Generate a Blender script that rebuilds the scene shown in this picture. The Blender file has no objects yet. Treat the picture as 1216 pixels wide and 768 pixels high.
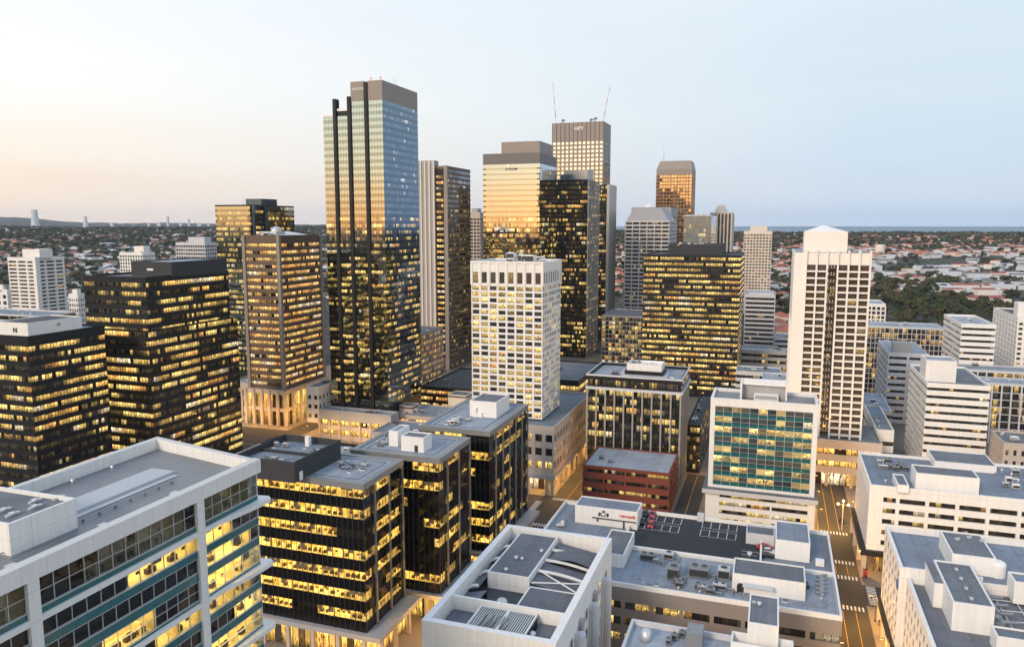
import bpy, math, random
import numpy as np
from mathutils import Vector, Matrix
R = random.Random(7)
SC = bpy.context.scene
COL = SC.collection
# ---------------------------------------------------------------- camera model
F = 910.0; H = 110.0
PIT = math.atan(117.0/910.0); CP, SP = math.cos(PIT), math.sin(PIT)
TH = math.radians(19.0); CT, ST = math.cos(TH), math.sin(TH)
def world(a, b): return (a*CT + b*ST, -a*ST + b*CT)
def to_ab(X, Y): return (X*CT - Y*ST, X*ST + Y*CT)
def ray_z(px, py, z):
    k = (px-608)/F; r = (384-py)/F
    dy = CP + r*SP; dz = -SP + r*CP
    t = (z-H)/dz
    return (k*t, dy*t)
def ray_d(px, py, D):
    r = (384-py)/F
    dl = D*(r*CP-SP)/(CP+r*SP)
    zc = D*CP - dl*SP
    return ((px-608)/F*zc, D, H+dl)
def abz(px, py, z): return to_ab(*ray_z(px, py, z))
def along(X, Y, z, dx, dy, pt):
    k = (pt-608)/F; zc = Y*CP - (z-H)*SP
    return (k*zc - X)/(dx - k*dy*CP)
def place(C, xl, xr, D=None, z=None, lo=False, W=None, L=None):
    """pixel of the nearest roof corner + extents -> (a0,a1,b0,b1,z) in the street grid"""
    if D is not None: X, Y, z = ray_d(C[0], C[1], D)
    else: X, Y = ray_z(C[0], C[1], z)
    a, b = to_ab(X, Y)
    if not lo:
        w = W or along(X, Y, z, -CT, ST, xl); l = L or along(X, Y, z, ST, CT, xr)
        l = min(l, 55) if l > 0 else 34
        return (a-w, a, b, b+l, z)
    w = W or along(X, Y, z, CT, -ST, xr); l = L or along(X, Y, z, ST, CT, xl)
    l = min(l, 55) if l > 0 else 34
    return (a, a+w, b, b+l, z)
def proj(X, Y, z):
    zc = Y*CP - (z-H)*SP; yc = Y*SP + (z-H)*CP
    return (608+F*X/zc, 384-F*yc/zc, zc)
# ---------------------------------------------------------------- materials
MATS = {}
class NT:
    def __init__(s, name):
        s.m = bpy.data.materials.new(name); s.m.use_nodes = True; s.t = s.m.node_tree
        s.b = s.t.nodes['Principled BSDF']; s.out = s.t.nodes['Material Output']
        MATS[name] = s.m
    def n(s, typ, **kw):
        nd = s.t.nodes.new(typ)
        ins = kw.pop('i', {})
        for k, v in kw.items(): setattr(nd, k, v)
        for k, v in ins.items():
            if isinstance(v, bpy.types.NodeSocket): s.t.links.new(v, nd.inputs[k])
            else: nd.inputs[k].default_value = v
        return nd
    def math(s, op, a, b=None, c=None, clamp=False):
        ins = {0: a}
        if b is not None: ins[1] = b
        if c is not None: ins[2] = c
        return s.n('ShaderNodeMath', operation=op, use_clamp=clamp, i=ins).outputs[0]
    def link(s, a, b): s.t.links.new(a, b)
    def mix(s, f, a, b, blend='MIX'):
        nd = s.n('ShaderNodeMix', data_type='RGBA', blend_type=blend)
        for k, v in ((0, f), (6, a), (7, b)):
            if isinstance(v, bpy.types.NodeSocket): s.link(v, nd.inputs[k])
            else: nd.inputs[k].default_value = v
        return nd.outputs[2]
def c4(c): return (c[0], c[1], c[2], 1.0)
def wallmat(name, col, rough=.7, var=.14, ns=.15, jw=0, jh=0, jd=.6, streak=.0, metal=0, spec=.4, fine=1.5):
    """painted or stone surface: blotchy tone, grime streaks, optional panel joints (object space, metres)"""
    s = NT(name)
    co = s.n('ShaderNodeTexCoord').outputs['Object']
    n1 = s.n('ShaderNodeTexNoise', i={'Vector': co, 'Scale': ns, 'Detail': 6.0, 'Roughness': .65}).outputs[0]
    n2 = s.n('ShaderNodeTexNoise', i={'Vector': co, 'Scale': fine, 'Detail': 3.0}).outputs[0]
    v = s.math('MULTIPLY_ADD', n1, 2*var, 1-var)
    v = s.math('MULTIPLY', v, s.math('MULTIPLY_ADD', n2, var*1.2, 1-var*.6))
    if streak:
        mp = s.n('ShaderNodeMapping', i={'Vector': co, 'Scale': (1.3, 1.3, .06)}).outputs[0]
        n3 = s.n('ShaderNodeTexNoise', i={'Vector': mp, 'Scale': 1.0, 'Detail': 4.0}).outputs[0]
        v = s.math('MULTIPLY', v, s.math('MULTIPLY_ADD', n3, 2*streak, 1-streak))
    if jw or jh:
        sep = s.n('ShaderNodeSeparateXYZ', i={0: co})
        jm = None
        if jw:
            u = s.math('FRACT', s.math('DIVIDE', s.math('ADD', sep.outputs[0], s.math('MULTIPLY', sep.outputs[1], 1.0)), jw))
            jm = s.math('LESS_THAN', u, .07/jw)
        if jh:
            w = s.math('FRACT', s.math('DIVIDE', sep.outputs[2], jh))
            k = s.math('LESS_THAN', w, .07/jh)
            jm = k if jm is None else s.math('MAXIMUM', jm, k)
        v = s.math('MULTIPLY', v, s.math('MULTIPLY_ADD', jm, -jd, 1.0))
    hsv = s.n('ShaderNodeHueSaturation', i={'Color': c4(col), 'Value': v}).outputs[0]
    s.link(hsv, s.b.inputs['Base Color'])
    s.b.inputs['Roughness'].default_value = rough
    s.b.inputs['Metallic'].default_value = metal
    s.b.inputs['Specular IOR Level'].default_value = spec
    return s.m
def roofmat(name, col, var=.25, sheet=2.2):
    """flat roof membrane: sheets with seams, puddle stains, grit"""
    s = NT(name)
    co = s.n('ShaderNodeTexCoord').outputs['Object']
    n1 = s.n('ShaderNodeTexNoise', i={'Vector': co, 'Scale': .11, 'Detail': 8.0, 'Roughness': .6, 'Distortion': .4}).outputs[0]
    n2 = s.n('ShaderNodeTexNoise', i={'Vector': co, 'Scale': 2.5, 'Detail': 4.0}).outputs[0]
    v = s.math('MULTIPLY_ADD', n1, 2*var, 1-var)
    v = s.math('MULTIPLY', v, s.math('MULTIPLY_ADD', n2, .24, .88))
    sep = s.n('ShaderNodeSeparateXYZ', i={0: co})
    q = s.math('DIVIDE', sep.outputs[0], sheet)
    u = s.math('FRACT', q)
    wn = s.n('ShaderNodeTexWhiteNoise', noise_dimensions='1D', i={'W': s.math('FLOOR', q)}).outputs[0]
    v = s.math('MULTIPLY', v, s.math('MULTIPLY_ADD', wn, .14, .93))
    v = s.math('MULTIPLY', v, s.math('MULTIPLY_ADD', s.math('LESS_THAN', u, .05), -.22, 1.0))
    oi = s.n('ShaderNodeObjectInfo').outputs['Random']
    br_ = s.n('ShaderNodeTexBrick', i={'Vector': co, 'Scale': .16, 'Color1': (1, 1, 1, 1), 'Color2': (.78, .78, .8, 1), 'Mortar': (.6, .6, .6, 1), 'Mortar Size': .012}).outputs[0]
    v = s.math('MULTIPLY', v, s.math('MULTIPLY_ADD', br_, .55, .48)); v = s.math('MULTIPLY', v, s.math('MULTIPLY_ADD', oi, .3, .85))
    st = s.n('ShaderNodeTexNoise', i={'Vector': co, 'Scale': .35, 'Detail': 2.0}).outputs[0]
    v = s.math('MULTIPLY', v, s.math('MULTIPLY_ADD', s.math('GREATER_THAN', st, .62), -.13, 1.0))
    s.link(s.n('ShaderNodeHueSaturation', i={'Color': c4(col), 'Value': v}).outputs[0], s.b.inputs['Base Color'])
    s.b.inputs['Roughness'].default_value = .75
    return s.m
def glassmat(name, base=(.012, .014, .016), metal=0.0, tint=None, rough=.04, lit=.4, emi=1.0, seed=0.0, run=.13, mull=.07,
             col=(1.0, .66, .17), drop=.15, wob=.012, blind=.3, vgroup=1.0):
    """office glass: reflective pane, lit rooms painted into its emission in runs of bays. UV: u = bay number, v = floor number + height in band"""
    s = NT(name)
    uv = s.n('ShaderNodeUVMap').outputs[0]
    sep = s.n('ShaderNodeSeparateXYZ', i={0: uv})
    u, v = sep.outputs[0], sep.outputs[1]
    fu, fv = s.math('FLOOR', u), s.math('FLOOR', v)
    ru, rv = s.math('FRACT', u), s.math('FRACT', v)
    vec = s.n('ShaderNodeCombineXYZ', i={0: s.math('MULTIPLY', fu, run), 1: s.math('MULTIPLY', fv, 7.31*vgroup), 2: seed}).outputs[0]
    n1 = s.n('ShaderNodeTexNoise', i={'Vector': vec, 'Scale': 1.0, 'Detail': 1.0}).outputs[0]
    th = .5 + (.5-lit)*.42
    on = s.n('ShaderNodeMapRange', i={0: n1, 1: th, 2: th+.035, 3: 0.0, 4: 1.0}).outputs[0]
    ids = s.n('ShaderNodeCombineXYZ', i={0: fu, 1: fv, 2: seed}).outputs[0]
    wn = s.n('ShaderNodeTexWhiteNoise', noise_dimensions='3D', i={'Vector': ids})
    sepw = s.n('ShaderNodeSeparateColor', i={0: wn.outputs[1]})
    on = s.math('MULTIPLY', on, s.math('GREATER_THAN', wn.outputs[0], drop))
    # tenancy: groups of bays and floors share a brightness and a lamp colour
    vec2 = s.n('ShaderNodeCombineXYZ', i={0: s.math('MULTIPLY', fu, run*1.7), 1: s.math('MULTIPLY', fv, .83), 2: seed+5.5}).outputs[0]
    ten = s.n('ShaderNodeTexNoise', i={'Vector': vec2, 'Scale': 1.0, 'Detail': 2.0}).outputs[0]
    tb = s.math('MULTIPLY_ADD', ten, 2.6, -.62, clamp=True)
    stray = s.math('MULTIPLY', s.math('GREATER_THAN', wn.outputs[0], .955), .7 if lit > 0 else 0.0)
    on = s.math('MAXIMUM', on, stray)
    faint = s.math('MULTIPLY', s.math('MULTIPLY', sepw.outputs[0], sepw.outputs[0]), .09 if lit > 0 else 0.0)
    iv = s.n('ShaderNodeCombineXYZ', i={0: s.math('MULTIPLY', u, 3.1), 1: s.math('MULTIPLY', v, 2.3), 2: seed}).outputs[0]
    n2 = s.n('ShaderNodeTexNoise', i={'Vector': iv, 'Scale': 1.3, 'Detail': 3.0, 'Roughness': .7}).outputs[0]
    room = s.math('MULTIPLY_ADD', n2, 5.0, -1.75, clamp=True)
    # room light painted into the emission: lamp dashes at the head, darker below
    band = s.n('ShaderNodeMapRange', i={0: rv, 1: .05, 2: .55, 3: .25, 4: 1.0}).outputs[0]
    lamp = s.math('MULTIPLY', s.math('GREATER_THAN', rv, .72), s.math('LESS_THAN', s.math('FRACT', s.math('MULTIPLY', u, 1.7)), .55))
    room = s.math('MULTIPLY', room, s.math('MULTIPLY_ADD', lamp, .55, band))
    br = s.math('MULTIPLY', s.math('MULTIPLY_ADD', sepw.outputs[1], .7, .55), s.math('MULTIPLY_ADD', tb, .85, .35))
    room = s.math('MULTIPLY', room, br)
    bl = s.math('MULTIPLY', s.math('LESS_THAN', sepw.outputs[2], blind), s.math('GREATER_THAN', rv, s.math('MULTIPLY', sepw.outputs[0], .9)))
    room = s.math('MULTIPLY_ADD', bl, s.math('SUBTRACT', s.math('MULTIPLY', tb, .5), room), room)
    on = s.math('MAXIMUM', on, faint)
    mk = s.math('MULTIPLY', s.math('GREATER_THAN', ru, mull), s.math('LESS_THAN', ru, 1-mull))
    e = s.math('MULTIPLY', s.math('MULTIPLY', on, room), mk)
    ecol = s.mix(s.math('MULTIPLY_ADD', tb, .6, s.math('MULTIPLY', n2, .55), clamp=True), c4((col[0]*.95, col[1]*.68, col[2]*.35)), c4((col[0], col[1]*1.10, min(1, col[2]*1.35))))
    gid = s.n('ShaderNodeCombineXYZ', i={0: s.math('FLOOR', s.math('DIVIDE', fu, 5.0)), 1: fv, 2: seed+2}).outputs[0]
    gw = s.n('ShaderNodeTexWhiteNoise', noise_dimensions='3D', i={'Vector': gid}).outputs[0]
    ecol = s.mix(s.math('MULTIPLY', s.math('LESS_THAN', gw, .09), .6), ecol, (1, .86, .66, 1))
    ecol = s.mix(s.math('MULTIPLY', s.math('GREATER_THAN', gw, .88), .6), ecol, (1, .38, .08, 1))
    s.link(ecol, s.b.inputs['Emission Color'])
    s.link(s.math('MULTIPLY', e, emi*1.25), s.b.inputs['Emission Strength'])
    bc = tint if (metal and tint) else base
    dk = s.mix(s.math('MULTIPLY', bl, .35), c4(bc), (.16, .15, .14, 1))
    s.link(s.mix(mk, (bc[0]*.35, bc[1]*.35, bc[2]*.35, 1), dk), s.b.inputs['Base Color'])
    s.b.inputs['Metallic'].default_value = metal
    s.b.inputs['Roughness'].default_value = rough
    s.b.inputs['IOR'].default_value = 1.42
    # each pane sits a hair off true, as real glazing does
    if wob:
        geo = s.n('ShaderNodeNewGeometry')
        off = s.n('ShaderNodeVectorMath', operation='MULTIPLY_ADD', i={0: wn.outputs[1], 1: (wob*2,)*3, 2: (-wob,)*3}).outputs[0]
        nn = s.n('ShaderNodeVectorMath', operation='ADD', i={0: geo.outputs['Normal'], 1: off}).outputs[0]
        nn = s.n('ShaderNodeVectorMath', operation='NORMALIZE', i={0: nn}).outputs[0]
        s.link(nn, s.b.inputs['Normal'])
    s.m.cycles.emission_sampling = 'NONE'
    return s.m
def plain(name, col, rough=.6, metal=0, emi=None, es=0, spec=.5, sample=True):
    s = NT(name)
    s.b.inputs['Base Color'].default_value = c4(col); s.b.inputs['Roughness'].default_value = rough
    s.b.inputs['Metallic'].default_value = metal; s.b.inputs['Specular IOR Level'].default_value = spec
    if emi:
        s.b.inputs['Emission Color'].default_value = c4(emi); s.b.inputs['Emission Strength'].default_value = es
        if not sample: s.m.cycles.emission_sampling = 'NONE'
    return s.m
def clearglass(name, tint=(.75, .78, .78), refl=1.0, ior=1.6, rough=.01):
    s = NT(name)
    tr = s.n('ShaderNodeBsdfTransparent', i={0: c4(tint)})
    geo = s.n('ShaderNodeNewGeometry')
    co = s.n('ShaderNodeTexCoord').outputs['Object']
    wn = s.n('ShaderNodeTexNoise', i={'Vector': co, 'Scale': .25, 'Detail': 0.0}).outputs[1]
    off = s.n('ShaderNodeVectorMath', operation='MULTIPLY_ADD', i={0: wn, 1: (.05,)*3, 2: (-.025,)*3}).outputs[0]
    nn = s.n('ShaderNodeVectorMath', operation='NORMALIZE', i={0: s.n('ShaderNodeVectorMath', operation='ADD', i={0: geo.outputs['Normal'], 1: off}).outputs[0]}).outputs[0]
    gl = s.n('ShaderNodeBsdfGlossy', i={'Color': c4((refl,)*3), 'Roughness': rough, 'Normal': nn})
    fr = s.n('ShaderNodeFresnel', i={'IOR': ior})
    mx = s.n('ShaderNodeMixShader', i={0: fr.outputs[0], 1: tr.outputs[0], 2: gl.outputs[0]})
    s.link(mx.outputs[0], s.out.inputs['Surface'])
    return s.m
# ---------------------------------------------------------------- mesh helpers
class MB:
    def __init__(s): s.v = []; s.f = []; s.m = []; s.uv = []; s.g = []
    def quad(s, pts, m=0, uv=None):
        s.g.append((len(s.v), len(s.f)))
        i = len(s.v); s.v.extend(pts); s.f.append(tuple(range(i, i+len(pts)))); s.m.append(m)
        s.uv.append(uv or [(0, 0)]*len(pts)); return s
    def box(s, x0, x1, y0, y1, z0, z1, m=0, mt=None, nob=False):
        if x1 < x0: x0, x1 = x1, x0
        s.g.append((len(s.v), len(s.f)))
        if y1 < y0: y0, y1 = y1, y0
        p = [(x0,y0,z0),(x1,y0,z0),(x1,y1,z0),(x0,y1,z0),(x0,y0,z1),(x1,y0,z1),(x1,y1,z1),(x0,y1,z1)]
        i = len(s.v); s.v.extend(p)
        fs = [(0,1,5,4),(1,2,6,5),(2,3,7,6),(3,0,4,7),(4,5,6,7)] + ([] if nob else [(3,2,1,0)])
        for k, q in enumerate(fs):
            s.f.append(tuple(i+j for j in q)); s.m.append(mt if (k == 4 and mt is not None) else m); s.uv.append([(0,0),(1,0),(1,1),(0,1)])
        return s
    def prism(s, pts, z0, z1, m=0, mt=None):
        n = len(pts); i = len(s.v); s.g.append((i, len(s.f)))
        s.v.extend((p[0], p[1], z0) for p in pts); s.v.extend((p[0], p[1], z1) for p in pts)
        for k in range(n):
            j = (k+1) % n; s.f.append((i+k, i+j, i+n+j, i+n+k)); s.m.append(m); s.uv.append([(0,0)]*4)
        s.f.append(tuple(i+n+k for k in range(n))); s.m.append(m if mt is None else mt); s.uv.append([(0,0)]*n)
        s.f.append(tuple(i+n-1-k for k in range(n))); s.m.append(m); s.uv.append([(0,0)]*n)
        return s
    def cyl(s, x, y, z0, z1, r0, r1=None, n=10, m=0):
        r1 = r0 if r1 is None else r1; i = len(s.v); s.g.append((i, len(s.f)))
        for z, r in ((z0, r0), (z1, r1)):
            s.v.extend((x+r*math.cos(2*math.pi*k/n), y+r*math.sin(2*math.pi*k/n), z) for k in range(n))
        for k in range(n):
            j = (k+1) % n; s.f.append((i+k, i+j, i+n+j, i+n+k)); s.m.append(m); s.uv.append([(0,0)]*4)
        s.f.append(tuple(i+n+k for k in range(n))); s.m.append(m); s.uv.append([(0,0)]*n)
        s.f.append(tuple(i+n-1-k for k in range(n))); s.m.append(m); s.uv.append([(0,0)]*n)
        return s
    def tube(s, p0, p1, r0, r1=None, n=6, m=0):
        r1 = r0 if r1 is None else r1
        a, b = Vector(p0), Vector(p1); d = (b-a).normalized()
        q = d.orthogonal().normalized(); w = d.cross(q); i = len(s.v); s.g.append((i, len(s.f)))
        for c, r in ((a, r0), (b, r1)):
            for k in range(n):
                t = 2*math.pi*k/n; s.v.append(tuple(c + q*(r*math.cos(t)) + w*(r*math.sin(t))))
        for k in range(n):
            j = (k+1) % n; s.f.append((i+k, i+j, i+n+j, i+n+k)); s.m.append(m); s.uv.append([(0,0)]*4)
        s.f.append(tuple(i+n+k for k in range(n))); s.m.append(m); s.uv.append([(0,0)]*n)
        s.f.append(tuple(i+n-1-k for k in range(n))); s.m.append(m); s.uv.append([(0,0)]*n)
        return s
    def dome(s, x, y, z, r, h, n=12, k=4, m=0):
        i = len(s.v)
        for q in range(k):
            t = q/k*math.pi/2
            s.v.extend((x+r*math.cos(t)*math.cos(2*math.pi*j/n), y+r*math.cos(t)*math.sin(2*math.pi*j/n), z+h*math.sin(t)) for j in range(n))
        s.v.append((x, y, z+h)); top = len(s.v)-1
        for q in range(k-1):
            for j in range(n):
                l = (j+1) % n; s.f.append((i+q*n+j, i+q*n+l, i+(q+1)*n+l, i+(q+1)*n+j)); s.m.append(m); s.uv.append([(0,0)]*4)
        for j in range(n):
            s.f.append((i+(k-1)*n+j, i+(k-1)*n+(j+1) % n, top)); s.m.append(m); s.uv.append([(0,0)]*3)
        return s
    def each(s, name, mats, parent=None):
        """one object for every box or quad collected"""
        g = s.g+[(len(s.v), len(s.f))]; out = []
        for (v0, f0), (v1, f1) in zip(g, g[1:]):
            b = MB(); b.v = s.v[v0:v1]; b.f = [tuple(i-v0 for i in f) for f in s.f[f0:f1]]; b.m = s.m[f0:f1]; b.uv = s.uv[f0:f1]
            out.append(b.build(name, mats, parent))
        return out
    def build(s, name, mats, parent=None, smooth=False):
        me = bpy.data.meshes.new(name); me.from_pydata(s.v, [], s.f)
        ml = mats if isinstance(mats, (list, tuple)) else [mats]
        for k in ml: me.materials.append(MATS[k] if isinstance(k, str) else k)
        me.polygons.foreach_set('material_index', s.m)
        l = me.uv_layers.new(name='UVMap')
        flat = [c for f in s.uv for p in f for c in p]
        l.data.foreach_set('uv', flat)
        if smooth: me.polygons.foreach_set('use_smooth', [True]*len(s.f))
        me.update()
        o = bpy.data.objects.new(name, me); COL.objects.link(o)
        if parent: o.parent = parent
        return o
def tag(o, label=None, cat=None, group=None, kind=None):
    for k, v in (('label', label), ('category', cat), ('group', group), ('kind', kind)):
        if v: o[k] = v
    return o
def thing(name, a, b, z, label, cat, group=None, rz=0.0, grid=True):
    o = bpy.data.objects.new(name, None); COL.objects.link(o)
    X, Y = world(a, b) if grid else (a, b)
    o.location = (X, Y, z); o.rotation_euler = (0, 0, (-TH if grid else 0)+rz)
    return tag(o, label, cat, group)
def dup(root, a, b, z=None, rz=None, label=None, group=None, grid=True):
    r = root.copy(); COL.objects.link(r)
    X, Y = world(a, b) if grid else (a, b)
    r.location = (X, Y, root.location.z if z is None else z)
    if rz is not None: r.rotation_euler = (0, 0, (-TH if grid else 0)+rz)
    if label: r['label'] = label
    if group: r['group'] = group
    for ch in list(root.children):
        c = ch.copy(); COL.objects.link(c); c.parent = r
        for g in list(ch.children):
            d = g.copy(); COL.objects.link(d); d.parent = c
    return r
RECTS = []
# ---------------------------------------------------------------- building parts
def ringquads(mb, x0, x1, y0, y1, z0, z1, fl, bay, faces='frbl', m=0, vspan=1.0):
    W, L = x1-x0, y1-y0
    def q(p, qn, n, base):
        nb = max(1, round(n/bay))
        mb.quad([(p[0],p[1],z0),(qn[0],qn[1],z0),(qn[0],qn[1],z1),(p[0],p[1],z1)], m,
                [(base, fl+.001), (base+nb, fl+.001), (base+nb, fl+.999*vspan), (base, fl+.999*vspan)])
    if 'f' in faces: q((x0,y0), (x1,y0), W, 0)
    if 'r' in faces: q((x1,y0), (x1,y1), L, 200+round(W/bay))
    if 'b' in faces: q((x1,y1), (x0,y1), W, 500)
    if 'l' in faces: q((x0,y1), (x0,y0), L, 700)
def parapet(mb, x0, x1, y0, y1, z0, z1, t=.5, m=0):
    mb.box(x0, x1, y0, y0+t, z0, z1, m); mb.box(x0, x1, y1-t, y1, z0, z1, m)
    mb.box(x0, x0+t, y0+t, y1-t, z0, z1, m); mb.box(x1-t, x1, y0+t, y1-t, z0, z1, m)
def penthouse(root, x0, x1, y0, y1, z0, z1, mat='white_render', rm='roof_mid', lip=.5, name='penthouse', label=None, t=.35):
    mb = MB(); mb.box(x0, x1, y0, y1, z0, z1-lip, 0, 1, nob=True)
    parapet(mb, x0-.01, x1+.01, y0-.01, y1+.01, z1-lip, z1, t, 0)
    o = mb.build(name, [mat, rm], root)
    if label: o['label'] = label
    return o
def hvac(root, x, y, z, w, l, h, mat='metal_light', fans=1):
    mb = MB(); mb.box(x, x+w, y, y+l, z+.3, z+h, 0)
    mb.box(x+.1, x+.3, y+.1, y+l-.1, z, z+.3, 1); mb.box(x+w-.3, x+w-.1, y+.1, y+l-.1, z, z+.3, 1)
    mb.box(x+.1, x+w-.1, y-.03, y-.004, z+.5, z+h-.3, 1)
    o = mb.build('air_conditioner', [mat, 'metal_dark'], root)
    fb = MB()
    for k in range(fans):
        cx = x + w*(k+.5)/fans; r = min(w/fans, l)*.36
        fb.cyl(cx, y+l/2, z+h, z+h+.25, r, r, 12, 0); fb.cyl(cx, y+l/2, z+h+.25, z+h+.28, r*.85, r*.85, 12, 1)
    fb.build('fan', [mat, 'metal_dark'], o)
    return o
def clutter(root, x0, x1, y0, y1, z, n=6, seed=1, pipes=2, big=1.0):
    r = random.Random(seed); n = int(n*1.6+.5)
    for k in range(n):
        t = r.random(); x = r.uniform(x0, x1-2*big); y = r.uniform(y0, y1-2*big)
        if t < .4: hvac(root, x, y, z, r.uniform(1.6, 3.2)*big, r.uniform(1.4, 2.2)*big, r.uniform(1.2, 2)*big, r.choice(['metal_light', 'white_render', 'metal_mid']), r.choice([1, 2]))
        elif t < .75:
            mb = MB(); hh = r.uniform(.5, 1.3)*big; mb.cyl(x, y, z, z+hh, .22*big, .22*big, 8); mb.cyl(x, y, z+hh, z+hh+.25*big, .42*big, .3*big, 8)
            mb.build('vent_pipe', 'metal_light', root)
        else:
            mb = MB(); mb.box(x, x+1.6*big, y, y+1.6*big, z, z+.45*big); mb.box(x+.1*big, x+1.5*big, y+.1*big, y+1.5*big, z+.45*big, z+.6*big, 1)
            mb.build('skylight', ['white_render', 'glass_skylight'], root)
    for k in range(pipes):
        y = r.uniform(y0, y1); xa = r.uniform(x0, (x0+x1)/2); xb = r.uniform((x0+x1)/2, x1); zz = z+.3
        mb = MB(); mb.tube((xa, y, zz), (xb, y, zz), .1*big); mb.tube((xb, y, zz), (xb, min(y1, y+r.uniform(1, 5)), zz), .1*big)
        xx = xa
        while xx < xb: mb.box(xx, xx+.2, y-.18, y+.18, z, z+.2, 0); xx += 2.5
        mb.build('roof_pipe', 'metal_mid', root)
def railing(root, x0, x1, y0, y1, z, h=1.0):
    mb = MB()
    for (p, q) in (((x0, y0), (x1, y0)), ((x1, y0), (x1, y1)), ((x1, y1), (x0, y1)), ((x0, y1), (x0, y0))):
        n = max(1, int(math.dist(p, q)/2))
        mb.tube((*p, z+h), (*q, z+h), .035, n=4); mb.tube((*p, z+h*.5), (*q, z+h*.5), .03, n=4)
        for k in range(n): u = k/n; mb.tube((p[0]+(q[0]-p[0])*u, p[1]+(q[1]-p[1])*u, z), (p[0]+(q[0]-p[0])*u, p[1]+(q[1]-p[1])*u, z+h), .035, n=4)
    return mb.build('railing', 'metal_light', root)
def antenna(root, x, y, z, h, r=.12, stripe=False, name='antenna', tilt=(0, 0)):
    mb = MB(); n = 6
    for k in range(n):
        a, b = k/n, (k+1)/n
        mb.tube((x+tilt[0]*a, y+tilt[1]*a, z+h*a), (x+tilt[0]*b, y+tilt[1]*b, z+h*b), r*(1-.5*a), r*(1-.5*b), 6, (k % 2) if stripe else 0)
    return mb.build(name, ['metal_light', 'paint_red'], root)
def tower(name, label, rect, fh=3.6, z0=0.0, sp=.42, wall='white_render', glass='g_dark', bay=1.6, pier=None, rec=.3, par=1.2,
          top=0.0, roof='roof_mid', topm=None, cat='office building', group=None, faces='frbl', nclut=4, seed=1, spm=None, base=None,
          skipband=None, bandname='window_band', roofclut=True, noroof=False, hiz=None):
    a0, a1, b0, b1, z1 = rect
    W, L = a1-a0, b1-b0; RECTS.append((label, a0, a1, b0, b1, z0))
    root = thing(name, a0, b0, 0, label, cat, group)
    zt = z1-top-par
    n = max(1, round((zt-z0)/fh)); h = (zt-z0)/n
    mb = MB()
    for k in range(n):
        z = z0+k*h; mb.box(0, W, 0, L, z, z+h*sp, 1)
    mb.box(0, W, 0, L, zt, z1-par, 2)
    parapet(mb, -.004, W+.004, -.004, L+.004, z1-par-.01, z1, .5, 2)
    if pier:
        pb, pw, out = pier
        def posn(T): m_ = max(1, round(T/pb)); return [T*i/m_ for i in range(m_+1)]
        for i, x in enumerate(posn(W)):
            xa, xb = max(-out, x-pw/2), min(W+out, x+pw/2)
            mb.box(xa, xb, -out, rec+.1, z0, zt+.01, 0); mb.box(xa, xb, L-rec-.1, L+out, z0, zt+.01, 0)
        for y in posn(L)[1:-1]:
            mb.box(-out, rec+.1, y-pw/2, y+pw/2, z0, zt+.01, 0); mb.box(W-rec-.1, W+out, y-pw/2, y+pw/2, z0, zt+.01, 0)
    mb.build('wall', [wall, spm or wall, topm or wall], root)
    if not noroof:
        rb = MB(); rb.box(.5, W-.5, .5, L-.5, z1-par+.004, z1-par+.06, 0); rb.build('roof', roof, root)
    for k in range(n):
        if skipband and skipband(k, n): continue
        gb = MB(); z = z0+k*h
        ringquads(gb, rec, W-rec, rec, L-rec, z+h*sp-.02, z+h+.02, k+seed*37, bay, 'frbl')
        gb.build(bandname, glass if not hiz or z < hiz[0] else hiz[1], root)
    if roofclut and nclut: clutter(root, 1.5, W-3, 1.5, L-3, z1-par+.06, nclut, seed)
    return dict(root=root, W=W, L=L, z=z1-par, z1=z1, n=n, h=h, z0=z0)
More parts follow.
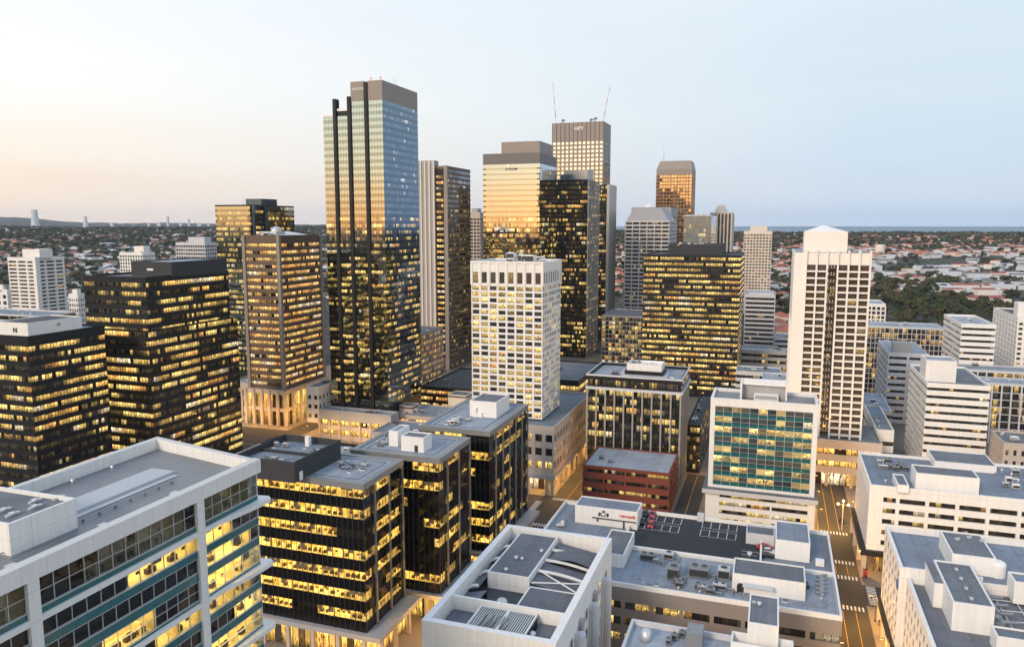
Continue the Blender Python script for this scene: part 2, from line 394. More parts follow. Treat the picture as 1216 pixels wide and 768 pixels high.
def grid_tower(name, label, rect, nx, ny, nf, z0=0.0, ww=.62, wh=.6, wall='white_render', glass='g_punch', rec=.5, par=1.0, top=2.5, roof='roof_mid',
               cat='office building', seed=1, faces='fr', nclut=3, head=0.0, group=None, limit=100, out=0, pierout=0.0, winname='window', slabout=0.0):
    """wall with a recessed window in every bay: each window is its own part up to `limit`, the rest one mesh"""
    a0, a1, b0, b1, z1 = rect; W, L = a1-a0, b1-b0; RECTS.append((label, a0, a1, b0, b1, z0))
    root = thing(name, a0, b0, 0, label, cat, group)
    zt = z1-par-top; h = (zt-z0)/nf; bx, by = W/nx, L/ny
    mb = MB(); mb.box(rec, W-rec, rec, L-rec, z0, zt, 0, nob=True) if False else None
    px, py = bx*(1-ww)/2, by*(1-ww)/2; ph = h*(1-wh)
    for k in range(nf+1):      # spandrels
        za = z0+k*h-(ph/2 if k else 0); zb = z0+k*h+(ph/2 if k < nf else 0)
        so = slabout
        mb.box(-so, W+so, -so, L+so, za, zb, 0)
    mb.box(0, W, 0, L, zt, z1-par, 0)
    parapet(mb, -.004, W+.004, -.004, L+.004, z1-par-.01, z1, .5, 0)
    po = max(.003, pierout)
    for i in range(nx+1):
        xa, xb = max(-po, i*bx-px), min(W+po, i*bx+px)
        mb.box(xa, xb, -po, rec+.05, z0, zt+.02, 0); mb.box(xa, xb, L-rec-.05, L+po, z0, zt+.02, 0)
    for i in range(ny+1):
        ya, yb = max(rec, i*by-py), min(L-rec, i*by+py)
        if yb <= ya: continue
        mb.box(-po, rec+.05, ya, yb, z0, zt+.02, 0); mb.box(W-rec-.05, W+po, ya, yb, z0, zt+.02, 0)
    mb.build('wall', wall, root)
    rb = MB(); rb.box(.5, W-.5, .5, L-.5, z1-par+.004, z1-par+.06, 0); rb.build('roof', roof, root)
    rest = MB(); cnt = 0
    for k in range(nf-1, -1, -1):
        za, zb = z0+k*h+ph/2-.02, z0+(k+1)*h-ph/2+.02
        if k == 0: za = z0
        for fc in 'frlb':
            nn = nx if fc in 'fb' else ny
            for i in range(nn):
                w0, w1 = (i*bx+px-.02, (i+1)*bx-px+.02) if fc in 'fb' else (i*by+py-.02, (i+1)*by-py+.02)
                if fc == 'f': p, q = (w0, rec), (w1, rec)
                elif fc == 'b': p, q = (w1, L-rec), (w0, L-rec)
                elif fc == 'r': p, q = (W-rec, w0), (W-rec, w1)
                else: p, q = (rec, w1), (rec, w0)
                u = {'f': 0, 'r': 60, 'b': 120, 'l': 180}[fc]+i; v = k+seed*41
                pts = [(p[0],p[1],za),(q[0],q[1],za),(q[0],q[1],zb),(p[0],p[1],zb)]
                uv = [(u+.002, v+.01), (u+.998, v+.01), (u+.998, v+.99), (u+.002, v+.99)]
                if fc in faces and cnt < limit:
                    o1 = MB(); o1.quad(pts, 0, uv); o1.build(winname, glass, root); cnt += 1
                else: rest.quad(pts, 0, uv)
    if rest.f: tag(rest.build(winname, glass, root), kind='stuff')
    if nclut: clutter(root, 1.5, W-3, 1.5, L-3, z1-par+.06, nclut, seed)
    return dict(root=root, W=W, L=L, z=z1-par, z1=z1, h=h, z0=z0)
# ---------------------------------------------------------------- palette
wallmat('white_render', (.80, .78, .75), .6, .08, .12, 3.2, 3.6, .25, .11)
wallmat('white_smooth', (.82, .80, .77), .55, .07, .2, 0, 2.4, .10, .11)
wallmat('cream_wall', (.74, .67, .58), .7, .07, .1, 4.0, 3.4, .15, .07)
wallmat('tan_wall', (.50, .43, .38), .7, .06, .12, 2.4, 1.8, .22, .06)
wallmat('grey_wall', (.38, .37, .37), .7, .08, .1, 3.0, 3.6, .2, .08)
wallmat('pale_grey', (.58, .58, .60), .6, .07, .1, 3.0, 3.6, .15, .06)
wallmat('dark_panel', (.017, .018, .021), .45, .12, .1, 1.6, 0, .3, .0, spec=.25)
wallmat('black_glass_panel', (.006, .006, .007), .07, .1, .1, 1.6, 0, .5, spec=.4)
wallmat('bronze_wall', (.17, .125, .10), .45, .08, .1, 0, 0, 0, .1, metal=.2)
wallmat('brown_stone', (.13, .088, .06), .6, .1, .1, 3.0, 3.6, .2, .08)
wallmat('taupe_panel', (.27, .235, .215), .5, .06, .1, 3.2, 3.6, .12, .05)
wallmat('brick_red', (.20, .052, .032), .8, .12, .2, 0, .9, .18, .08, fine=4)
wallmat('rust_panel', (.33, .17, .09), .4, .08, .1, 0, 0, 0, .05, metal=.5)
wallmat('teal_panel', (.012, .115, .125), .12, .12, .3, 1.8, 0, .5, .0, spec=.7)
wallmat('steel_fin', (.42, .41, .40), .4, .06, .2, 0, 3.6, .1, .05, metal=.3)
wallmat('charcoal_render', (.042, .045, .05), .75, .12, .3, 3.0, 0, .3, .05)
wallmat('metal_light', (.62, .63, .64), .4, .12, .6, metal=.5)
wallmat('metal_mid', (.30, .31, .32), .45, .15, .6, metal=.5)
wallmat('metal_dark', (.05, .052, .055), .5, .15, .6, metal=.3)
roofmat('roof_mid', (.145, .155, .175), .32); roofmat('roof_dark', (.055, .06, .07), .32); roofmat('roof_light', (.31, .345, .39), .32)
roofmat('roof_blue', (.19, .225, .27), .3, 4.0); roofmat('roof_deck', (.022, .025, .032), .3, 6.0)
plain('paint_white', (.8, .8, .78), .6); plain('paint_yellow', (.75, .42, .06), .6); plain('paint_red', (.6, .03, .03), .5)
plain('letter_red', (.65, .03, .04), .5); plain('letter_dark', (.04, .04, .045), .5); plain('letter_pale', (.85, .85, .85), .4)
plain('glass_skylight', (.04, .05, .06), .1, spec=.9); plain('lamp_red', (.6, .05, .03), .4, emi=(1, .08, .03), es=.8)
plain('blue_disc', (.03, .12, .4), .4); plain('dark_void', (.008, .008, .009), .9)
s = NT('corrugated')
co = s.n('ShaderNodeTexCoord').outputs['Object']; sp_ = s.n('ShaderNodeSeparateXYZ', i={0: co})
wv = s.math('FRACT', s.math('MULTIPLY', sp_.outputs[0], 1.05))
v_ = s.math('MULTIPLY_ADD', s.math('LESS_THAN', wv, .22), -.38, 1.0)
ns_ = s.n('ShaderNodeTexNoise', i={'Vector': co, 'Scale': .25, 'Detail': 5.0}).outputs[0]
s.link(s.n('ShaderNodeHueSaturation', i={'Color': (.22, .235, .255, 1), 'Value': s.math('MULTIPLY', v_, s.math('MULTIPLY_ADD', ns_, .5, .75))}).outputs[0], s.b.inputs['Base Color'])
s.b.inputs['Roughness'].default_value = .45; s.b.inputs['Metallic'].default_value = .3
# glazing
K = 1.0
glassmat('g_black', lit=.58, emi=1.2*K, seed=1.0, run=.07, mull=.07, drop=.09)
glassmat('g_black2', lit=.42, emi=1.1*K, seed=4.0, run=.12, mull=.08)
glassmat('g_brown', lit=.86, emi=1.35*K, seed=9.0, run=.2, mull=.08, drop=.06, col=(1., .60, .17))
glassmat('g_mirror', metal=1.0, tint=(.60, .63, .57), lit=.46, emi=1.0*K, seed=11., run=.11, mull=.05, wob=.006, rough=.03)
glassmat('g_mirror_sp', metal=1.0, tint=(.40, .42, .36), lit=-.5, emi=0.0, seed=12., mull=.05, wob=.005, drop=1.1, rough=.05, blind=0)
glassmat('g_green', metal=1.0, tint=(.40, .46, .38), lit=.62, emi=.95*K, seed=13., run=.2, mull=.06, wob=.006)
glassmat('g_peach', metal=1.0, tint=(.54, .58, .56), lit=.38, emi=1.0*K, seed=15., run=.16, mull=.05, wob=.005, rough=.03)
glassmat('g_copper', metal=1.0, tint=(.66, .54, .40), lit=.06, emi=.6*K, seed=17., run=.3, mull=.14, wob=.008)
glassmat('g_punchref', metal=1.0, tint=(.90, .88, .84), lit=.02, emi=.5*K, seed=19., run=.3, mull=.12, wob=.01)
glassmat('g_punch', base=(.03, .034, .04), lit=.64, emi=1.05*K, seed=21., run=.6, mull=.03, drop=.2, blind=.4)
glassmat('g_office', base=(.015, .018, .022), lit=.38, emi=1.0*K, seed=23., run=.2, mull=.09)
glassmat('g_dim', base=(.02, .024, .028), lit=.12, emi=.7*K, seed=25., run=.25, mull=.09, drop=.3, blind=.25)
glassmat('g_balcony', base=(.085, .062, .048), lit=.06, emi=.5*K, seed=27., run=.7, mull=.06, drop=.35, blind=.45)
glassmat('g_check', base=(.012, .014, .018), lit=.55, emi=1.0*K, seed=29., run=1.3, mull=.06, drop=.22)
glassmat('g_pale', metal=0.0, base=(.20, .225, .225), lit=.14, emi=.8*K, seed=31., run=.15, mull=.04, wob=.006)
glassmat('g_blue', metal=1.0, tint=(.25, .28, .33), lit=.2, emi=.7*K, seed=33., run=.16, mull=.05, wob=.006)
glassmat('g_shop', base=(.03, .02, .015), lit=.85, emi=1.9*K, seed=35., run=.5, mull=.06, drop=.08, col=(1., .58, .11))
glassmat('g_garage', base=(.010, .010, .011), rough=.9, lit=.28, emi=.9*K, seed=37., run=.35, mull=.02, drop=.2, wob=0, blind=0)
clearglass('clear_dark', (.90, .88, .82), .9, 1.42); clearglass('clear_teal', (.86, .90, .90), .9, 1.42)
plain('ceil_lit', (.8, .75, .6), .8, emi=(1.0, .72, .26), es=11); plain('ceil_unlit', (.02, .02, .02), .8)
wallmat('room_wall', (.82, .72, .42), .8, .25, .5); wallmat('room_unlit', (.014, .014, .015), .8, .3, .5); wallmat('desk_wood', (.10, .06, .035), .5, .3, .8)  # unlit rooms: their shade is put into near-black walls and ceilings
wallmat('blind_cloth', (.30, .27, .22), .8, .15, .5)

glassmat('g_teal', base=(.03, .045, .055), lit=.56, emi=1.2, seed=39., run=.6, mull=.0, drop=.1, blind=.5)
glassmat('g_podium', base=(.012, .012, .014), lit=.55, emi=1.0, seed=40., run=.12, mull=.04, drop=.15)
glassmat('g_lobby', base=(.03, .02, .012), lit=.8, emi=1.3, seed=43., run=.3, mull=.05, drop=.05, col=(1., .58, .11), blind=.1)
glassmat('g_mirror_skytint', metal=1.0, tint=(.19, .25, .31), lit=.48, emi=1.0, seed=45., run=.2, mull=.04, wob=.006)  # same tower's side faces: reflected blue sky put into a darker tint
glassmat('g_mirror_sp_skytint', metal=1.0, tint=(.14, .20, .27), lit=-.5, emi=0.0, seed=46., mull=.04, wob=.005, drop=1.1, blind=0)  # side spandrels, tint blued and darkened for the same reflection
glassmat('g_dim2', metal=1.0, tint=(.20, .22, .26), lit=.16, emi=.8, seed=47., run=.3, mull=.05, drop=.35)
glassmat('g_dim3', base=(.025, .028, .035), lit=.2, emi=.7, seed=48., run=.4, mull=.05, drop=.35)
glassmat('g_dim0', base=(.02, .023, .03), lit=.03, emi=.5, seed=49., run=.4, mull=.04, drop=.4)
glassmat('g_dimlit', base=(.02, .022, .025), lit=.26, emi=1.0, seed=50., run=1.2, mull=.08, drop=.3)
glassmat('g_black3', lit=.75, emi=1.25, seed=51., run=.08, mull=.08, drop=.08)
glassmat('g_check2', base=(.015, .018, .024), lit=.50, emi=.75, seed=52., run=1.4, mull=.05, drop=.3, col=(1., .62, .16))
glassmat('g_stair', base=(.05, .04, .03), lit=.3, emi=.5, seed=53., run=.9, mull=.08, drop=.3)
glassmat('g_colorwin', base=(.08, .07, .06), lit=.45, emi=.6, seed=54., run=1.7, mull=.1, drop=.4, col=(1., .45, .16), blind=.5)
for nm, c in (('g_plainblue', (.10, .16, .22)), ('g_plainpale', (.25, .28, .28))): plain(nm, c, .08, .7)
wallmat('brown_stone_top', (.30, .255, .225), .55, .06, .1, 3.6, 0, .12, .06)
wallmat('cream_white', (.84, .80, .74), .65, .05, .1, 0, 3.6, .1, .07)
wallmat('louvre', (.16, .15, .145), .5, .06, .3, 1.1, 0, .5, .0)
wallmat('grey_band', (.30, .31, .34), .5, .05, .3, 0, 1.6, .35, .0)

glassmat('g_mirror_hi', metal=1.0, tint=(.58, .63, .60), lit=.0, emi=.8, seed=61., run=.3, mull=.04, wob=.005, rough=.03, drop=.3, blind=0)  # copies above the mirrored horizon: window glow cut so the sky reflection dominates
glassmat('g_mirror_skytint_hi', metal=1.0, tint=(.20, .265, .33), lit=.10, emi=.8, seed=62., run=.2, mull=.03, wob=.006, drop=.3, col=(1, .85, .7))
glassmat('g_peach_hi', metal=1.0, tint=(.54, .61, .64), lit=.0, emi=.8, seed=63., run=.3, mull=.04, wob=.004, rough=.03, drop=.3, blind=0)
glassmat('g_green_hi', metal=1.0, tint=(.62, .66, .50), lit=.05, emi=.8, seed=64., run=.3, mull=.05, wob=.005, drop=.3, blind=0)  # paler than the lower floors: brighter reflection put into the tint
s = NT('corrugated_light')
co = s.n('ShaderNodeTexCoord').outputs['Object']; sp_ = s.n('ShaderNodeSeparateXYZ', i={0: co})
wv = s.math('FRACT', s.math('MULTIPLY', sp_.outputs[0], 1.3)); v_ = s.math('MULTIPLY_ADD', s.math('LESS_THAN', wv, .3), -.35, 1.0)
s.link(s.n('ShaderNodeHueSaturation', i={'Color': (.52, .54, .56, 1), 'Value': v_}).outputs[0], s.b.inputs['Base Color'])
s.b.inputs['Roughness'].default_value = .45; s.b.inputs['Metallic'].default_value = .3
# ---------------------------------------------------------------- real office rooms behind clear glass (near buildings)
def office(root, face, W, L, z0, z1, bay, litf, r, depth=5.0, inset=.25, s0=None, s1=None, openend=False):
    """rooms along one face; every lit run of bays has a glowing ceiling, walls, desks and some lowered blinds"""
    T = W if face in 'fb' else L
    s0 = inset if s0 is None else s0; s1 = T-inset if s1 is None else s1
    n = max(1, round((s1-s0)/bay)); bw = (s1-s0)/n
    def P(s, d, z):
        if face == 'f': return (s, inset+d, z)
        if face == 'r': return (W-inset-d, s, z)
        return (inset+d, s, z)
    mb = MB(); i = 0
    def bx(sa, sb, da, db, za, zb, m):
        p, q = P(sa, da, za), P(sb, db, zb); mb.box(p[0], q[0], p[1], q[1], za, zb, m)
    while i < n:
        k = min(n-i, r.choice([2, 3, 3, 4, 5, 6, 8])); lit = r.random() < litf
        sa, sb = s0+i*bw, s0+(i+k)*bw; d = r.uniform(.6, 1.0)*depth if lit else 2.2
        cm, wm = (1, 0) if lit else (3, 2)
        mb.quad([P(sa, d, z0), P(sb, d, z0), P(sb, d, z1), P(sa, d, z1)], wm)
        mb.quad([P(sa, .06, z0), P(sa, d, z0), P(sa, d, z1), P(sa, .06, z1)], wm)
        if not (openend and i+k >= n): mb.quad([P(sb-.02, .06, z0), P(sb-.02, d, z0), P(sb-.02, d, z1), P(sb-.02, .06, z1)], wm)
        mb.quad([P(sa, .06, z0+.01), P(sb, .06, z0+.01), P(sb, d, z0+.01), P(sa, d, z0+.01)], 0 if lit else 2)
        mb.quad([P(sa, .06, z1-.05), P(sb, .06, z1-.05), P(sb, d, z1-.05), P(sa, d, z1-.05)], 0 if lit else cm)
        if lit:   # rows of ceiling panels
            ss = sa+.5
            while ss < sb-.9:
                for dd in (.5, 2.0, 3.5):
                    if dd+.9 < d: mb.quad([P(ss, dd, z1-.07), P(ss+1.3, dd, z1-.07), P(ss+1.3, dd+.9, z1-.07), P(ss, dd+.9, z1-.07)], 1)
                ss += 2.0
            for q in range(k):
                sx = sa+(q+.1)*bw
                if r.random() < .6: bx(sx, sx+bw*r.uniform(.4, .8), .9, 1.6, z0+.02, z0+.75, 4)
                if r.random() < .45: bx(sx+.3, sx+.9, 1.0, 1.1, z0+.8, z0+1.25, 4)
                if r.random() < .3: bx(sx, sx+.15, 0.5, r.uniform(1.5, d-.2), z0+.02, z0+1.9, 0)
                if r.random() < .22: bx(sx, sx+r.uniform(.5, 1.1), d-.6, d-.1, z0+.02, z0+2.0, 4)
                if r.random() < .25:
                    zb = z0+(z1-z0)*r.uniform(.3, .8); mb.quad([P(sx-.1*bw+.05, .1, zb), P(sx+.9*bw-.05, .1, zb), P(sx+.9*bw-.05, .1, z1-.08), P(sx-.1*bw+.05, .1, z1-.08)], 5)
        elif r.random() < .5:
            mb.quad([P(sa+.1, .12, z0+.4), P(sb-.1, .12, z0+.4), P(sb-.1, .12, z1-.1), P(sa+.1, .12, z1-.1)], 2)
        i += k
    return mb.build('office_room', ['room_wall', 'ceil_lit', 'room_unlit', 'ceil_unlit', 'desk_wood', 'blind_cloth'], root)
def local(rect, px, py, z):
    a, b = abz(px, py, z); return a-rect[0], b-rect[2]
def pbox(root, rect, fl, fr, bl, z0, z1, mat='white_render', rm='roof_mid', name='penthouse', lip=.5, label=None, t=.35):
    """box given by the pixels of three of its top corners: front left, front right, back left"""
    x0, y0 = local(rect, *fl, z1); x1, _ = local(rect, *fr, z1); _, y1 = local(rect, *bl, z1)
    o = penthouse(root, x0, x1, y0, y1, z0, z1, mat, rm, lip, name, label, t)
    return x0, x1, y0, y1
def text(root, txt, x, y, z, size, mat, face='f', ext=.06, name='lettering', xs=1.0):
    cu = bpy.data.curves.new(name, 'FONT'); cu.body = txt; cu.size = size; cu.extrude = ext; cu.align_x = 'LEFT'; cu.offset = size*.012
    cu.materials.append(MATS[mat]); o = bpy.data.objects.new(name, cu); COL.objects.link(o); o.parent = root
    me = bpy.data.meshes.new_from_object(o); bpy.data.objects.remove(o); me.materials.clear(); me.materials.append(MATS[mat])
    o = bpy.data.objects.new(name, me); COL.objects.link(o); o.parent = root
    o.location = (x, y, z); o.scale = (xs, 1, 1)
    o.rotation_euler = (math.pi/2, 0, 0 if face == 'f' else math.pi/2)
    return o

# ================================================================ A: white office with teal glass, lower left
ZA = 72.0
aB, bB = abz(306, 545, ZA); aL, bL = abz(187, 518, ZA)
WA = aB-aL; LA = 80.0; rectA = (aL, aB, bB-LA, bB, ZA); RECTS.append(('A', aL, aB, bB-LA, bB, 0))
A = thing('teal_glass_office', aL, bB-LA, 0, 'large white office with teal glass bands and a ribbed grey roof, lower left corner', 'office building')
skew = (bL-bB)
def yb(x, off=0): return LA + skew*(1-x/WA) - off
ZR = ZA-1.9
mb = MB()
t = 1.1
mb.prism([(0, 0), (t, 0), (t, yb(t)), (0, yb(0))], ZR-2.5, ZA, 0)
mb.prism([(WA-t, 0), (WA+.3, 0), (WA+.3, yb(WA)+.3), (WA-t, yb(WA-t)+.3)], ZA-2.2, ZA, 0)
mb.prism([(t, yb(t, t)), (WA-t, yb(WA-t, t)), (WA-t, yb(WA-t)), (t, yb(t))], ZR-2.5, ZA, 0)
mb.build('parapet', 'white_render', A)
mb = MB(); mb.prism([(t, 0), (WA-t, 0), (WA-t, yb(WA-t, t)), (t, yb(t, t))], ZR-1, ZR, 0); mb.build('roof', 'corrugated', A)
mb = MB(); xa = WA*.38; mb.box(xa, xa+4.6, LA-48, yb(xa, 9.5), ZR+.004, ZR+.6, 0); mb.build('raised_roof_strip', 'corrugated_light', A); mb = MB(); mb.box(xa+4.61, xa+5.7, LA-48, yb(xa, 10), ZR+.004, ZR+.2, 0); mb.build('roof_gutter', 'metal_light', A)
x1, y0 = local(rectA, 10, 622, ZA+2.2); _, y1 = local(rectA, 91, 591, ZA+2.2)
penthouse(A, -1+.0, x1, y0, y1, ZR+.01, ZA+2.2, 'white_render', 'roof_mid', .5)
mb = MB(); mb.tube((xa+7.4, LA-46, ZR+.35), (xa+7.4, LA-9, ZR+.35), .09)
for q in range(14): mb.box(xa+7.2, xa+7.6, LA-45+q*2.7, LA-44.8+q*2.7, ZR+.002, ZR+.3)
mb.build('roof_pipe', 'metal_mid', A)
for q in range(6):
    mb = MB(); mb.cyl(2.6+.3*(q % 2), LA-44+q*7.3, ZR, ZR+.5, .16, .16, 8); mb.cyl(2.6+.3*(q % 2), LA-44+q*7.3, ZR+.5, ZR+.7, .3, .2, 8); mb.build('vent_pipe', 'metal_light', A)
for q in range(3):
    mb = MB(); mb.box(WA-5.2, WA-4.2, LA-40+q*13, LA-38.8+q*13, ZR+.002, ZR+.28); mb.build('roof_hatch', 'metal_light', A)
for q, (px, py) in enumerate(((5, 607), (15, 612), (42, 603), (70, 592), (42, 596))):
    xx, yy = local(rectA, px, py, ZA+1.7)
    mb = MB(); mb.box(xx-.25, xx+.25, yy-.9, yy+.9, ZA+1.72, ZA+2.0); mb.box(xx-.4, xx+.4, yy-.3, yy+.3, ZA+2.0, ZA+2.15); mb.build('roof_vent', 'metal_light', A)
# column position on the facade
X_, Y_ = world(aB, bB)
tcol = along(X_, Y_, ZA-6, -ST, -CT, 238)
yc = LA-tcol
print('A W', WA, 'skew', skew, 'ycol', yc, 'b', bB, 'a', aB)
colb = MB()
for y in (yc, yc-27, yc-54): colb.box(WA-.9, WA+.25, y-.75, y+.75, 0, ZA-2.21, 0)
colb.each('facade_column', 'white_render', A)
ra = random.Random(11)
# one module = three storeys: white ledge, glass, teal, glass, teal, tall glass
segs = [(0, yc-54-.76), (yc-54+.76, yc-27-.76), (yc-27+.76, yc-.76), (yc+.76, LA-.3)]
z = ZA-2.2
def glass_row(zb, zt, litf, tall=False):
    for (sa, sb) in segs:
        gb = MB(); gb.quad([(WA-.3, sa, zb), (WA-.3, sb, zb), (WA-.3, sb, zt), (WA-.3, sa, zt)]); gb.build('window_band', 'clear_teal', A)
        mm = MB(); n_ = round((sb-sa)/2.1)
        for i in range(n_+1):
            yy = sa+(sb-sa)*i/n_; mm.box(WA-.34, WA-.18, yy-.04, yy+.04, zb, zt)
        if tall: mm.box(WA-.33, WA-.19, sa, sb, (zb+zt)/2-.035, (zb+zt)/2+.035)
        mm.box(WA-.335, WA-.185, sa, sb, zb, zb+.07); mm.build('mullion', 'metal_light', A)
        office(A, 'r', WA, LA, zb-.3, zt+.1, 2.1, (.97 if tall and sb > yc else litf) if sa > 0 else .4, ra, 5.0, .45, sa, sb)
def teal_row(zb, zt):
    gb = MB()
    for (sa, sb) in segs: gb.box(WA-.4, WA-.12, sa, sb, zb, zt); gb.box(WA-.12, WA-.05, sa, sb, zt-.09, zt, 1); gb.box(WA-.12, WA-.05, sa, sb, zb, zb+.07, 1)
    gb.build('teal_band', ['teal_panel', 'metal_light'], A)
def ledge(zb, zt, out=.15):
    lb = MB(); lb.box(WA-1.5, WA+out, 0, yc+.8, zb, zt)
    pts = [(WA-1.5, yc+.8), (WA+out, yc+.8)]
    for i in range(7):
        u = i/6; pts.append((WA+out+1.1*math.sin(u*math.pi*.5), yc+.8+(LA+1.2-yc-.8)*(.25+.75*u)))
    pts += [(WA+.4, LA+1.9), (WA-1.5, LA+1.6)]
    lb.prism(pts, zb, zt); lb.build('ledge', 'white_smooth', A)
first = True
while z > 8:
    if first: glass_row(z-3.7, z, .8, True); teal_row(z-4.6, z-3.7); z -= 4.6; first = False
    ledge(z-.7, z, .2); z -= .7
    glass_row(z-2.1, z, .62); z -= 2.1; teal_row(z-1.3, z); z -= 1.3
    if z < 8: break
    glass_row(z-2.1, z, .25); z -= 2.1; teal_row(z-1.4, z); z -= 1.4
    glass_row(z-2.9, z, .62, True); z -= 2.9; teal_row(z-.5, z); z -= .5
mb = MB(); mb.box(0, WA-6, 0, LA-1, 0, ZR-2.6); mb.box(WA-6, WA-.2, 0, LA-.5, 0, z, 0)
mb.box(WA-6, WA-.3, LA-.4, LA, 0, ZA-2.3, 0); mb.prism([(0, LA-1), (WA-1.2, LA-1), (WA-1.2, yb(WA-1.2)-.1), (0, yb(0)-.1)], 0, ZR-2.6, 0)
mb.build('wall', 'white_render', A)

# ================================================================ B, C, D: black glass offices with lit rooms
def black_office(label, rect, seed, litf, roofitems, fins='light', zpod=8.0, fh=4.85, vis=2.5):
    a0, a1, b0, b1, z1 = rect; W, L = a1-a0, b1-b0; RECTS.append((label, a0, a1, b0, b1, 0))
    r = random.Random(seed)
    root = thing('black_glass_office', a0, b0, 0, label, 'office building', 'black glass offices beside the street')
    n = int((z1-1.6-zpod)/fh); fh = (z1-1.6-zpod)/n
    core = MB(); core.box(6, W-6, 6, L-.5, 0, z1-2); core.box(.3, W-.3, L-.6, L-.1, zpod, z1-2); core.box(-.1, .2, .3, L-.6, zpod, z1-2)
    core.build('wall', 'black_glass_panel', root)
    rb = MB(); rb.box(-.35, W+.35, -.35, L+.35, z1-1.6, z1-.5, 0); parapet(rb, -.4, W+.4, -.4, L+.4, z1-.5, z1, 1.6, 0)
    rb.build('roof_edge', 'metal_mid', root)
    rb = MB(); rb.box(1.2, W-1.2, 1.2, L-1.2, z1-.6, z1-.3, 0); rb.build('roof', 'roof_light', root)
    ln = MB()
    for (xa, xb, ya, yb_) in ((3, W-3, 3, 3.12), (3, 3.12, 3.12, L-3), (W-3.12, W-3, 3.12, L-3), (3.12, W-3.12, L-3.12, L-3)): ln.box(xa, xb, ya, yb_, z1-.3, z1-.22)
    ln.build('roof_seam', 'metal_dark', root)
    for k in range(n):
        zb = zpod+k*fh
        sp = MB(); sp.box(0, W, 0, .2, zb, zb+fh-vis, 0); sp.box(W-.2, W, .2, L, zb, zb+fh-vis, 0); sp.build('spandrel_band', 'black_glass_panel', root)
        g = MB(); g.quad([(0, .04, zb+fh-vis), (W-.04, .04, zb+fh-vis), (W-.04, .04, zb+fh), (0, .04, zb+fh)]); g.quad([(W-.04, .04, zb+fh-vis), (W-.04, L, zb+fh-vis), (W-.04, L, zb+fh), (W-.04, .04, zb+fh)])
        g.build('window_band', 'clear_dark', root)
        lf = litf if not callable(litf) else litf(k, n)
        office(root, 'f', W, L, zb+fh-vis, zb+fh, 1.55, lf, r, 5.0, .2, .3, W-.3, True)
        office(root, 'r', W, L, zb+fh-vis, zb+fh, 1.55, lf*.9, r, 4.5, .2, 5.1, L-.4)
    m = MB()
    nn = round(W/1.55)
    for i in range(nn+1): x = W*i/nn; m.box(x-.05, x+.05, -.1 if i % 4 else -.28, -.005, zpod, z1-1.6)
    m.build('mullion', 'metal_dark', root)
    m = MB(); nn = round(L/1.55)
    for i in range(nn+1): y = L*i/nn; m.box(W+.005, W+.09, y-.05, y+.05, zpod, z1-1.6)
    m.build('mullion', 'metal_dark', root)
    nf = max(2, round((L-5)/7)); wf = .17
    for i in range(nf+1):
        y = 5+(L-5.4)*i/nf; m = MB(); m.box(W+.1, W+.6, y-wf, y+wf, zpod-2, z1-1.62); m.build('facade_fin', 'metal_mid', root)
    # podium: canopy slab on columns with lit shopfronts behind
    m = MB(); m.box(-1, W+4.5, -1.5, L+1.0, zpod-1.3, zpod-.01, 0); m.build('canopy', 'grey_wall', root)
    m = MB(); g = MB()
    yy = 1.0
    while yy < L: m.box(W+3.2, W+4.1, yy-.45, yy+.45, .15, zpod-1.3); yy += 7.5
    xx = 0
    while xx < W+3: m.box(xx, xx+.9, -1.2, -.3, .15, zpod-1.3); xx += 7.5
    m.each('column', 'tan_wall', root)
    ringquads(g, 1.2, W+1.2, .8, L-.3, .15, zpod-1.3, seed*3, 1.8, 'fr'); g.build('shopfront', 'g_shop', root)
    roofitems(root, rect, W, L, z1)
    return root
ZB = 47.0
rB = place((431, 574), 250, 477, z=ZB)
rC = place((521, 544), 418, 557, z=ZB); rC = (rC[0], rC[1], rC[2], rC[3], ZB)
rD = place((581, 512), 500, 626, z=ZB)
rB = (rB[0], rB[1], rB[2], min(rB[3], rC[2]-.6), ZB); rC = (rC[0], rC[1], rC[2], min(rC[3], rD[2]-.6), ZB)
print('B', rB, 'C', rC, 'D', rD)
def roofB(root, rect, W, L, z1):
    x0, y0 = local(rect, 300, 540, z1+5); x1, _ = local(rect, 368, 548, z1+5)[0], 0
    x1 = local(rect, 349, 549, z1+5)[0]; y0 = local(rect, 349, 549, z1+5)[1]; y1 = local(rect, 386, 520, z1+5)[1]
    y1 = min(y1, L-.5); x0 = x1-18
    mb = MB(); mb.box(x0, x1, y0, y1, z1-.3, z1+3.2, 0, 1, nob=True); parapet(mb, x0-.01, x1+.01, y0-.01, y1+.01, z1+3.2, z1+5, .4, 0)
    mb.build('penthouse', ['charcoal_render', 'roof_blue'], root)
    mb = MB(); mb.box(x0+.5, x1-.5, (y0+y1)/2-.2, (y0+y1)/2+.2, z1+3.21, z1+4.0); mb.build('roof_divider', 'metal_dark', root)
    m = MB(); m.box((x0+x1)/2, (x0+x1)/2+1.2, y1-3.4, y1-2.2, z1+3.22, z1+6.0); m.build('chimney', 'white_smooth', root)
    clutter(root, x0+1, x1-2, y0+1, y1-3, z1+3.22, 8, 5, 3, .6)
    clutter(root, x1+2, W-4, 4, L-4, z1-.3, 7, 6, 3, .6)
    m = MB()
    for q in range(9): a_ = q*.7; m.tube((x1+6+2.4*math.cos(a_), L*.5+1.6*math.sin(a_), z1-.15), (x1+6+2.4*math.cos(a_+.7)*.8, L*.5+1.6*math.sin(a_+.7), z1+.1+.25*(q % 3)), .13)
    m.build('roof_hose', 'metal_dark', root)
    m = MB(); m.box(x1+.01, x1+.25, y0+2, y0+3.2, z1-.2, z1+2.0); m.build('roof_door', 'white_smooth', root)
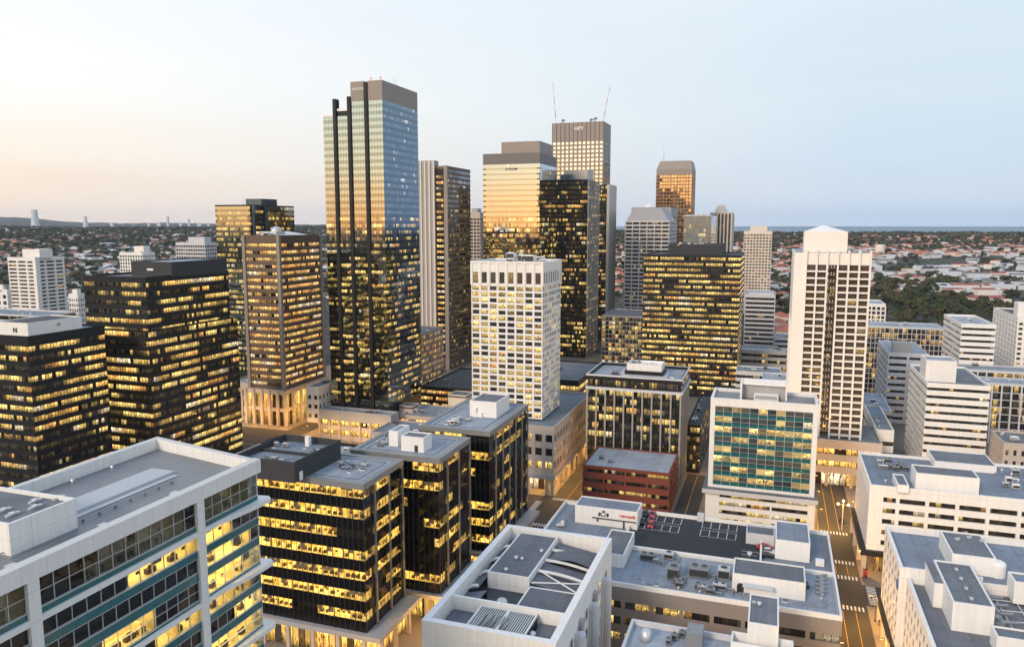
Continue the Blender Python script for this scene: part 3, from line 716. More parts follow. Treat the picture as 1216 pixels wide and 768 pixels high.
def roofC(root, rect, W, L, z1):
    x0, x1, y0, y1 = W-13.5, W-6.5, 4.2, 9.5
    penthouse(root, x0, x1, y0, y1, z1-.3, z1+4.0, 'white_smooth', 'roof_mid', .3)
    penthouse(root, x0-5.5, x0-2.6, y0+3.0, y0+10.5, z1-.3, z1+4.2, 'white_smooth', 'roof_light', .3, 'stair_box')
    m = MB(); m.box(x0+4.2, x0+5.2, y0-.12, y0-.004, z1-.3, z1+1.6); m.build('roof_door', 'metal_dark', root)
    clutter(root, 3, x0-7, 4, L-6, z1-.3, 5, 8, 2, .7)
def roofD(root, rect, W, L, z1):
    x0, y0 = local(rect, 560, 478, z1+5); x1, y1 = local(rect, 589, 482, z1+5)[0], local(rect, 574, 469, z1+5)[1]
    x0, x1, y0, y1 = W*.42, W*.42+9.5, L*.45, L*.45+13
    penthouse(root, x0, x1, y0, y1, z1-.3, z1+5, 'white_smooth', 'roof_mid', .4)
    m = MB(); m.box(x0+1.5, x0+2.6, y0-.9, y0-.004, z1-.3, z1+2.8); m.box(x0+2.6, x0+4.6, y0-.7, y0-.004, z1-.3, z1+1.2); m.build('stair_box', 'white_smooth', root)
    clutter(root, 5, x0+3, 4, y0-5, z1-.3, 6, 9, 2, .8)
black_office('nearest black glass office with a charcoal rooftop box and many lit yellow floors', rB, 3, .9, roofB)
black_office('middle black glass office of three, with two white rooftop boxes', rC, 4, .58, roofC)
black_office('black glass office at the street corner with one tall white rooftop box', rD, 5, .58, roofD)
# lower dark-edged roof behind B (seen between the white office and the boulevard)

rB2 = (rB[0]-12, rB[1]-24, rB[3]+1.5, rB[3]+24, 42)
g = tower('low_office', 'low dark-rimmed roof with clustered white vents behind the nearest black office', rB2, fh=4, wall='dark_panel', glass='g_black', roof='roof_light', nclut=8, seed=12, par=1.0)

# ================================================================ E: white building with sunken roof court
ZE = 32.0
aE, bE = abz(498, 735, ZE); aE2, bE2 = abz(603, 622, ZE); aE3, bE3 = abz(726, 640, ZE)
rE = (aE2, aE3, bE, bE2, ZE); WE, LE = aE3-aE2, bE2-bE; print('E', rE, aE)
RECTS.append(('E', aE2, aE3, bE, bE2, 0))
E = thing('white_office', aE2, bE, 0, 'white office block with a sunken roof court of dark panels, bottom centre', 'office building')
mb = MB(); mb.box(.02, WE-.02, .02, LE-.02, 0, ZE-4.6, 0, nob=True); parapet(mb, 0, WE, 0, LE, ZE-4.7, ZE, 1.5, 0)
mb.build('wall', 'white_render', E)
mb = MB(); mb.box(1.5, WE-1.5, 1.5, LE-1.5, ZE-4.59, ZE-4.5); mb.build('roof', 'roof_dark', E)
zf = ZE-4.5
def L_(px, py, z=ZE-1): return local(rE, px, py, z)
x0, y0 = L_(579, 678, ZE-.6); x1, y1 = L_(627.5, 687, ZE-.6)[0], L_(621, 629, ZE-.6)[1]
penthouse(E, x0, x1, y0, min(y1, LE-2.5), zf, ZE-.6, 'white_render', 'roof_mid', .12); pE = (x0, x1, y0, y1)
x2, y2 = L_(606, 723, ZE-2.2); x3 = L_(660, 741, ZE-2.2)[0]; y3 = L_(625, 698, ZE-2.2)[1]
penthouse(E, x1+.3, WE-2.2, y2, y0-.6, zf, ZE-2.2, 'white_render', 'roof_mid', .12, 'plant_room')
# front cross wall and louvred panels
mb = MB(); mb.box(1.5, WE-1.5, y2-1.6, y2-1.0, zf, ZE-.4); mb.build('cross_wall', 'white_smooth', E)
for q, (u0, u1) in enumerate(((.30, .52), (.53, .74))):
    mb = MB(); xa, xb = WE*u0, WE*u1; mb.box(xa, xb, 2.2, y2-2.0, zf, ZE-1.6, 0)
    for i in range(12):
        xx = xa+(xb-xa)*(i+.3)/12; mb.box(xx, xx+.22, 2.3, y2-2.1, ZE-1.6, ZE-1.35, 1)
    parapet(mb, xa-.1, xb+.1, 2.1, y2-1.9, ZE-1.6, ZE-1.15, .25, 2)
    mb.build('louvre_panel', ['metal_dark', 'metal_light', 'white_smooth'], E)
mb = MB(); xa = WE*.38
for i in range(7): mb.tube((xa+i*.9, 4, ZE-1.2), (xa+.5+i*.8, 7.5, ZE-.7+.1*(i % 3)), .16)
mb.build('duct', 'metal_mid', E)
mb = MB(); mb.box(2, WE*.28, 2, y2-1.8, zf+.01, zf+1.2); mb.box(WE*.76, WE-2, 2, y2-1.8, zf+.01, zf+1.4); mb.build('roof_deck', 'roof_mid', E)
# dark sloping panels between white ribs, both sides of the penthouse
def slope(xa, xb, ya, yb_, za, zb_, name='roof_panel', mat='roof_mid'):
    mb = MB(); mb.quad([(xa, ya, za), (xb, ya, zb_), (xb, yb_, zb_), (xa, yb_, za)]); mb.quad([(xa, ya, zf), (xb, ya, zf), (xb, ya, zb_), (xa, ya, za)], 1)
    mb.quad([(xa, yb_, za), (xb, yb_, zb_), (xb, yb_, zf), (xa, yb_, zf)], 1); mb.build(name, [mat, 'metal_dark'], E)
def rib(xa, xb, y, za, zb_, arch=0.0, w=.4):
    mb = MB(); n_ = 8
    for i in range(n_):
        u, v = i/n_, (i+1)/n_
        z_a = za+(zb_-za)*u+arch*math.sin(math.pi*u); z_b = za+(zb_-za)*v+arch*math.sin(math.pi*v)
        p = [(xa+(xb-xa)*u, y-w/2, z_a-.5), (xa+(xb-xa)*v, y-w/2, z_b-.5), (xa+(xb-xa)*v, y-w/2, z_b), (xa+(xb-xa)*u, y-w/2, z_a)]
        q = [(a_, b_+w, c_) for a_, b_, c_ in p]
        mb.quad(p); mb.quad(q[::-1]); mb.quad([p[3], p[2], q[2], q[3]]); mb.quad([p[1], p[0], q[0], q[1]])
    mb.build('roof_rib', 'white_smooth', E)
ys = [y2-.8+(LE-2.2-(y2-.8))*i/5 for i in range(6)]
for i in range(5):
    slope(1.6, pE[0]-.3 if i > 0 else pE[0]+2, ys[i]+.3, ys[i+1]-.3, ZE-3.4+.4*(i % 2), ZE-2.2)
for i in range(1, 5): rib(1.5, pE[0]-.1, ys[i], ZE-2.6, ZE-1.3, .5)
ys2 = [y0+(LE-2.2-y0)*i/4 for i in range(5)]
for i in range(4):
    if i == 2:
        mb = MB(); n_ = 8; xa, xb = pE[1]+.3, WE-2.2
        for j in range(n_):
            u, v = j/n_, (j+1)/n_; f_ = lambda q: ZE-3.0+2.0*math.sin(math.pi*(.15+.7*q))
            mb.quad([(xa+(xb-xa)*u, ys2[i]+.2, f_(u)), (xa+(xb-xa)*v, ys2[i]+.2, f_(v)), (xa+(xb-xa)*v, ys2[i+1]-.2, f_(v)), (xa+(xb-xa)*u, ys2[i+1]-.2, f_(u))])
        mb.build('vaulted_roof', 'roof_mid', E)
    else: slope(pE[1]+.3, WE-2.0, ys2[i]+.3, ys2[i+1]-.3, ZE-2.0, ZE-3.6)
for i in range(1, 4): rib(pE[1]+.1, WE-1.5, ys2[i], ZE-1.3, ZE-2.6, .4)
mb = MB(); mb.tube((pE[1]+.5, ys2[0], ZE-1.6), (WE-2, ys2[1]-1, ZE-2.6), .16); mb.tube((pE[1]+.5, ys2[1], ZE-1.4), (WE-2, ys2[0], ZE-2.6), .16); mb.build('roof_brace', 'white_smooth', E)
for (px, py, zz, r_) in ((613, 663, ZE-.7, .55), (620, 664, ZE-.7, .45), (643, 655, ZE-.7, .5), (601, 677, ZE-.7, .5), (596, 718, zf+.1, 1.3), (632, 755, zf+1.5, .8)):
    xx, yy = L_(px, py, zz); mb = MB(); mb.cyl(xx, yy, zz-.02, zz+.4*r_+.2, r_*.7, r_*.7, 10); mb.dome(xx, yy, zz+.4*r_+.2, r_, r_*.7, 12, 4); mb.build('roof_vent', 'metal_light', E, True)
# facades
reE = random.Random(31)
for k in range(6):
    zb = ZE-7.6-k*4.6
    if zb < 2: break
    for i in range(7):
        y = 4+i*(LE-6)/7
        o1 = MB(); o1.quad([(WE+.01, y, zb), (WE+.01, y+2.0, zb), (WE+.01, y+2.0, zb+2.1), (WE+.01, y, zb+2.1)], 0, [(i*2, k+.01), (i*2+2, k+.01), (i*2+2, k+.99), (i*2, k+.99)])
        o1.box(WE-.1, WE+.14, y-.18, y, zb-.15, zb+2.25, 1); o1.box(WE-.1, WE+.14, y+2.0, y+2.18, zb-.15, zb+2.25, 1); o1.box(WE-.1, WE+.22, y, y+2.0, zb-.2, zb, 1)
        o1.build('window', ['g_office', 'pale_grey'], E)
    for i in range(5):
        x = 3+i*(WE-5)/5
        o1 = MB(); o1.quad([(x, -.01, zb), (x+2.6, -.01, zb), (x+2.6, -.01, zb+2.0), (x, -.01, zb+2.0)], 0, [(i*2, k+.01), (i*2+2, k+.01), (i*2+2, k+.99), (i*2, k+.99)])
        o1.box(x, x+2.6, -.2, .1, zb-.2, zb, 1); o1.build('window', ['g_office', 'pale_grey'], E)
for i in range(4):
    y = 2.2+i*(LE-5)/3.6; mb = MB(); mb.cyl(WE+1.3, y, 0, ZE-6.0, .95, .95, 16); mb.dome(WE+1.3, y, ZE-6.0, .95, .8, 16, 4); mb.box(WE-.1, WE+1.3, y-.7, y+.7, ZE-7, ZE-5.6, 0)
    mb.build('round_pilaster', 'pale_grey', E, False)
    if i < 3:
        mb = MB(); mb.box(WE+.02, WE+.9, y+2.6, y+4.2, 0, ZE-4.5); mb.build('facade_panel', 'grey_wall', E)
# ================================================================ H: long low block with rooftop car park
ZH = 18.0
rH = (-64.0, 18.3, 187.5, 241.0, ZH); WH, LH = rH[1]-rH[0], rH[3]-rH[2]; RECTS.append(('H', *rH[:4], 0))
Hh = thing('retail_block', rH[0], rH[2], 0, 'long low tan and white block with a dark rooftop car park and white stair towers', 'commercial building')
ym = 211.5-187.5           # the deck starts here
xd0, xd1 = -39.5+64, -1.0+64
mb = MB(); bands = [(0, 2.2), (4.4, 6.6), (8.8, 11.0), (13.0, ZH-1.2)]
for (za, zb) in bands: mb.box(0, WH, 0, LH, za, zb, 0)
for x in range(12): mb.box(x*WH/11-.5, x*WH/11+.5, -.01, .6, 0, ZH-1.2) if 0 < x < 11 else None
for y in range(1, 6): mb.box(WH-.6, WH+.01, y*LH/6-.5, y*LH/6+.5, 0, ZH-1.2)
mb.build('wall', 'taupe_panel', Hh)
for k, (za, zb) in enumerate(((2.2, 4.4), (6.6, 8.8), (11.0, 13.0))):
    gb = MB(); ringquads(gb, .35, WH-.35, .35, LH-.35, za, zb, k+90, 1.8, 'fr'); ringquads(gb, .35, WH-.35, .35, LH-.35, za, zb, k+90, 1.8, 'bl'); gb.build('window_band', 'g_podium', Hh)
mb = MB()
mb.box(0, WH, 0, .5, ZH-1.2, ZH); mb.box(WH-.5, WH, .5, LH, ZH-1.2, ZH); mb.box(0, WH-.5, LH-.5, LH, ZH-1.2, ZH); mb.box(0, .5, .5, LH-.5, ZH-1.2, ZH)
mb.box(.5, WH-.5, ym-.3, ym+.3, ZH-1.2, ZH+.1); mb.box(xd0-.3, xd0+.3, ym+.3, LH-.5, ZH-1.2, ZH+.2); mb.box(xd1, xd1+.5, ym+.3, LH-.5, ZH-1.2, ZH+.2)
mb.build('parapet', 'white_smooth', Hh)
mb = MB(); mb.box(.5, WH-.5, .5, ym-.3, ZH-1.19, ZH-1.1); mb.build('roof', 'roof_light', Hh)
mb = MB(); mb.box(.5, xd0-.3, ym+.3, LH-.5, ZH-1.19, ZH-1.1); mb.box(xd1+.5, WH-.5, ym+.3, LH-.5, ZH-1.19, ZH-1.1); mb.each('roof', 'roof_blue', Hh)
mb = MB(); mb.box(xd0+.3, xd1, ym+.3, LH-.5, ZH-1.19, ZH-1.12); mb.build('parking_deck', 'roof_deck', Hh)
zd = ZH-1.12
mb = MB()
def bay(x, y, l): mb.box(x-.07, x+.07, y, y+l, zd+.001, zd+.008)
for i in range(6): bay(xd0+1.5+i*2.6, LH-6.2, 5.0)
for i in range(6): bay(xd0+1.5+i*2.6, LH-13.0, 5.0)
for i in range(5): bay(xd0+21+i*2.6, LH-6.2, 5.0)
for i in range(5): bay(xd0+21+i*2.6, LH-12.6, 5.0)
for yy in (LH-6.2, LH-13.0, LH-8.0): mb.box(xd0+1.4, xd0+14.6, yy, yy+.1, zd+.001, zd+.007); mb.box(xd0+20.9, xd0+31.5, yy, yy+.1, zd+.001, zd+.007)
for i in range(4): mb.box(xd1-5.0, xd1-.6, ym+2+i*2.5, ym+2.14+i*2.5, zd+.001, zd+.008)
mb.each('bay_marking', 'paint_white', Hh)
# penthouses (pixels of their top corners)
zr = ZH-1.1
p = pbox(Hh, rH, (683, 599), (756, 610), (690.5, 588), zr, ZH+4.6, 'white_smooth', 'roof_blue', 'sign_penthouse', .35)
text(Hh, 'remasb', p[1]-5.6, p[2]-.12, ZH+2.4, 1.5, 'letter_red', xs=1.15)
lg = MB()
for q in range(3): lg.dome((p[0]+p[1])/2-1.9+q*1.2, p[2]-.02, ZH+2.6+(q % 2)*.7, .55, .55, 8, 3)
for q in range(4): lg.box((p[0]+p[1])/2-2.4+q*.9, (p[0]+p[1])/2-1.9+q*.9, p[2]-.14, p[2]-.004, ZH+1.9, ZH+2.4)
lg.build('emblem', 'letter_dark', Hh)
m = MB(); m.box(p[0]+(p[1]-p[0])*.28, p[1]-.3, p[2]-.5, p[2]-.004, ZH+1.2, ZH+1.4); m.box(p[0]+(p[1]-p[0])*.36, p[0]+(p[1]-p[0])*.38, p[2]-.4, p[2]-.1, ZH+.2, ZH+1.2); m.box(p[0]+(p[1]-p[0])*.78, p[0]+(p[1]-p[0])*.8, p[2]-.4, p[2]-.1, zr, ZH+1.2)
m.build('door_canopy', 'metal_dark', Hh)
pbox(Hh, rH, (711, 655), (738, 665), (722, 627), zr, ZH+2.6, 'white_smooth', 'roof_mid', 'penthouse', .3)
pbox(Hh, rH, (921, 640), (962, 642), (921, 617), zr, ZH+4.5, 'white_smooth', 'roof_blue', 'stair_box', .3)
pbox(Hh, rH, (886, 632), (920, 634), (887, 622), zr, ZH+2.2, 'pale_grey', 'roof_mid', 'penthouse', .3)
pl = pbox(Hh, rH, (870, 680), (957, 693), (872, 661), zr, ZH+3.6, 'white_smooth', 'roof_mid', 'long_penthouse', .3)
mb = MB(); mb.box(pl[0]+1.5, pl[0]+3.0, pl[2]-.05, pl[2]-.004, zr, zr+2.3); mb.box(pl[0]+1.2, pl[0]+1.45, pl[2]-1.0, pl[2]-.01, zr, zr+2.0); mb.build('louvre_door', 'metal_dark', Hh)
mb = MB(); mb.box(pl[0]+2.6, pl[0]+10, pl[2]-2.4, pl[2]-.3, ZH+1.4, ZH+1.6); mb.tube((pl[0]+3, pl[2]-2.2, zr), (pl[0]+3, pl[2]-2.2, ZH+1.4), .08); mb.tube((pl[0]+9.6, pl[2]-2.2, zr), (pl[0]+9.6, pl[2]-2.2, ZH+1.4), .08); mb.build('roof_canopy', 'pale_grey', Hh)
for (px, py, w, l, h, f_) in ((760, 665, 4.0, 2.2, 1.9, 2), (788, 664, 2.6, 2.4, 1.8, 1), (792, 688, 3.0, 4.0, 3.2, 1), (818, 685, 5.0, 4.4, 2.6, 2), (852, 688, 3.0, 3.2, 2.8, 1), (846, 700, 3.4, 1.8, 1.6, 2), (838, 705, 2.2, 1.8, 1.4, 1), (775, 668, 1.4, 1.4, 1.2, 1)):
    xx, yy = local(rH, px, py, zr); hvac(Hh, xx, yy, zr, w, l, h, R.choice(['metal_light', 'metal_mid', 'metal_mid']), f_); m_ = MB(); m_.tube((xx+w, yy+l/2, zr+.5), (xx+w+1.6, yy+l/2, zr+.5), .25); m_.tube((xx+w+1.6, yy+l/2, zr+.5), (xx+w+1.6, yy-1.2, zr+.5), .25); m_.build('duct', 'metal_mid', Hh)
for q in range(5):
    xx, yy = local(rH, 976, 706-q*5, zr); mb = MB(); mb.tube((xx-1.5, yy, zr+.3), (xx+1.2, yy+.8, zr+.8), .3); mb.dome(xx, yy, zr+.2, .9, .6, 10, 3); mb.build('duct', 'metal_mid', Hh)
for (px, py) in ((668, 622), (936, 600+28), (890, 660), (700, 640)):
    xx, yy = local(rH, px, py, zr); mb = MB(); mb.cyl(xx, yy, zr, zr+.8, .35, .35, 8); mb.dome(xx, yy, zr+.8, .8, .6, 10, 3); mb.build('roof_vent', 'metal_light', Hh)
xx, yy = local(rH, 669, 626, zr)
mb = MB(); mb.tube((xx-2.2, yy, zr+.5), (xx+.3, yy+.3, zr+.9), .5, .7, 10); mb.build('duct', 'metal_light', Hh)
railing(Hh, .9, WH-.9, .9, ym-.9, zr); clutter(Hh, 30, 54, 2, 9, zr, 6, 77, 3, .8); clutter(Hh, 66, 80, 2, 20, zr, 3, 78, 1, .8)
mb = MB(); x_, y_ = local(rH, 973, 672, zr); mb.box(x_-1, x_+1.2, y_, y_+1.6, zr, zr+1.6); mb.build('roof_hatch', 'white_smooth', Hh)
mb = MB(); xx, yy = local(rH, 831, 618, ZH); mb.box(xx-1, xx+1, LH-1.6, LH-.2, ZH-1.1, ZH+1.4); mb.build('ticket_box', 'pale_grey', Hh)

# ================================================================ J: block with lift tower, bottom edge
ZJ = 22.0
rJ = (-27.5, 6.8, 118.0, 163.0, ZJ); WJ, LJ = rJ[1]-rJ[0], rJ[3]-rJ[2]; RECTS.append(('J', *rJ[:4], 0))
J = thing('low_office', rJ[0], rJ[2], 0, 'white-rimmed roof with a lift tower at the bottom edge, before the rooftop car park block', 'commercial building')
mb = MB(); mb.box(0, WJ, 0, LJ, 0, ZJ-1.3); parapet(mb, -.01, WJ+.01, -.01, LJ+.01, ZJ-1.3, ZJ, .6); mb.build('wall', 'pale_grey', J)
mb = MB(); mb.box(.6, WJ-.6, .6, LJ-.6, ZJ-1.29, ZJ-1.2); mb.build('roof', 'roof_light', J)
zj = ZJ-1.2
pj = pbox(J, rJ, (888, 738), (925, 742), (892, 704), zj, ZJ+5.0, 'white_smooth', 'roof_mid', 'lift_tower', .2)
mb = MB(); xx, yy = (pj[0]+pj[1])/2-1, (pj[2]+pj[3])/2+2; mb.cyl(xx, yy, ZJ+4.8, ZJ+5.3, .3, .3, 8); mb.dome(xx, yy, ZJ+5.3, .6, .4, 10, 3); mb.box(xx-1.5, xx-.7, yy+.5, yy+1.0, ZJ+4.8, ZJ+5.2); mb.build('roof_vent', 'metal_light', J)
mb = MB(); parapet(mb, pj[0]-3.2, pj[1]+3.0, pj[2]-2.6, min(pj[3]+1, LJ-.7), zj, ZJ+1.4, .35); mb.build('screen_wall', 'white_smooth', J)
hvac(J, pj[0]-.2, pj[2]-2.0, zj, 1.6, 1.4, 1.6, 'metal_mid'); hvac(J, pj[0]+2.4, pj[2]-2.0, zj, 1.8, 1.4, 1.2, 'metal_mid'); hvac(J, pj[0]+4.8, pj[2]-2.0, zj, 1.2, 1.2, 1.8, 'metal_mid')
pbox(J, rJ, (815, 750), (834, 753), (817, 738), zj, ZJ+2.6, 'metal_mid', 'metal_mid', 'plant_box', .1)
xx, yy = local(rJ, 767, 760, zj); mb = MB(); mb.cyl(xx, yy, zj, zj+2.2, 1.1, 1.1, 18); mb.dome(xx, yy, zj+2.2, 1.1, .5, 18, 3); mb.build('water_tank', 'metal_light', J, True)
for (px, py) in ((797, 760), (806, 757), (790, 766), (815, 762)):
    xx, yy = local(rJ, px, py, zj); hvac(J, xx, yy, zj, 1.2, 1.0, 1.5, 'metal_mid')

# ================================================================ L: parking garage (right)
rL = place((1033, 575), 1021, 1290, z=30.0, lo=True); rL = (rL[0], rL[1], rL[2], rL[3]+6, 30.0); WL, LL = rL[1]-rL[0], rL[3]-rL[2]; RECTS.append(('L', *rL[:4], 0)); print('L', rL)
Lg = thing('parking_garage', rL[0], rL[2], 0, 'white parking garage with long dark slots and white roof boxes above the lit corner pavement', 'parking garage')
zb0 = 9.0; mb = MB(); nfl = 5; fhL = (30-3.6-zb0)/nfl
for k in range(nfl):
    z = zb0+k*fhL
    mb.box(0, WL, 0, LL, z, z+fhL*.54)
mb.box(0, WL, 0, LL, 30-3.6, 30-1.0); parapet(mb, -.01, WL+.01, -.01, LL+.01, 28.9, 30, .6)
for i in range(8):
    x = WL*i/7; mb.box(max(-.005, x-.5), min(WL+.005, x+.5), -.02, .9, zb0, 26.5)
mb.box(0, 4.0, -.03, .9, zb0, 26.5)
mb.build('wall', 'white_render', Lg)
mb = MB(); mb.box(.6, WL-.6, .6, LL-.6, 29.01, 29.1); mb.build('roof', 'roof_blue', Lg)
for k in range(nfl):
    z = zb0+k*fhL+fhL*.54; gb = MB(); ringquads(gb, .7, WL-.7, .7, LL-.7, z, z+fhL*.46, k+12, 1.5, 'fb'); gb.build('parking_slot', 'g_garage', Lg)
mb = MB()    # perforated stone screen on the street side
for k in range(12):
    for i in range(14):
        z = zb0+.6+k*(26.4-zb0)/12; y = 1.0+i*(LL-2)/14+(.6 if k % 2 else 0); mb.box(-.16, .02, y, y+.9, z, z+.95)
mb.box(0, .3, 0, LL, zb0, 26.5); mb.build('stone_screen', 'pale_grey', Lg)
mb = MB(); mb.box(-1.6, WL+.1, -1.4, LL, zb0-1.6, zb0-.01); mb.build('canopy', 'dark_panel', Lg)
mb = MB()
for y in (-.9, 12, 24, LL-2): mb.box(-1.2, .2, y, y+1.4, .15, zb0-1.6)
for x in (14, 28, 42): mb.box(x, x+1.4, -.9, .5, .15, zb0-1.6)
mb.each('column', 'tan_wall', Lg)
gb = MB(); ringquads(gb, 4.5, WL, 5, LL, .15, zb0-1.6, 88, 2.2, 'frl'); gb.build('shopfront', 'g_shop', Lg)
zl = 29.1
pbox(Lg, rL, (1110, 547), (1186, 556), (1104, 533), zl, 31.6, 'white_smooth', 'roof_mid', 'penthouse', .3)
pL = pbox(Lg, rL, (1088, 561), (1166, 571), (1087, 551), zl, 34.4, 'white_smooth', 'roof_mid', 'penthouse', .3)
pbox(Lg, rL, (1066, 575), (1080, 577), (1062, 562), zl, 31.5, 'white_smooth', 'roof_mid', 'skylight_box', .3)
for q in range(6):
    xx, yy = local(rL, 1052+q*4, 555+(q % 3)*2, zl); hvac(Lg, xx, yy, zl, 2.0, 1.6, 1.5, 'metal_mid')
clutter(Lg, 38, WL-6, 6, LL-4, zl, 6, 33, 2); clutter(Lg, 3, 12, 3, LL-3, zl, 3, 34, 1)

# ================================================================ M: white building, bottom right
ZM = 28.0
aM, bM = abz(1059, 625, ZM); rM = (aM, aM+52, bM-82, bM, ZM); WM, LM = 52, 82; RECTS.append(('M', *rM[:4], 0)); print('M', rM)
M = thing('white_department_store', rM[0], rM[2], 0, 'white building with rows of small windows and several stepped penthouses, bottom right corner', 'commercial building')
# two street wings: the far one proud of the near one
yj = LM-27
mb = MB()
def wallwin(x, ya, yb_, z0, z1, nw, nf_, wfr=.62, hfr=.58):
    """street wall (normal -x) at x with nw by nf_ real openings"""
    dy = (yb_-ya)/nw; dz = (z1-z0)/nf_
    for k in range(nf_+1):
        za = z0+k*dz-(dz*(1-hfr)/2 if k else 0); zb = z0+k*dz+(dz*(1-hfr)/2 if k < nf_ else 0); mb.box(x, x+.8, ya, yb_, za, zb)
    for i in range(nw+1):
        y0_ = max(ya, ya+i*dy-dy*(1-wfr)/2); y1_ = min(yb_, ya+i*dy+dy*(1-wfr)/2); mb.box(x-.004, x+.75, y0_, y1_, z0, z1)
    for k in range(nf_):
        for i in range(nw):
            o1 = MB(); y0_ = ya+i*dy+dy*(1-wfr)/2; y1_ = ya+(i+1)*dy-dy*(1-wfr)/2; za = z0+k*dz+dz*(1-hfr)/2; zb = z0+(k+1)*dz-dz*(1-hfr)/2
            o1.quad([(x+.16, y1_+.02, za-.02), (x+.16, y0_-.02, za-.02), (x+.16, y0_-.02, zb+.02), (x+.16, y1_+.02, zb+.02)], 0, [(i, k+.01), (i+.99, k+.01), (i+.99, k+.99), (i, k+.99)])
            o1.build('window', 'g_balcony', M)
wallwin(-1.6, yj, LM, 7.5, ZM-1, 6, 6); wallwin(0, 0, yj, 7.5, ZM-3.5, 15, 5, .6, .58)
mb.box(-.8, WM, yj, LM, 7.5, ZM-1.3); mb.box(.8, WM, 0, yj, 7.5, ZM-3.9)
mb.box(-1.61, -.81, yj-.01, LM+.01, ZM-1.0, ZM); mb.box(-.81, WM+.01, LM-.6, LM+.01, ZM-1.3, ZM); mb.box(-.81, 16, yj-.01, yj+.6, ZM-1.3, ZM); mb.box(-1.6, -.8, yj-.008, yj+.5, 7.5, ZM-1)
mb.box(-.01, .79, -.01, yj-.02, ZM-3.5, ZM-2.2); mb.box(WM-.5, WM, 0, yj, ZM-3.9, ZM-2.2)
mb.build('wall', 'white_render', M)
mb = MB(); mb.box(-.8, WM-.6, yj+.6, LM-.6, ZM-1.29, ZM-1.2); mb.box(.8, WM-.6, .5, yj-.02, ZM-3.89, ZM-3.8, 1); mb.build('roof', ['roof_blue', 'roof_mid'], M)
mb = MB(); mb.dome(-1.75, yj+1.8, ZM-5.5, .1, .1, 4, 2)
mb.v = []; mb.f = []; mb.m = []; mb.uv = []
mb.tube((-1.62, yj+1.6, ZM-5), (-1.8, yj+1.6, ZM-5), 1.3, 1.3, 20); mb.build('round_sign', 'blue_disc', M)
mb = MB(); mb.box(-2.6, WM, -.5, LM+.5, 6.2, 7.49); mb.build('canopy', 'dark_panel', M)
mb = MB(); y_ = 1.0
while y_ < LM: mb.box(-2.3, -1.1, y_, y_+1.2, .15, 6.2); y_ += 8
mb.each('column', 'tan_wall', M)
gb = MB(); ringquads(gb, 2.5, WM, .5, LM-1, .15, 6.2, 61, 2.4, 'flb'); gb.build('shopfront', 'g_shop', M)
z5, z6 = ZM-1.2, ZM-3.8
pbox(M, rM, (1131, 657), (1184, 664), (1117, 629), z5, ZM+3.4, 'white_smooth', 'roof_mid', 'penthouse', .3)
q1 = pbox(M, rM, (1132, 714), (1183, 723), (1102, 663), z6, ZM+2.6, 'white_smooth', 'roof_mid', 'long_penthouse', .3)
mb = MB(); mb.box(q1[0]-1.8, q1[0]-.01, q1[3]-12, q1[3]-.3, z6, ZM+2.0, 0, 1); mb.build('penthouse_step', ['white_smooth', 'roof_mid'], M)
for q in range(4): 
    mb = MB(); x_, y_ = (q1[0]+q1[1])/2+.3, q1[2]+3+q*(q1[3]-q1[2]-6)/3.2; mb.box(x_-.5, x_+.2, y_, y_+.5, ZM+2.3, ZM+2.7); mb.cyl(x_, y_, ZM+2.3, ZM+2.8, .3, .2, 8); mb.build('roof_vent', 'metal_light', M)
for (px, py) in ((1136, 640), (1145, 633), (1150, 638), (1165, 642)):
    x_, y_ = local(rM, px, py, ZM+3.2); mb = MB(); mb.box(x_-.4, x_+.4, y_-.3, y_+.3, ZM+3.1, ZM+3.5); mb.cyl(x_+.5, y_, ZM+3.1, ZM+3.7, .25, .3, 8); mb.build('roof_vent', 'metal_light', M)
mb = MB(); x_, y_ = local(rM, 1185, 668, ZM+2); mb.cyl(x_, y_, z5, ZM+1.8, 1.8, 1.8, 16); mb.dome(x_, y_, ZM+1.8, 1.8, .9, 16, 3); mb.build('stair_turret', 'white_smooth', M)
pbox(M, rM, (1205, 690), (1250, 697), (1200, 678), z5-2, ZM+2.0, 'white_smooth', 'roof_blue', 'penthouse', .3)
xq = q1[1]+.6
for q in range(4):
    mb = MB(); y_ = q1[2]+4+q*4.0; mb.box(xq, xq+2.6, y_, y_+2.8, z6, z6+1.4+.4*(q % 2)); mb.cyl(xq+1.3, y_+1.4, z6+1.8, z6+2.2, .9, .9, 12); mb.tube((xq+1.3, y_+1.4, z6+.8), (xq+5.5, y_+2.0, z6+.9), .45); mb.build('air_handler', 'metal_mid', M)
mb = MB()
for q in range(4): mb.tube((xq+.5, q1[2]+2+q*5, z6+.5), (xq+14, q1[2]+3+q*5, z6+.5), .12)
for q in range(3): mb.tube((xq+4+q*4, q1[2]+1, z6+.5), (xq+4+q*4, q1[2]+18, z6+.5), .12)
mb.build('pipe_rack', 'pale_grey', M)
pbox(M, rM, (1184, 755), (1230, 765), (1180, 742), z6, ZM, 'white_smooth', 'roof_mid', 'penthouse', .3)
clutter(M, q1[1]+8, WM-4, 8, yj-4, z6, 6, 91, 3)

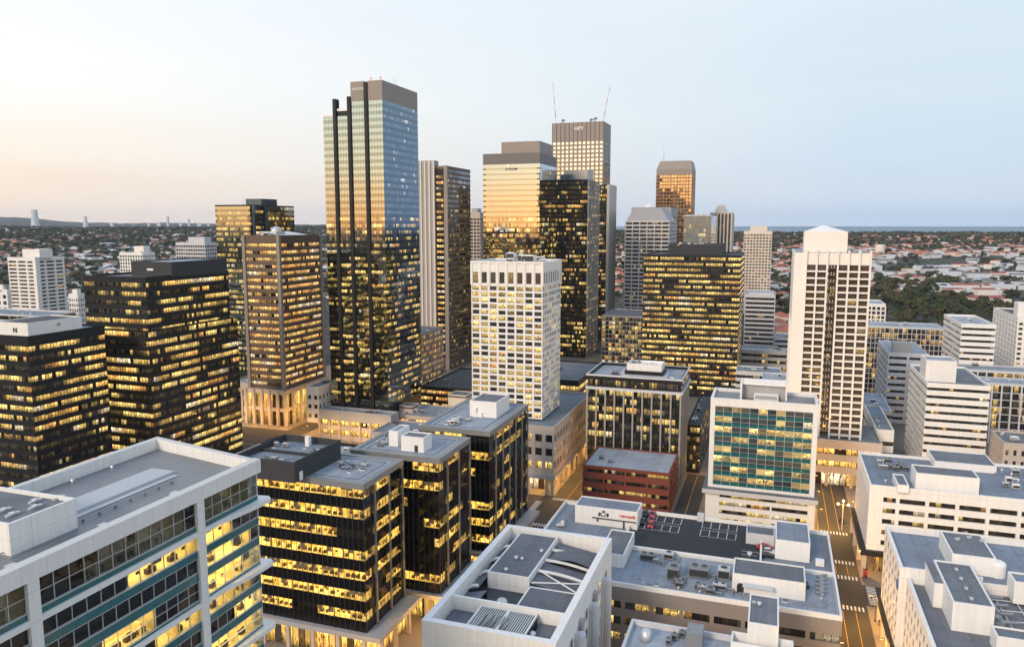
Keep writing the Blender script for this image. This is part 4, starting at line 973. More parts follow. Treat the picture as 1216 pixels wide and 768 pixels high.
# ================================================================ N: white framed teal glass block
rN = place((972.5, 481), 844, 975, z=47.5, L=19); WN, LN = rN[1]-rN[0], rN[3]-rN[2]; RECTS.append(('N', *rN[:4], 0)); print('N', rN)
N = thing('teal_grid_office', rN[0], rN[2], 0, 'white-framed office with a grid of teal and dark panes, right of centre', 'office building')
zpN = 14.0; mb = MB()
mb.box(0, WN, .8, LN, zpN, 46.2); parapet(mb, -.01, WN+.01, -.01, LN+.01, 46.2, 47.5, .9); mb.box(0, WN, -.01, .8, 44.6, 46.2); mb.box(0, 1.7, -.01, .8, zpN+1, 44.6); mb.box(WN-1.7, WN, -.01, .8, zpN+1, 44.6); mb.box(0, WN, -.01, .8, zpN, zpN+.999)
mb.build('wall', 'white_render', N)
mb = MB(); mb.box(.9, WN-.9, .9, LN-.9, 46.21, 46.3); mb.build('roof', 'corrugated', N)
nfN = 8; hN = (44.6-zpN-1)/nfN; rr = random.Random(5)
for k in range(nfN):
    zb = zpN+1+k*hN
    mb = MB(); mb.box(1.7, WN-1.7, .25, .5, zb, zb+hN*.36); mb.build('teal_band', 'teal_panel', N)
    gb = MB(); gb.quad([(1.7, .3, zb+hN*.36), (WN-1.7, .3, zb+hN*.36), (WN-1.7, .3, zb+hN), (1.7, .3, zb+hN)], 0, [(0, k+.01), (11, k+.01), (11, k+.99), (0, k+.99)])
    gb.build('window_band', 'g_teal', N)
mb = MB()
for i in range(12): x = 1.7+(WN-3.4)*i/11; mb.box(x-.07, x+.07, .1, .26, zpN+1, 44.6)
for k in range(nfN*2+1): z = zpN+1+k*hN/2; mb.box(1.7, WN-1.7, .13, .24, z-.05, z+.05)
mb.build('mullion', 'metal_light', N)
mb = MB(); mb.box(-1.8, WN+1.2, -3, 20, zpN-1.6, zpN-.01, 0, 1)
mb.build('canopy', ['pale_grey', 'roof_mid'], N)
mb = MB()
for k in range(4): z = k*3.1; mb.box(-.6, WN+.4, -1.6, 19, z, z+1.6)
mb.box(-.6, 4.4, -1.62, 2, 0, zpN-1.6); mb.box(WN-2, WN+.4, -1.61, 2, 0, zpN-1.6); mb.box(WN*.6, WN*.6+.6, -1.61, 2, 0, 9.2)
mb.build('podium_wall', 'white_smooth', N)
for k in range(4): gb = MB(); ringquads(gb, -.2, WN, -1.0, 18, k*3.1+1.6, k*3.1+3.12, k+5, 1.4, 'frl'); gb.build('podium_window_band', 'g_podium', N)
x0, x1 = WN*.29, WN*.70
mb = MB(); mb.box(x0, x1, 9.5, 15.0, 46.3, 51.5, 1); mb.box(x0-.6, x0-.01, 4.5, 15.5, 46.3, 52.6, 0); mb.box(x1+.01, x1+.6, 8.5, 15.5, 46.3, 52.6, 0); mb.box(x0, x1, 13.5, 15.5, 51.5, 52.6, 0); mb.box(x0, x1, 8.4, 9.3, 51.5, 52.6, 0)
mb.box(x0+4.2, x1-2.4, 6.5, 9.2, 46.3, 48.6, 0); mb.box(x0+4.6, x1-2.8, 6.45, 6.49, 46.8, 48.2, 1)
mb.build('plant_room', ['white_smooth', 'grey_wall'], N)

# ================================================================ O: fins office, P: brick garage, low dark ones between
rO = place((809, 451), 698, 817, z=46.5); rO = (rO[0], rO[1], rO[2], rO[2]+30, 46.5); print('O', rO)
o = tower('fin_office', 'dark office with tall white vertical fins and a black top storey with plant room', rO, fh=3.7, z0=0, sp=.3, wall='steel_fin', spm='dark_panel', glass='g_black2', bay=1.5, pier=(3.9, .6, .75), rec=.5, par=1.2, top=5.0, topm='dark_panel', roof='roof_light', nclut=3, seed=41)
rt, W_, L_o = o['root'], o['W'], o['L']
mb = MB(); mb.box(-.8, W_+.8, -.8, L_o+.8, 40.2, 41.3); parapet(mb, -.6, W_+.6, -.6, L_o+.6, 46.0, 46.7, .5); mb.build('white_frame', 'pale_grey', rt)
gb = MB(); ringquads(gb, -.03, W_+.03, -.03, L_o+.03, 41.9, 44.4, 7, 1.1, 'fr'); gb.build('window_band', 'g_office', rt)
mb = MB(); mb.box(W_*.36, W_*.78, 9, 20, 45.4, 47.4, 1); mb.box(W_*.38, W_*.76, 9.6, 19.5, 47.4, 49.4, 0); parapet(mb, W_*.38-.01, W_*.76+.01, 9.59, 19.51, 49.4, 50.4, .4, 0); mb.box(W_*.30, W_*.82, 7.5, 21, 45.36, 45.7, 2)
mb.build('plant_room', ['white_smooth', 'dark_panel', 'pale_grey'], rt); clutter(rt, W_*.4, W_*.7, 10, 18, 49.4, 6, 3, 1, .6)
rP = place((795, 562), 692, 800, z=16.8); rP = (rP[0], rP[1], rP[2], min(rP[2]+27, rO[2]-1), 16.8)
P_ = tower('brick_garage', 'low red brick building with narrow dark window slots and a flat grey roof', rP, fh=3.9, z0=0, sp=.62, wall='brick_red', glass='g_podium', bay=1.6, pier=(8.6, .7, .01), rec=.4, par=.5, top=.7, roof='roof_light', nclut=0, seed=43)
x_, y_ = local(rP, 716, 546, 16.4); clutter(P_['root'], x_-2, x_+4, y_-3, y_+2, P_['z']+.06, 5, 8, 2, .7)
rQ = place((832, 505), 815, 853, z=22.0); rQ = (rQ[0], rQ[1], max(rQ[2], rN[3]+1.0), rQ[3]+12, 22.0)
tower('low_office', 'low dark roof strip squeezed between the fin office and the teal grid office', rQ, fh=4, wall='dark_panel', glass='g_office', roof='roof_dark', nclut=5, seed=44)
# ================================================================ white grid tower, centre
rW = place((644.5, 311), 559.5, 666, D=306.0+8); print('WT', rW)
zpw = 29.0
G = grid_tower('white_grid_tower', 'tall white tower with a square grid of windows, some lit yellow, centre', rW, 8, 8, 22, z0=zpw, ww=.79, wh=.68, wall='white_smooth', glass='g_punch', rec=.6, par=.8, top=9.3, roof='roof_light', seed=51, nclut=4, limit=100)
rt, W_, L_w = G['root'], G['W'], G['L']; zt = rW[4]
mb = MB()
for i in range(9):
    x = W_*i/8; mb.box(max(-.3, x-.55), min(W_+.3, x+.55), -.35, -.006, zt-10, zt); 
for i in range(9):
    y = L_w*i/8; mb.box(W_+.006, W_+.35, max(-.3, y-.5), min(L_w+.3, y+.5), zt-10, zt)
mb.box(-.3, W_+.3, -.34, -.01, zt-.8, zt+.01); mb.each('crown_fin', 'white_smooth', rt)
for i in range(8):
    b_ = MB(); xa, xb = W_*(i+.22)/8, W_*(i+.78)/8; b_.quad([(xa, -.05, zt-9.2), (xb, -.05, zt-9.2), (xb, -.05, zt-4.6), (xa, -.05, zt-4.6)], 0, [(i, 40.01), (i+1, 40.01), (i+1, 40.99), (i, 40.99)]); b_.build('tall_window', 'g_balcony', rt)
    b_ = MB(); ya, yb2 = L_w*(i+.22)/8, L_w*(i+.78)/8; b_.quad([(W_+.05, ya, zt-9.2), (W_+.05, yb2, zt-9.2), (W_+.05, yb2, zt-4.6), (W_+.05, ya, zt-4.6)], 0, [(i+9, 40.01), (i+10, 40.01), (i+10, 40.99), (i+9, 40.99)]); b_.build('tall_window', 'g_balcony', rt)
for (u, v, w, l, h) in ((.40, .3, 3.5, 4, 3.2), (.55, .35, 2.4, 3, 2.4), (.62, .3, 5.5, 4.5, 2.2), (.82, .5, 2, 2, 1.4)): hvac(rt, W_*u, L_w*v, G['z'], w, l, h+.8, 'white_smooth', 1)
# its podium
xq0, xq1 = -8.0, None
aP, bP = abz(658, 507, zpw)
rWP = (rW[0]-4, aP, bP, rW[3]+30, zpw)
wp = tower('podium_building', 'stone-coloured podium with arcade beneath the white grid tower at the lit street corner', rWP, fh=5.3, z0=8.5, sp=.45, wall='tan_wall', glass='g_office', bay=2.3, pier=(4.6, 1.5, .05), rec=.5, par=.9, top=2.6, roof='roof_blue', nclut=0, seed=52)
rt = wp['root']; mb = MB(); Wp, Lp = wp['W'], wp['L']
mb.box(-.6, Wp+.7, -.7, Lp, 7.0, 8.49); mb.build('cornice', 'grey_wall', rt)
mb = MB(); x = 0.0
while x < Wp-1: mb.box(x, x+1.3, 0, 1.3, .15, 7); x += 8
mb.box(Wp-1.4, Wp, 0, 1.4, .15, 7)
y = 9.0
while y < Lp: mb.box(Wp-1.3, Wp, y, y+1.3, .15, 7); y += 9
mb.each('column', 'tan_wall', rt)
gb = MB(); ringquads(gb, 0, Wp-6, 6.5, Lp, .15, 7, 71, 2.3, 'fr'); gb.build('shopfront', 'g_shop', rt)
# ================================================================ tall stepped mirror tower
D1 = 385.0
r1 = place((453.5, 95), 382.5, 495.5, D=D1); print('T1', r1)
zt = r1[4]; W1, L1 = r1[1]-r1[0], r1[3]-r1[2]; RECTS.append(('T1', *r1[:4], 0))
T1 = thing('mirror_glass_tower', r1[0], r1[2], 0, 'tallest tower, stepped mirror glass with black vertical shafts and a grey blank top', 'skyscraper')
def xa_(px): 
    X, Y = world(r1[1], r1[2]); return W1-along(X, Y, zt-20, -CT, ST, px)
xs = [0, xa_(396.5), xa_(413.5), xa_(433.5), W1]; wsh = (xa_(438)-xa_(433))*.75
def zat(px, py): 
    X, Y = world(r1[0]+xa_(px), r1[2]); return ray_d(px, py, Y)[2]
tops = [zat(389, 140), zat(406, 132), zt, zt]
z01 = 17.0; fh1 = 3.35; vis1 = .50
zmech = zat(453, 119)
segx = []
for i in range(4):
    xa = xs[i]+(wsh if i else 0); xb = xs[i+1]; zc = tops[i] if i < 2 else zmech; segx.append((xa, xb, zc))
core = MB()
for i, (xa, xb, zc) in enumerate(segx):
    ya = 0 if i < 2 else 0
    core.box(xs[i] if i else xa, xb+(.001 if i < 3 else -.3), .35, L1-.35, 0, zc-.02, 0, 1)
core.build('core', ['dark_panel', 'roof_mid'], T1)
mb = MB(); mb.box(xs[2]+wsh, xs[3]-.01, 0, 1.0, zmech, zt); mb.box(xs[3]+wsh+.01, W1, 0, L1, zmech, zt); mb.box(xs[2]+wsh, xs[3]+wsh, 1.0, L1, zmech, zt-.3)
mb.build('plant_screen', 'brown_stone_top', T1)
for i in range(3):
    zs = [tops[1]+7, tops[2]-2, zt+.01][i] if i else tops[0]+8
    zs = [zat(398.5, 118), zat(415.5, 115), zt-.6][i]
    mb = MB(); mb.box(xs[i+1]+.01, xs[i+1]+wsh-.01, -.9, 2.6, 8, zs); mb.build('shaft', 'dark_panel', T1)
nfl = round((zmech-z01)/fh1); fh1 = (zmech-z01)/nfl
for k in range(nfl):
    z = z01+k*fh1; gb = MB(); sb = MB(); zc_ = zt
    for i, (xa, xb, zc) in enumerate(segx):
        if z+fh1 > zc+.5: continue
        nb = round((xb-xa)/1.5); base = i*40
        gb.quad([(xa, 0, z+fh1*(1-vis1)), (xb, 0, z+fh1*(1-vis1)), (xb, 0, z+fh1), (xa, 0, z+fh1)], 0, [(base, k+.01), (base+nb, k+.01), (base+nb, k+.99), (base, k+.99)])
        sb.quad([(xa, 0, z), (xb, 0, z), (xb, 0, z+fh1*(1-vis1)), (xa, 0, z+fh1*(1-vis1))], 0, [(base, k+.01), (base+nb, k+.01), (base+nb, k+.99), (base, k+.99)])
    nb = round(L1/1.5)
    for m_, q, za, zb in ((0, gb, z+fh1*(1-vis1), z+fh1), (0, sb, z, z+fh1*(1-vis1))):
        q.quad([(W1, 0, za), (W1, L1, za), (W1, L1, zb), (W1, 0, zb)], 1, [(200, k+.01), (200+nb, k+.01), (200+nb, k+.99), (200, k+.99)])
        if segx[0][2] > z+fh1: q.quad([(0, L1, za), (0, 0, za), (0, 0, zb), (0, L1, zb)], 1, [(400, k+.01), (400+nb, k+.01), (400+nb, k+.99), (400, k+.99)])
    gb.build('window_band', ['g_mirror', 'g_mirror_skytint'] if z < 112 else ['g_mirror_hi', 'g_mirror_skytint_hi'], T1); sb.build('spandrel_band', ['g_mirror_sp', 'g_mirror_sp_skytint'], T1)
for i in range(2):
    clutter(T1, segx[i][0]+.5, segx[i][1]-3, 1, 12, segx[i][2], 5, 60+i, 1, .9)
    mb = MB(); parapet(mb, segx[i][0], segx[i][1], 0, 14, segx[i][2], segx[i][2]+1.2, .15); mb.build('roof_rail', 'metal_light', T1)
text(T1, 'ALLCONN', xs[2]+wsh+1.2, -.12, zt-4.0, 1.6, 'letter_pale')
for (u, v) in ((xs[3]+wsh+1, 2), (W1-1.2, 1), ):
    mb = MB(); mb.cyl(u, v, zt, zt+1.2, .12, .12, 6); mb.dome(u, v, zt+1.2, .5, .7, 10, 4); mb.build('warning_lamp', 'lamp_red', T1)
for q in range(3): antenna(T1, W1-1, L1*.35+q*1.8, zt, 3.5, .12)
# podium with glass ground floor
pa0, pa1 = r1[0]-3, r1[1]+16; pb0 = r1[2]-14
t1p = tower('podium_building', 'grey colonnaded podium at the foot of the tallest tower', (r1[0]-2, r1[1]+6, r1[2]-9, r1[2]-.5, 15.5), fh=4.2, z0=0, sp=.5, wall='tan_wall', glass='g_shop', bay=3.2, pier=(6.2, .9, .5), rec=1.0, par=.8, top=4.5, roof='roof_light', topm='grey_wall', nclut=3, seed=63)
tower('podium_wing', 'beige stone block with two rows of dark square windows left of the tallest tower podium', (r1[0]-9.5, r1[0]-2.1, r1[2]-9, r1[2]+12, 27.0), fh=5.0, z0=8, sp=.55, wall='cream_wall', glass='g_dim', bay=3.0, pier=(3.6, 1.6, .02), rec=.5, par=.6, top=4, roof='roof_mid', nclut=1, seed=64)
# ================================================================ others on the skyline
def pent(o, u0, u1, v0, v1, h, mat='white_smooth', rm='roof_mid', lip=.5, z=None, name='penthouse', **k):
    z = o['z'] if z is None else z
    return penthouse(o['root'], o['W']*u0, o['W']*u1, o['L']*v0, o['L']*v1, z, z+h, mat, rm, lip, name, **k)
# brown tower
rb = place((330.5, 279.5), 289.5, 379.5, D=413.0); print('brown', rb)
o = tower('brown_tower', 'brown stone tower with every storey lit in yellow ribbons and an arcade at street level', rb, fh=3.75, z0=20, sp=.52, wall='brown_stone', glass='g_brown', bay=1.5, pier=None, rec=.45, par=.6, top=4.0, roof='roof_light', nclut=3, seed=71)
rt, W_, L_ = o['root'], o['W'], o['L']
mb = MB()
for (x, y) in ((0, 0), (W_, 0), (W_, L_), (0, L_)): mb.box(x-.9, x+.9, y-.9, y+.9, 8.01, rb[4]+.1)
mb.each('corner_pier', 'taupe_panel', rt)
mb = MB(); mb.box(W_*.3, W_*.75, L_*.15, L_*.2+6, o['z'], o['z']+2.5); mb.quad([(W_*.28, L_*.12, o['z']+2.5), (W_*.9, L_*.12, o['z']+.5), (W_*.9, L_*.8, o['z']+.5), (W_*.28, L_*.8, o['z']+2.5)]); mb.dome(W_*.5, L_*.35, o['z']+2, 3.0, 3.4, 14, 5); mb.build('roof_plant', 'metal_light', rt)
gb = MB(); ringquads(gb, -1, W_+1, -1, L_+1, .15, 19.5, 5, 2.0, 'frl'); gb.build('shopfront', 'g_lobby', rt)
mb = MB(); 
for i in range(6): x = -2+(W_+4)*i/5; mb.box(x-.7, x+.7, -2.6, -1.2, .15, 20); 
for i in range(7): y = -2+(L_+4)*i/6; mb.box(W_+1.2, W_+2.6, y-.7, y+.7, .15, 20)
mb.box(-1.5, W_+1.5, -1.5, L_+1.5, 8.0, 10.0); mb.box(-1.6, W_+1.6, -1.6, L_+1.6, 17.5, 19.99); mb.build('arcade', 'tan_wall', rt)
tower('stone_annexe', 'pale stone annexe with a blank upper box left of the brown tower', (rb[0]-17, rb[0]-3, rb[2]+2, rb[2]+26, 22), fh=6, z0=0, sp=.35, wall='tan_wall', glass='g_lobby', bay=3, pier=(4.6, 1.3, .3), rec=.8, par=.8, top=3, roof='roof_light', nclut=1, seed=72)
RECTS.pop()
# twin glass behind
rg = place((296.5, 243), 256.5, 349, D=545.0); print('twin', rg); rg = (rg[0]-1, rg[1], rg[2], rg[3], rg[4])
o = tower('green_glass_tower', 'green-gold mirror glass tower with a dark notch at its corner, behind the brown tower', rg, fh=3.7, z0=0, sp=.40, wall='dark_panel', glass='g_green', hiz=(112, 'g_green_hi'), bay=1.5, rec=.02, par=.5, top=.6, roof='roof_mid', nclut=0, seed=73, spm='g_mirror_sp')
mb = MB(); W_, L_ = o['W'], o['L']; mb.box(W_-.2, W_+1.2, L_*.02, L_*.30, 0, rg[4]-1); mb.build('dark_notch', 'black_glass_panel', o['root'])
mb = MB(); mb.box(W_+1.21, W_+1.6, L_*.02, L_*.06, 0, rg[4]-.5); mb.box(W_+1.21, W_+1.9, L_*.27, L_*.34, 0, rg[4]-.5); mb.each('edge_fin', 'g_plainblue', o['root'])
gb = MB()
for k in range(30): 
    z = rg[4]-4-k*3.7; gb.quad([(W_+1.22, L_*.08, z-2), (W_+1.22, L_*.25, z-2), (W_+1.22, L_*.25, z), (W_+1.22, L_*.08, z)], 0, [(0, k+.01), (6, k+.01), (6, k+.99), (0, k+.99)])
gb.build('window_column', 'g_black', o['root'])
pent(o, .55, 1.0, .25, .6, 5, 'g_plainblue'); antenna(o['root'], W_*.55, L_*.2, o['z'], 7, .15)
# left black stepped block
r3 = place((172.5, 329), 98.5, 271, D=312.0); print('blk3', r3)
o = tower('black_ribbon_tower', 'wide black tower with ribbon windows lit in yellow and a dark rooftop box, left', r3, fh=3.75, sp=.50, wall='dark_panel', glass='g_black', bay=1.45, rec=.12, par=.9, top=1.6, roof='roof_mid', nclut=2, seed=81)
pent(o, .36, 1.02, .28, .97, 6.4, 'charcoal_render', 'roof_light', .5); 
mb = MB(); mb.box(o['W']*.62, o['W']*.72, o['L']*.28-.12, o['L']*.28-.004, o['z']+2.6, o['z']+3.4); mb.build('name_sign', 'letter_pale', o['root'])
rt = o['root']
mb = MB(); mb.box(-3.5, o['W']+2.2, -2.5, o['L']+2, 0, r3[4]-22); 
o2 = mb.build('lower_block', 'dark_panel', rt)
hh = 3.75
for k in range(int((r3[4]-24)/hh)):
    z = r3[4]-24.5-k*hh; gb = MB()
    ringquads(gb, -3.52, o['W']+2.22, -2.52, o['L']+2.02, z, z+2.0, 200-k, 1.45, 'fr'); gb.build('window_band', 'g_black', rt)
# left front black with white roof box
r4 = place((32.5, 399.5), -75, 124, D=272.0); print('blk4', r4)
r4 = (r4[0], r4[1], r4[2], min(r4[3], r3[2]-3), r4[4])
o = tower('black_ribbon_tower', 'lower black office with yellow lit ribbons and a white rooftop box, far left', r4, fh=3.75, sp=.49, wall='dark_panel', glass='g_black', bay=1.45, rec=.12, par=.8, top=3.0, roof='roof_light', nclut=3, seed=83)
x0, y0 = local(r4, 32, 385, r4[4]+5); x1b, y1b = local(r4, 72, 381, r4[4]+5)
penthouse(o['root'], o['W']-17, o['W']-1.0, 1.2, 24, o['z'], r4[4]+4.6, 'white_smooth', 'roof_dark', .4)
text(o['root'], 'N', o['W']-8.2, 1.02, r4[4]+1.0, 2.6, 'letter_dark')
text(o['root'], 'LY', o['W']-.85, 13, r4[4]+2.2, 1.4, 'letter_dark', 'r')
# pale roof behind it
tower('low_office', 'broad pale blue-grey roof behind the far left black office', place((48, 375), -60, 70, z=58.0, L=24), fh=4, wall='pale_grey', glass='g_dim', roof='roof_blue', nclut=3, seed=84, par=1.0); 
# white apartment tower left
r5 = place((42, 306), 8.5, 76, D=600.0); print('apt', r5)
o = grid_tower('white_apartment_tower', 'white apartment tower with dark balcony slots and a white roof box, left edge', r5, 3, 3, 28, ww=.84, wh=.52, wall='white_smooth', glass='g_balcony', rec=1.6, par=.6, top=1.5, seed=85, limit=100, nclut=2)
mb = MB(); mb.box(o['W']-1.5, o['W']+1.6, -1.6, 2.2, 0, r5[4]+.5); mb.build('corner_slab', 'white_smooth', o['root'])
pent(o, .45, 1.05, .1, .55, 7, 'white_smooth'); 
for (nm, C_, xl, xr, D_, sd, lb) in (('white_apartment_block', (92, 349), 81, 101, 560, 86, 'short white apartment block just right of the white apartment tower'), ('white_apartment_block', (8, 344), -20, 13, 520, 87, 'white apartment block cut off by the left edge of the picture')):
    o = grid_tower(nm, lb, place(C_, xl, xr, D=D_), 4, 3, 15, ww=.6, wh=.6, wall='white_smooth', glass='g_dim', rec=.8, par=.8, top=2.0, seed=sd, limit=40); pent(o, .3, .8, .2, .7, 4)
o = grid_tower('grid_office', 'small white grid office with a white roof box among the left suburbs', place((169, 300), 141.5, 184, D=900), 9, 7, 18, ww=.62, wh=.7, wall='white_smooth', glass='g_blue', rec=.8, par=.6, top=2, seed=88, limit=60, slabout=.0); pent(o, .55, .95, .2, .7, 8)
o = tower('banded_office', 'pale banded office with vertical strips, left of the green glass tower', place((243, 288), 208.5, 259, D=760), fh=3.7, sp=.5, wall='pale_grey', glass='g_dim', bay=2, pier=(3.0, .5, .3), rec=.5, par=.8, top=2.2, seed=89, nclut=2); pent(o, .35, .9, .2, .7, 6, 'pale_grey')
# T5 : fins column + dark slot + banded side
r6 = place((531, 197), 497, 558.5, D=575.0); print('T5', r6)
o = tower('dark_banded_tower', 'dark banded tower with pale front fins, right of the tallest tower', r6, fh=3.7, sp=.42, wall='bronze_wall', glass='g_dim2', bay=1.5, rec=.15, par=.8, top=1.5, roof='roof_dark', nclut=3, seed=91)
rt, W_, L_ = o['root'], o['W'], o['L']; xf = W_*.60
mb = MB(); mb.box(-.5, xf, -2.2, -.02, 20, r6[4]+4); mb.box(0, xf, -.019, 5, r6[4]-.5, r6[4]+4); mb.build('stair_shaft', 'grey_wall', rt)
mb = MB()
for i in range(5): x = -.5+xf*i/4; mb.box(x-.5, x+.5, -3.2, -2.21, 20, r6[4]+3.5)
mb.each('facade_fin', 'cream_wall', rt)
mb = MB(); mb.box(xf+.05, W_-2.5, -.6, .2, 10, r6[4]-2); mb.build('dark_slot', 'black_glass_panel', rt)
gb = MB()
for k in range(32):
    z = r6[4]-7-k*3.7*1.15; gb.quad([(xf+.6, -.62, z-2), (W_-3, -.62, z-2), (W_-3, -.62, z), (xf+.6, -.62, z)], 0, [(0, k+.01), (3, k+.01), (3, k+.99), (0, k+.99)])
gb.build('window_column', 'g_brown', rt)
mb = MB(); mb.box(W_-2.6, W_+.3, -.7, .4, 0, r6[4]+.2); mb.each('corner_pier', 'taupe_panel', rt)
r7 = place((499.5, 396), 470, 526, D=455.0); 
tower('grid_office', 'low brown grid-fronted office along the lit street behind the tallest tower', r7, fh=3.6, sp=.35, wall='taupe_panel', glass='g_brown', bay=1.3, pier=(2.2, .4, .25), rec=.3, par=.8, top=1.2, roof='roof_mid', nclut=2, seed=92)
o = tower('narrow_tower', 'narrow grey tower glimpsed between the banded tower and the peach mirror tower', place((570, 252), 558, 577, D=860), fh=3.8, sp=.4, wall='tan_wall', glass='g_dim', bay=2, pier=(3.5, .9, .2), par=.8, top=6, seed=93, nclut=1); pent(o, .1, .7, .1, .7, 5, 'grey_wall')
# T6 peach mirror tower
r8 = place((641, 181), 573.5, 661, D=575.0); print('T6', r8)
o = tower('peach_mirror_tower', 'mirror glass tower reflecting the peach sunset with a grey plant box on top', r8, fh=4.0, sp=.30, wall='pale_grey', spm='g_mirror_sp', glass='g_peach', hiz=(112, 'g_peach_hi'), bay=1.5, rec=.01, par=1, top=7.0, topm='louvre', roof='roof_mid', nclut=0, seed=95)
pent(o, .32, .99, .03, .8, 9.4, 'brown_stone_top', 'roof_mid', 1.0, z=o['z']); text(o['root'], 'ATRIUM', o['W']*.4, -.2, r8[4]-12.5, 2.6, 'letter_dark')
for q in range(3): antenna(o['root'], o['W']*(.5+.17*q), o['L']*.3, o['z']+9.4, 2.5, .3)
# T7 crane-mast tower
r9 = place((717, 144), 656, 725.5, D=790.0); print('T7', r9)
o = grid_tower('bronze_grid_tower', 'pale gold gridded tower with a brown top band and two tall leaning masts', r9, 12, 5, 46, z0=0, ww=.70, wh=.58, wall='brown_stone_top', glass='g_punchref', rec=.4, par=1.5, top=17.0, roof='roof_mid', seed=96, limit=100, nclut=3)
rt = o['root']; W_, L_ = o['W'], o['L']; zt = r9[4]
mb = MB()
for i in range(13): x = W_*i/12; mb.box(x-.18, x+.18, -.35, -.01, zt-19, zt-.1)
mb.each('crown_rib', 'metal_dark', rt); text(rt, 'HPT', W_*.43, -.4, zt-8, 5.0, 'letter_pale', xs=1.1)
antenna(rt, 3.5, 2, zt-1, 42, .42, True, 'leaning_mast', (-4, 0)); antenna(rt, W_-1.5, 2, zt-1, 35, .42, True, 'leaning_mast', (7, 0))
for (u, h_) in ((.2, 5), (.75, 4), (.83, 6)):
    mb = MB(); mb.cyl(W_*u, 3, zt-1, zt+h_*.5, .35, .35, 8); mb.dome(W_*u, 3, zt+h_*.5, 2.2, 1.6, 12, 4); mb.tube((W_*u-3, 3, zt-.5), (W_*u, 3, zt+h_*.6), .3); mb.build('dish', 'metal_mid', rt)
# T8, T9
r10 = place((698, 213), 660, 711.5, D=630.0); print('T8', r10)
o = tower('black_glass_tower', 'slim black tower with scattered yellow windows and blue-grey side, beneath the mast tower', r10, fh=3.7, sp=.35, wall='dark_panel', glass='g_black2', bay=1.5, rec=.1, par=.8, top=1.0, roof='roof_dark', nclut=0, seed=97)
mb = MB(); W_, L_ = o['W'], o['L']; 
for i in range(9): y = 1+(L_-2)*i/8; mb.box(W_+.01, W_+.7, y-.55, y+.55, 0, r10[4]-.5)
mb.each('side_fin', 'steel_fin', o['root'])
pent(o, .2, .95, .1, .6, 9, 'steel_fin'); pent(o, .12, .5, .05, .3, 5, 'g_plainblue', name='plant_box')
r11 = place((723, 219), 706, 731.5, D=735.0)
o = tower('black_glass_tower', 'dark slab tower with a blank steel side, right of the slim black tower', r11, fh=3.7, sp=.35, wall='dark_panel', glass='g_black2', bay=1.5, rec=.1, par=.8, top=1.0, roof='roof_dark', nclut=0, seed=98)
mb = MB(); mb.box(o['W']+.01, o['W']+.8, 0, o['L'], 0, r11[4]); mb.box(o['W']-1.6, o['W']+.8, -.5, -.01, 0, r11[4]); mb.build('side_panel', 'steel_fin', o['root'])
# T10 grey banded with sloping crown
r12 = place((795, 262), 742.5, 803.5, D=730.0); print('T10', r12)
o = tower('sloped_crown_tower', 'grey banded tower with a sloping trapezoid crown', r12, fh=3.7, sp=.42, wall='pale_grey', glass='g_dim3', bay=2, pier=(6.5, .8, .15), rec=.8, par=.3, top=1.2, roof='roof_mid', nclut=0, seed=99)
W_, L_, z_ = o['W'], o['L'], r12[4]
mb = MB(); b0_ = [(1, 1, z_), (W_-1, 1, z_), (W_-1, L_-1, z_), (1, L_-1, z_)]; b1_ = [(7, 5, z_+12), (W_-9, 5, z_+12), (W_-9, L_-3, z_+12), (7, L_-3, z_+12)]
for i in range(4): mb.quad([b0_[i], b0_[(i+1) % 4], b1_[(i+1) % 4], b1_[i]])
mb.quad(b1_); mb.build('crown', 'grey_band', o['root'])
o = tower('grey_office', 'dark grey block with white roof plant behind the sloping crown tower', place((797, 246), 750, 806, D=800), fh=3.8, sp=.45, wall='grey_wall', glass='g_dim', par=1, top=8, roof='roof_light', nclut=4, seed=100); mb = MB(); mb.dome(o['W']*.35, o['L']*.4, o['z'], 5, 5, 14, 5); mb.build('roof_dome', 'white_smooth', o['root'])
# T11 copper
r13 = place((822, 207), 779.5, 826, D=960.0)
o = tower('copper_tower', 'copper-coloured mirror tower with chamfered brown crown and red mast', r13, fh=4.2, sp=.34, wall='rust_panel', glass='g_copper', bay=3.5, pier=(4.2, .5, .1), rec=.05, par=.2, top=.5, roof='roof_mid', nclut=0, seed=101)
W_, L_, z_ = o['W'], o['L'], r13[4]
mb = MB(); b0_ = [(0, 0, z_-.2), (W_, 0, z_-.2), (W_, L_, z_-.2), (0, L_, z_-.2)]; b1_ = [(0, 0, z_+7), (W_, 0, z_+7), (W_, L_, z_+7), (0, L_, z_+7)]; b2_ = [(4, 3, z_+17), (W_-2.5, 3, z_+17), (W_-2.5, L_-3, z_+17), (4, L_-3, z_+17)]
for A_, B_ in ((b0_, b1_), (b1_, b2_)):
    for i in range(4): mb.quad([A_[i], A_[(i+1) % 4], B_[(i+1) % 4], B_[i]])
mb.quad(b2_); mb.build('crown', 'brown_stone_top', o['root']); antenna(o['root'], 8, 4, z_+16, 18, .35, True, 'mast')
# T12 wide black lit
r14 = place((880, 303), 764.5, 886.5, D=475.0); print('T12', r14)
o = tower('wide_black_office', 'broad black office with long bright yellow ribbons and a dark rooftop box, right of centre', r14, fh=3.65, sp=.50, wall='dark_panel', glass='g_black3', bay=1.5, rec=.12, par=.8, top=1.0, roof='roof_dark', nclut=0, seed=103)
pent(o, .24, .80, .15, .85, 7.0, 'charcoal_render', 'roof_light', .8); clutter(o['root'], o['W']*.3, o['W']*.7, 5, o['L']*.7, o['z']+6.3, 7, 4, 2, .8)
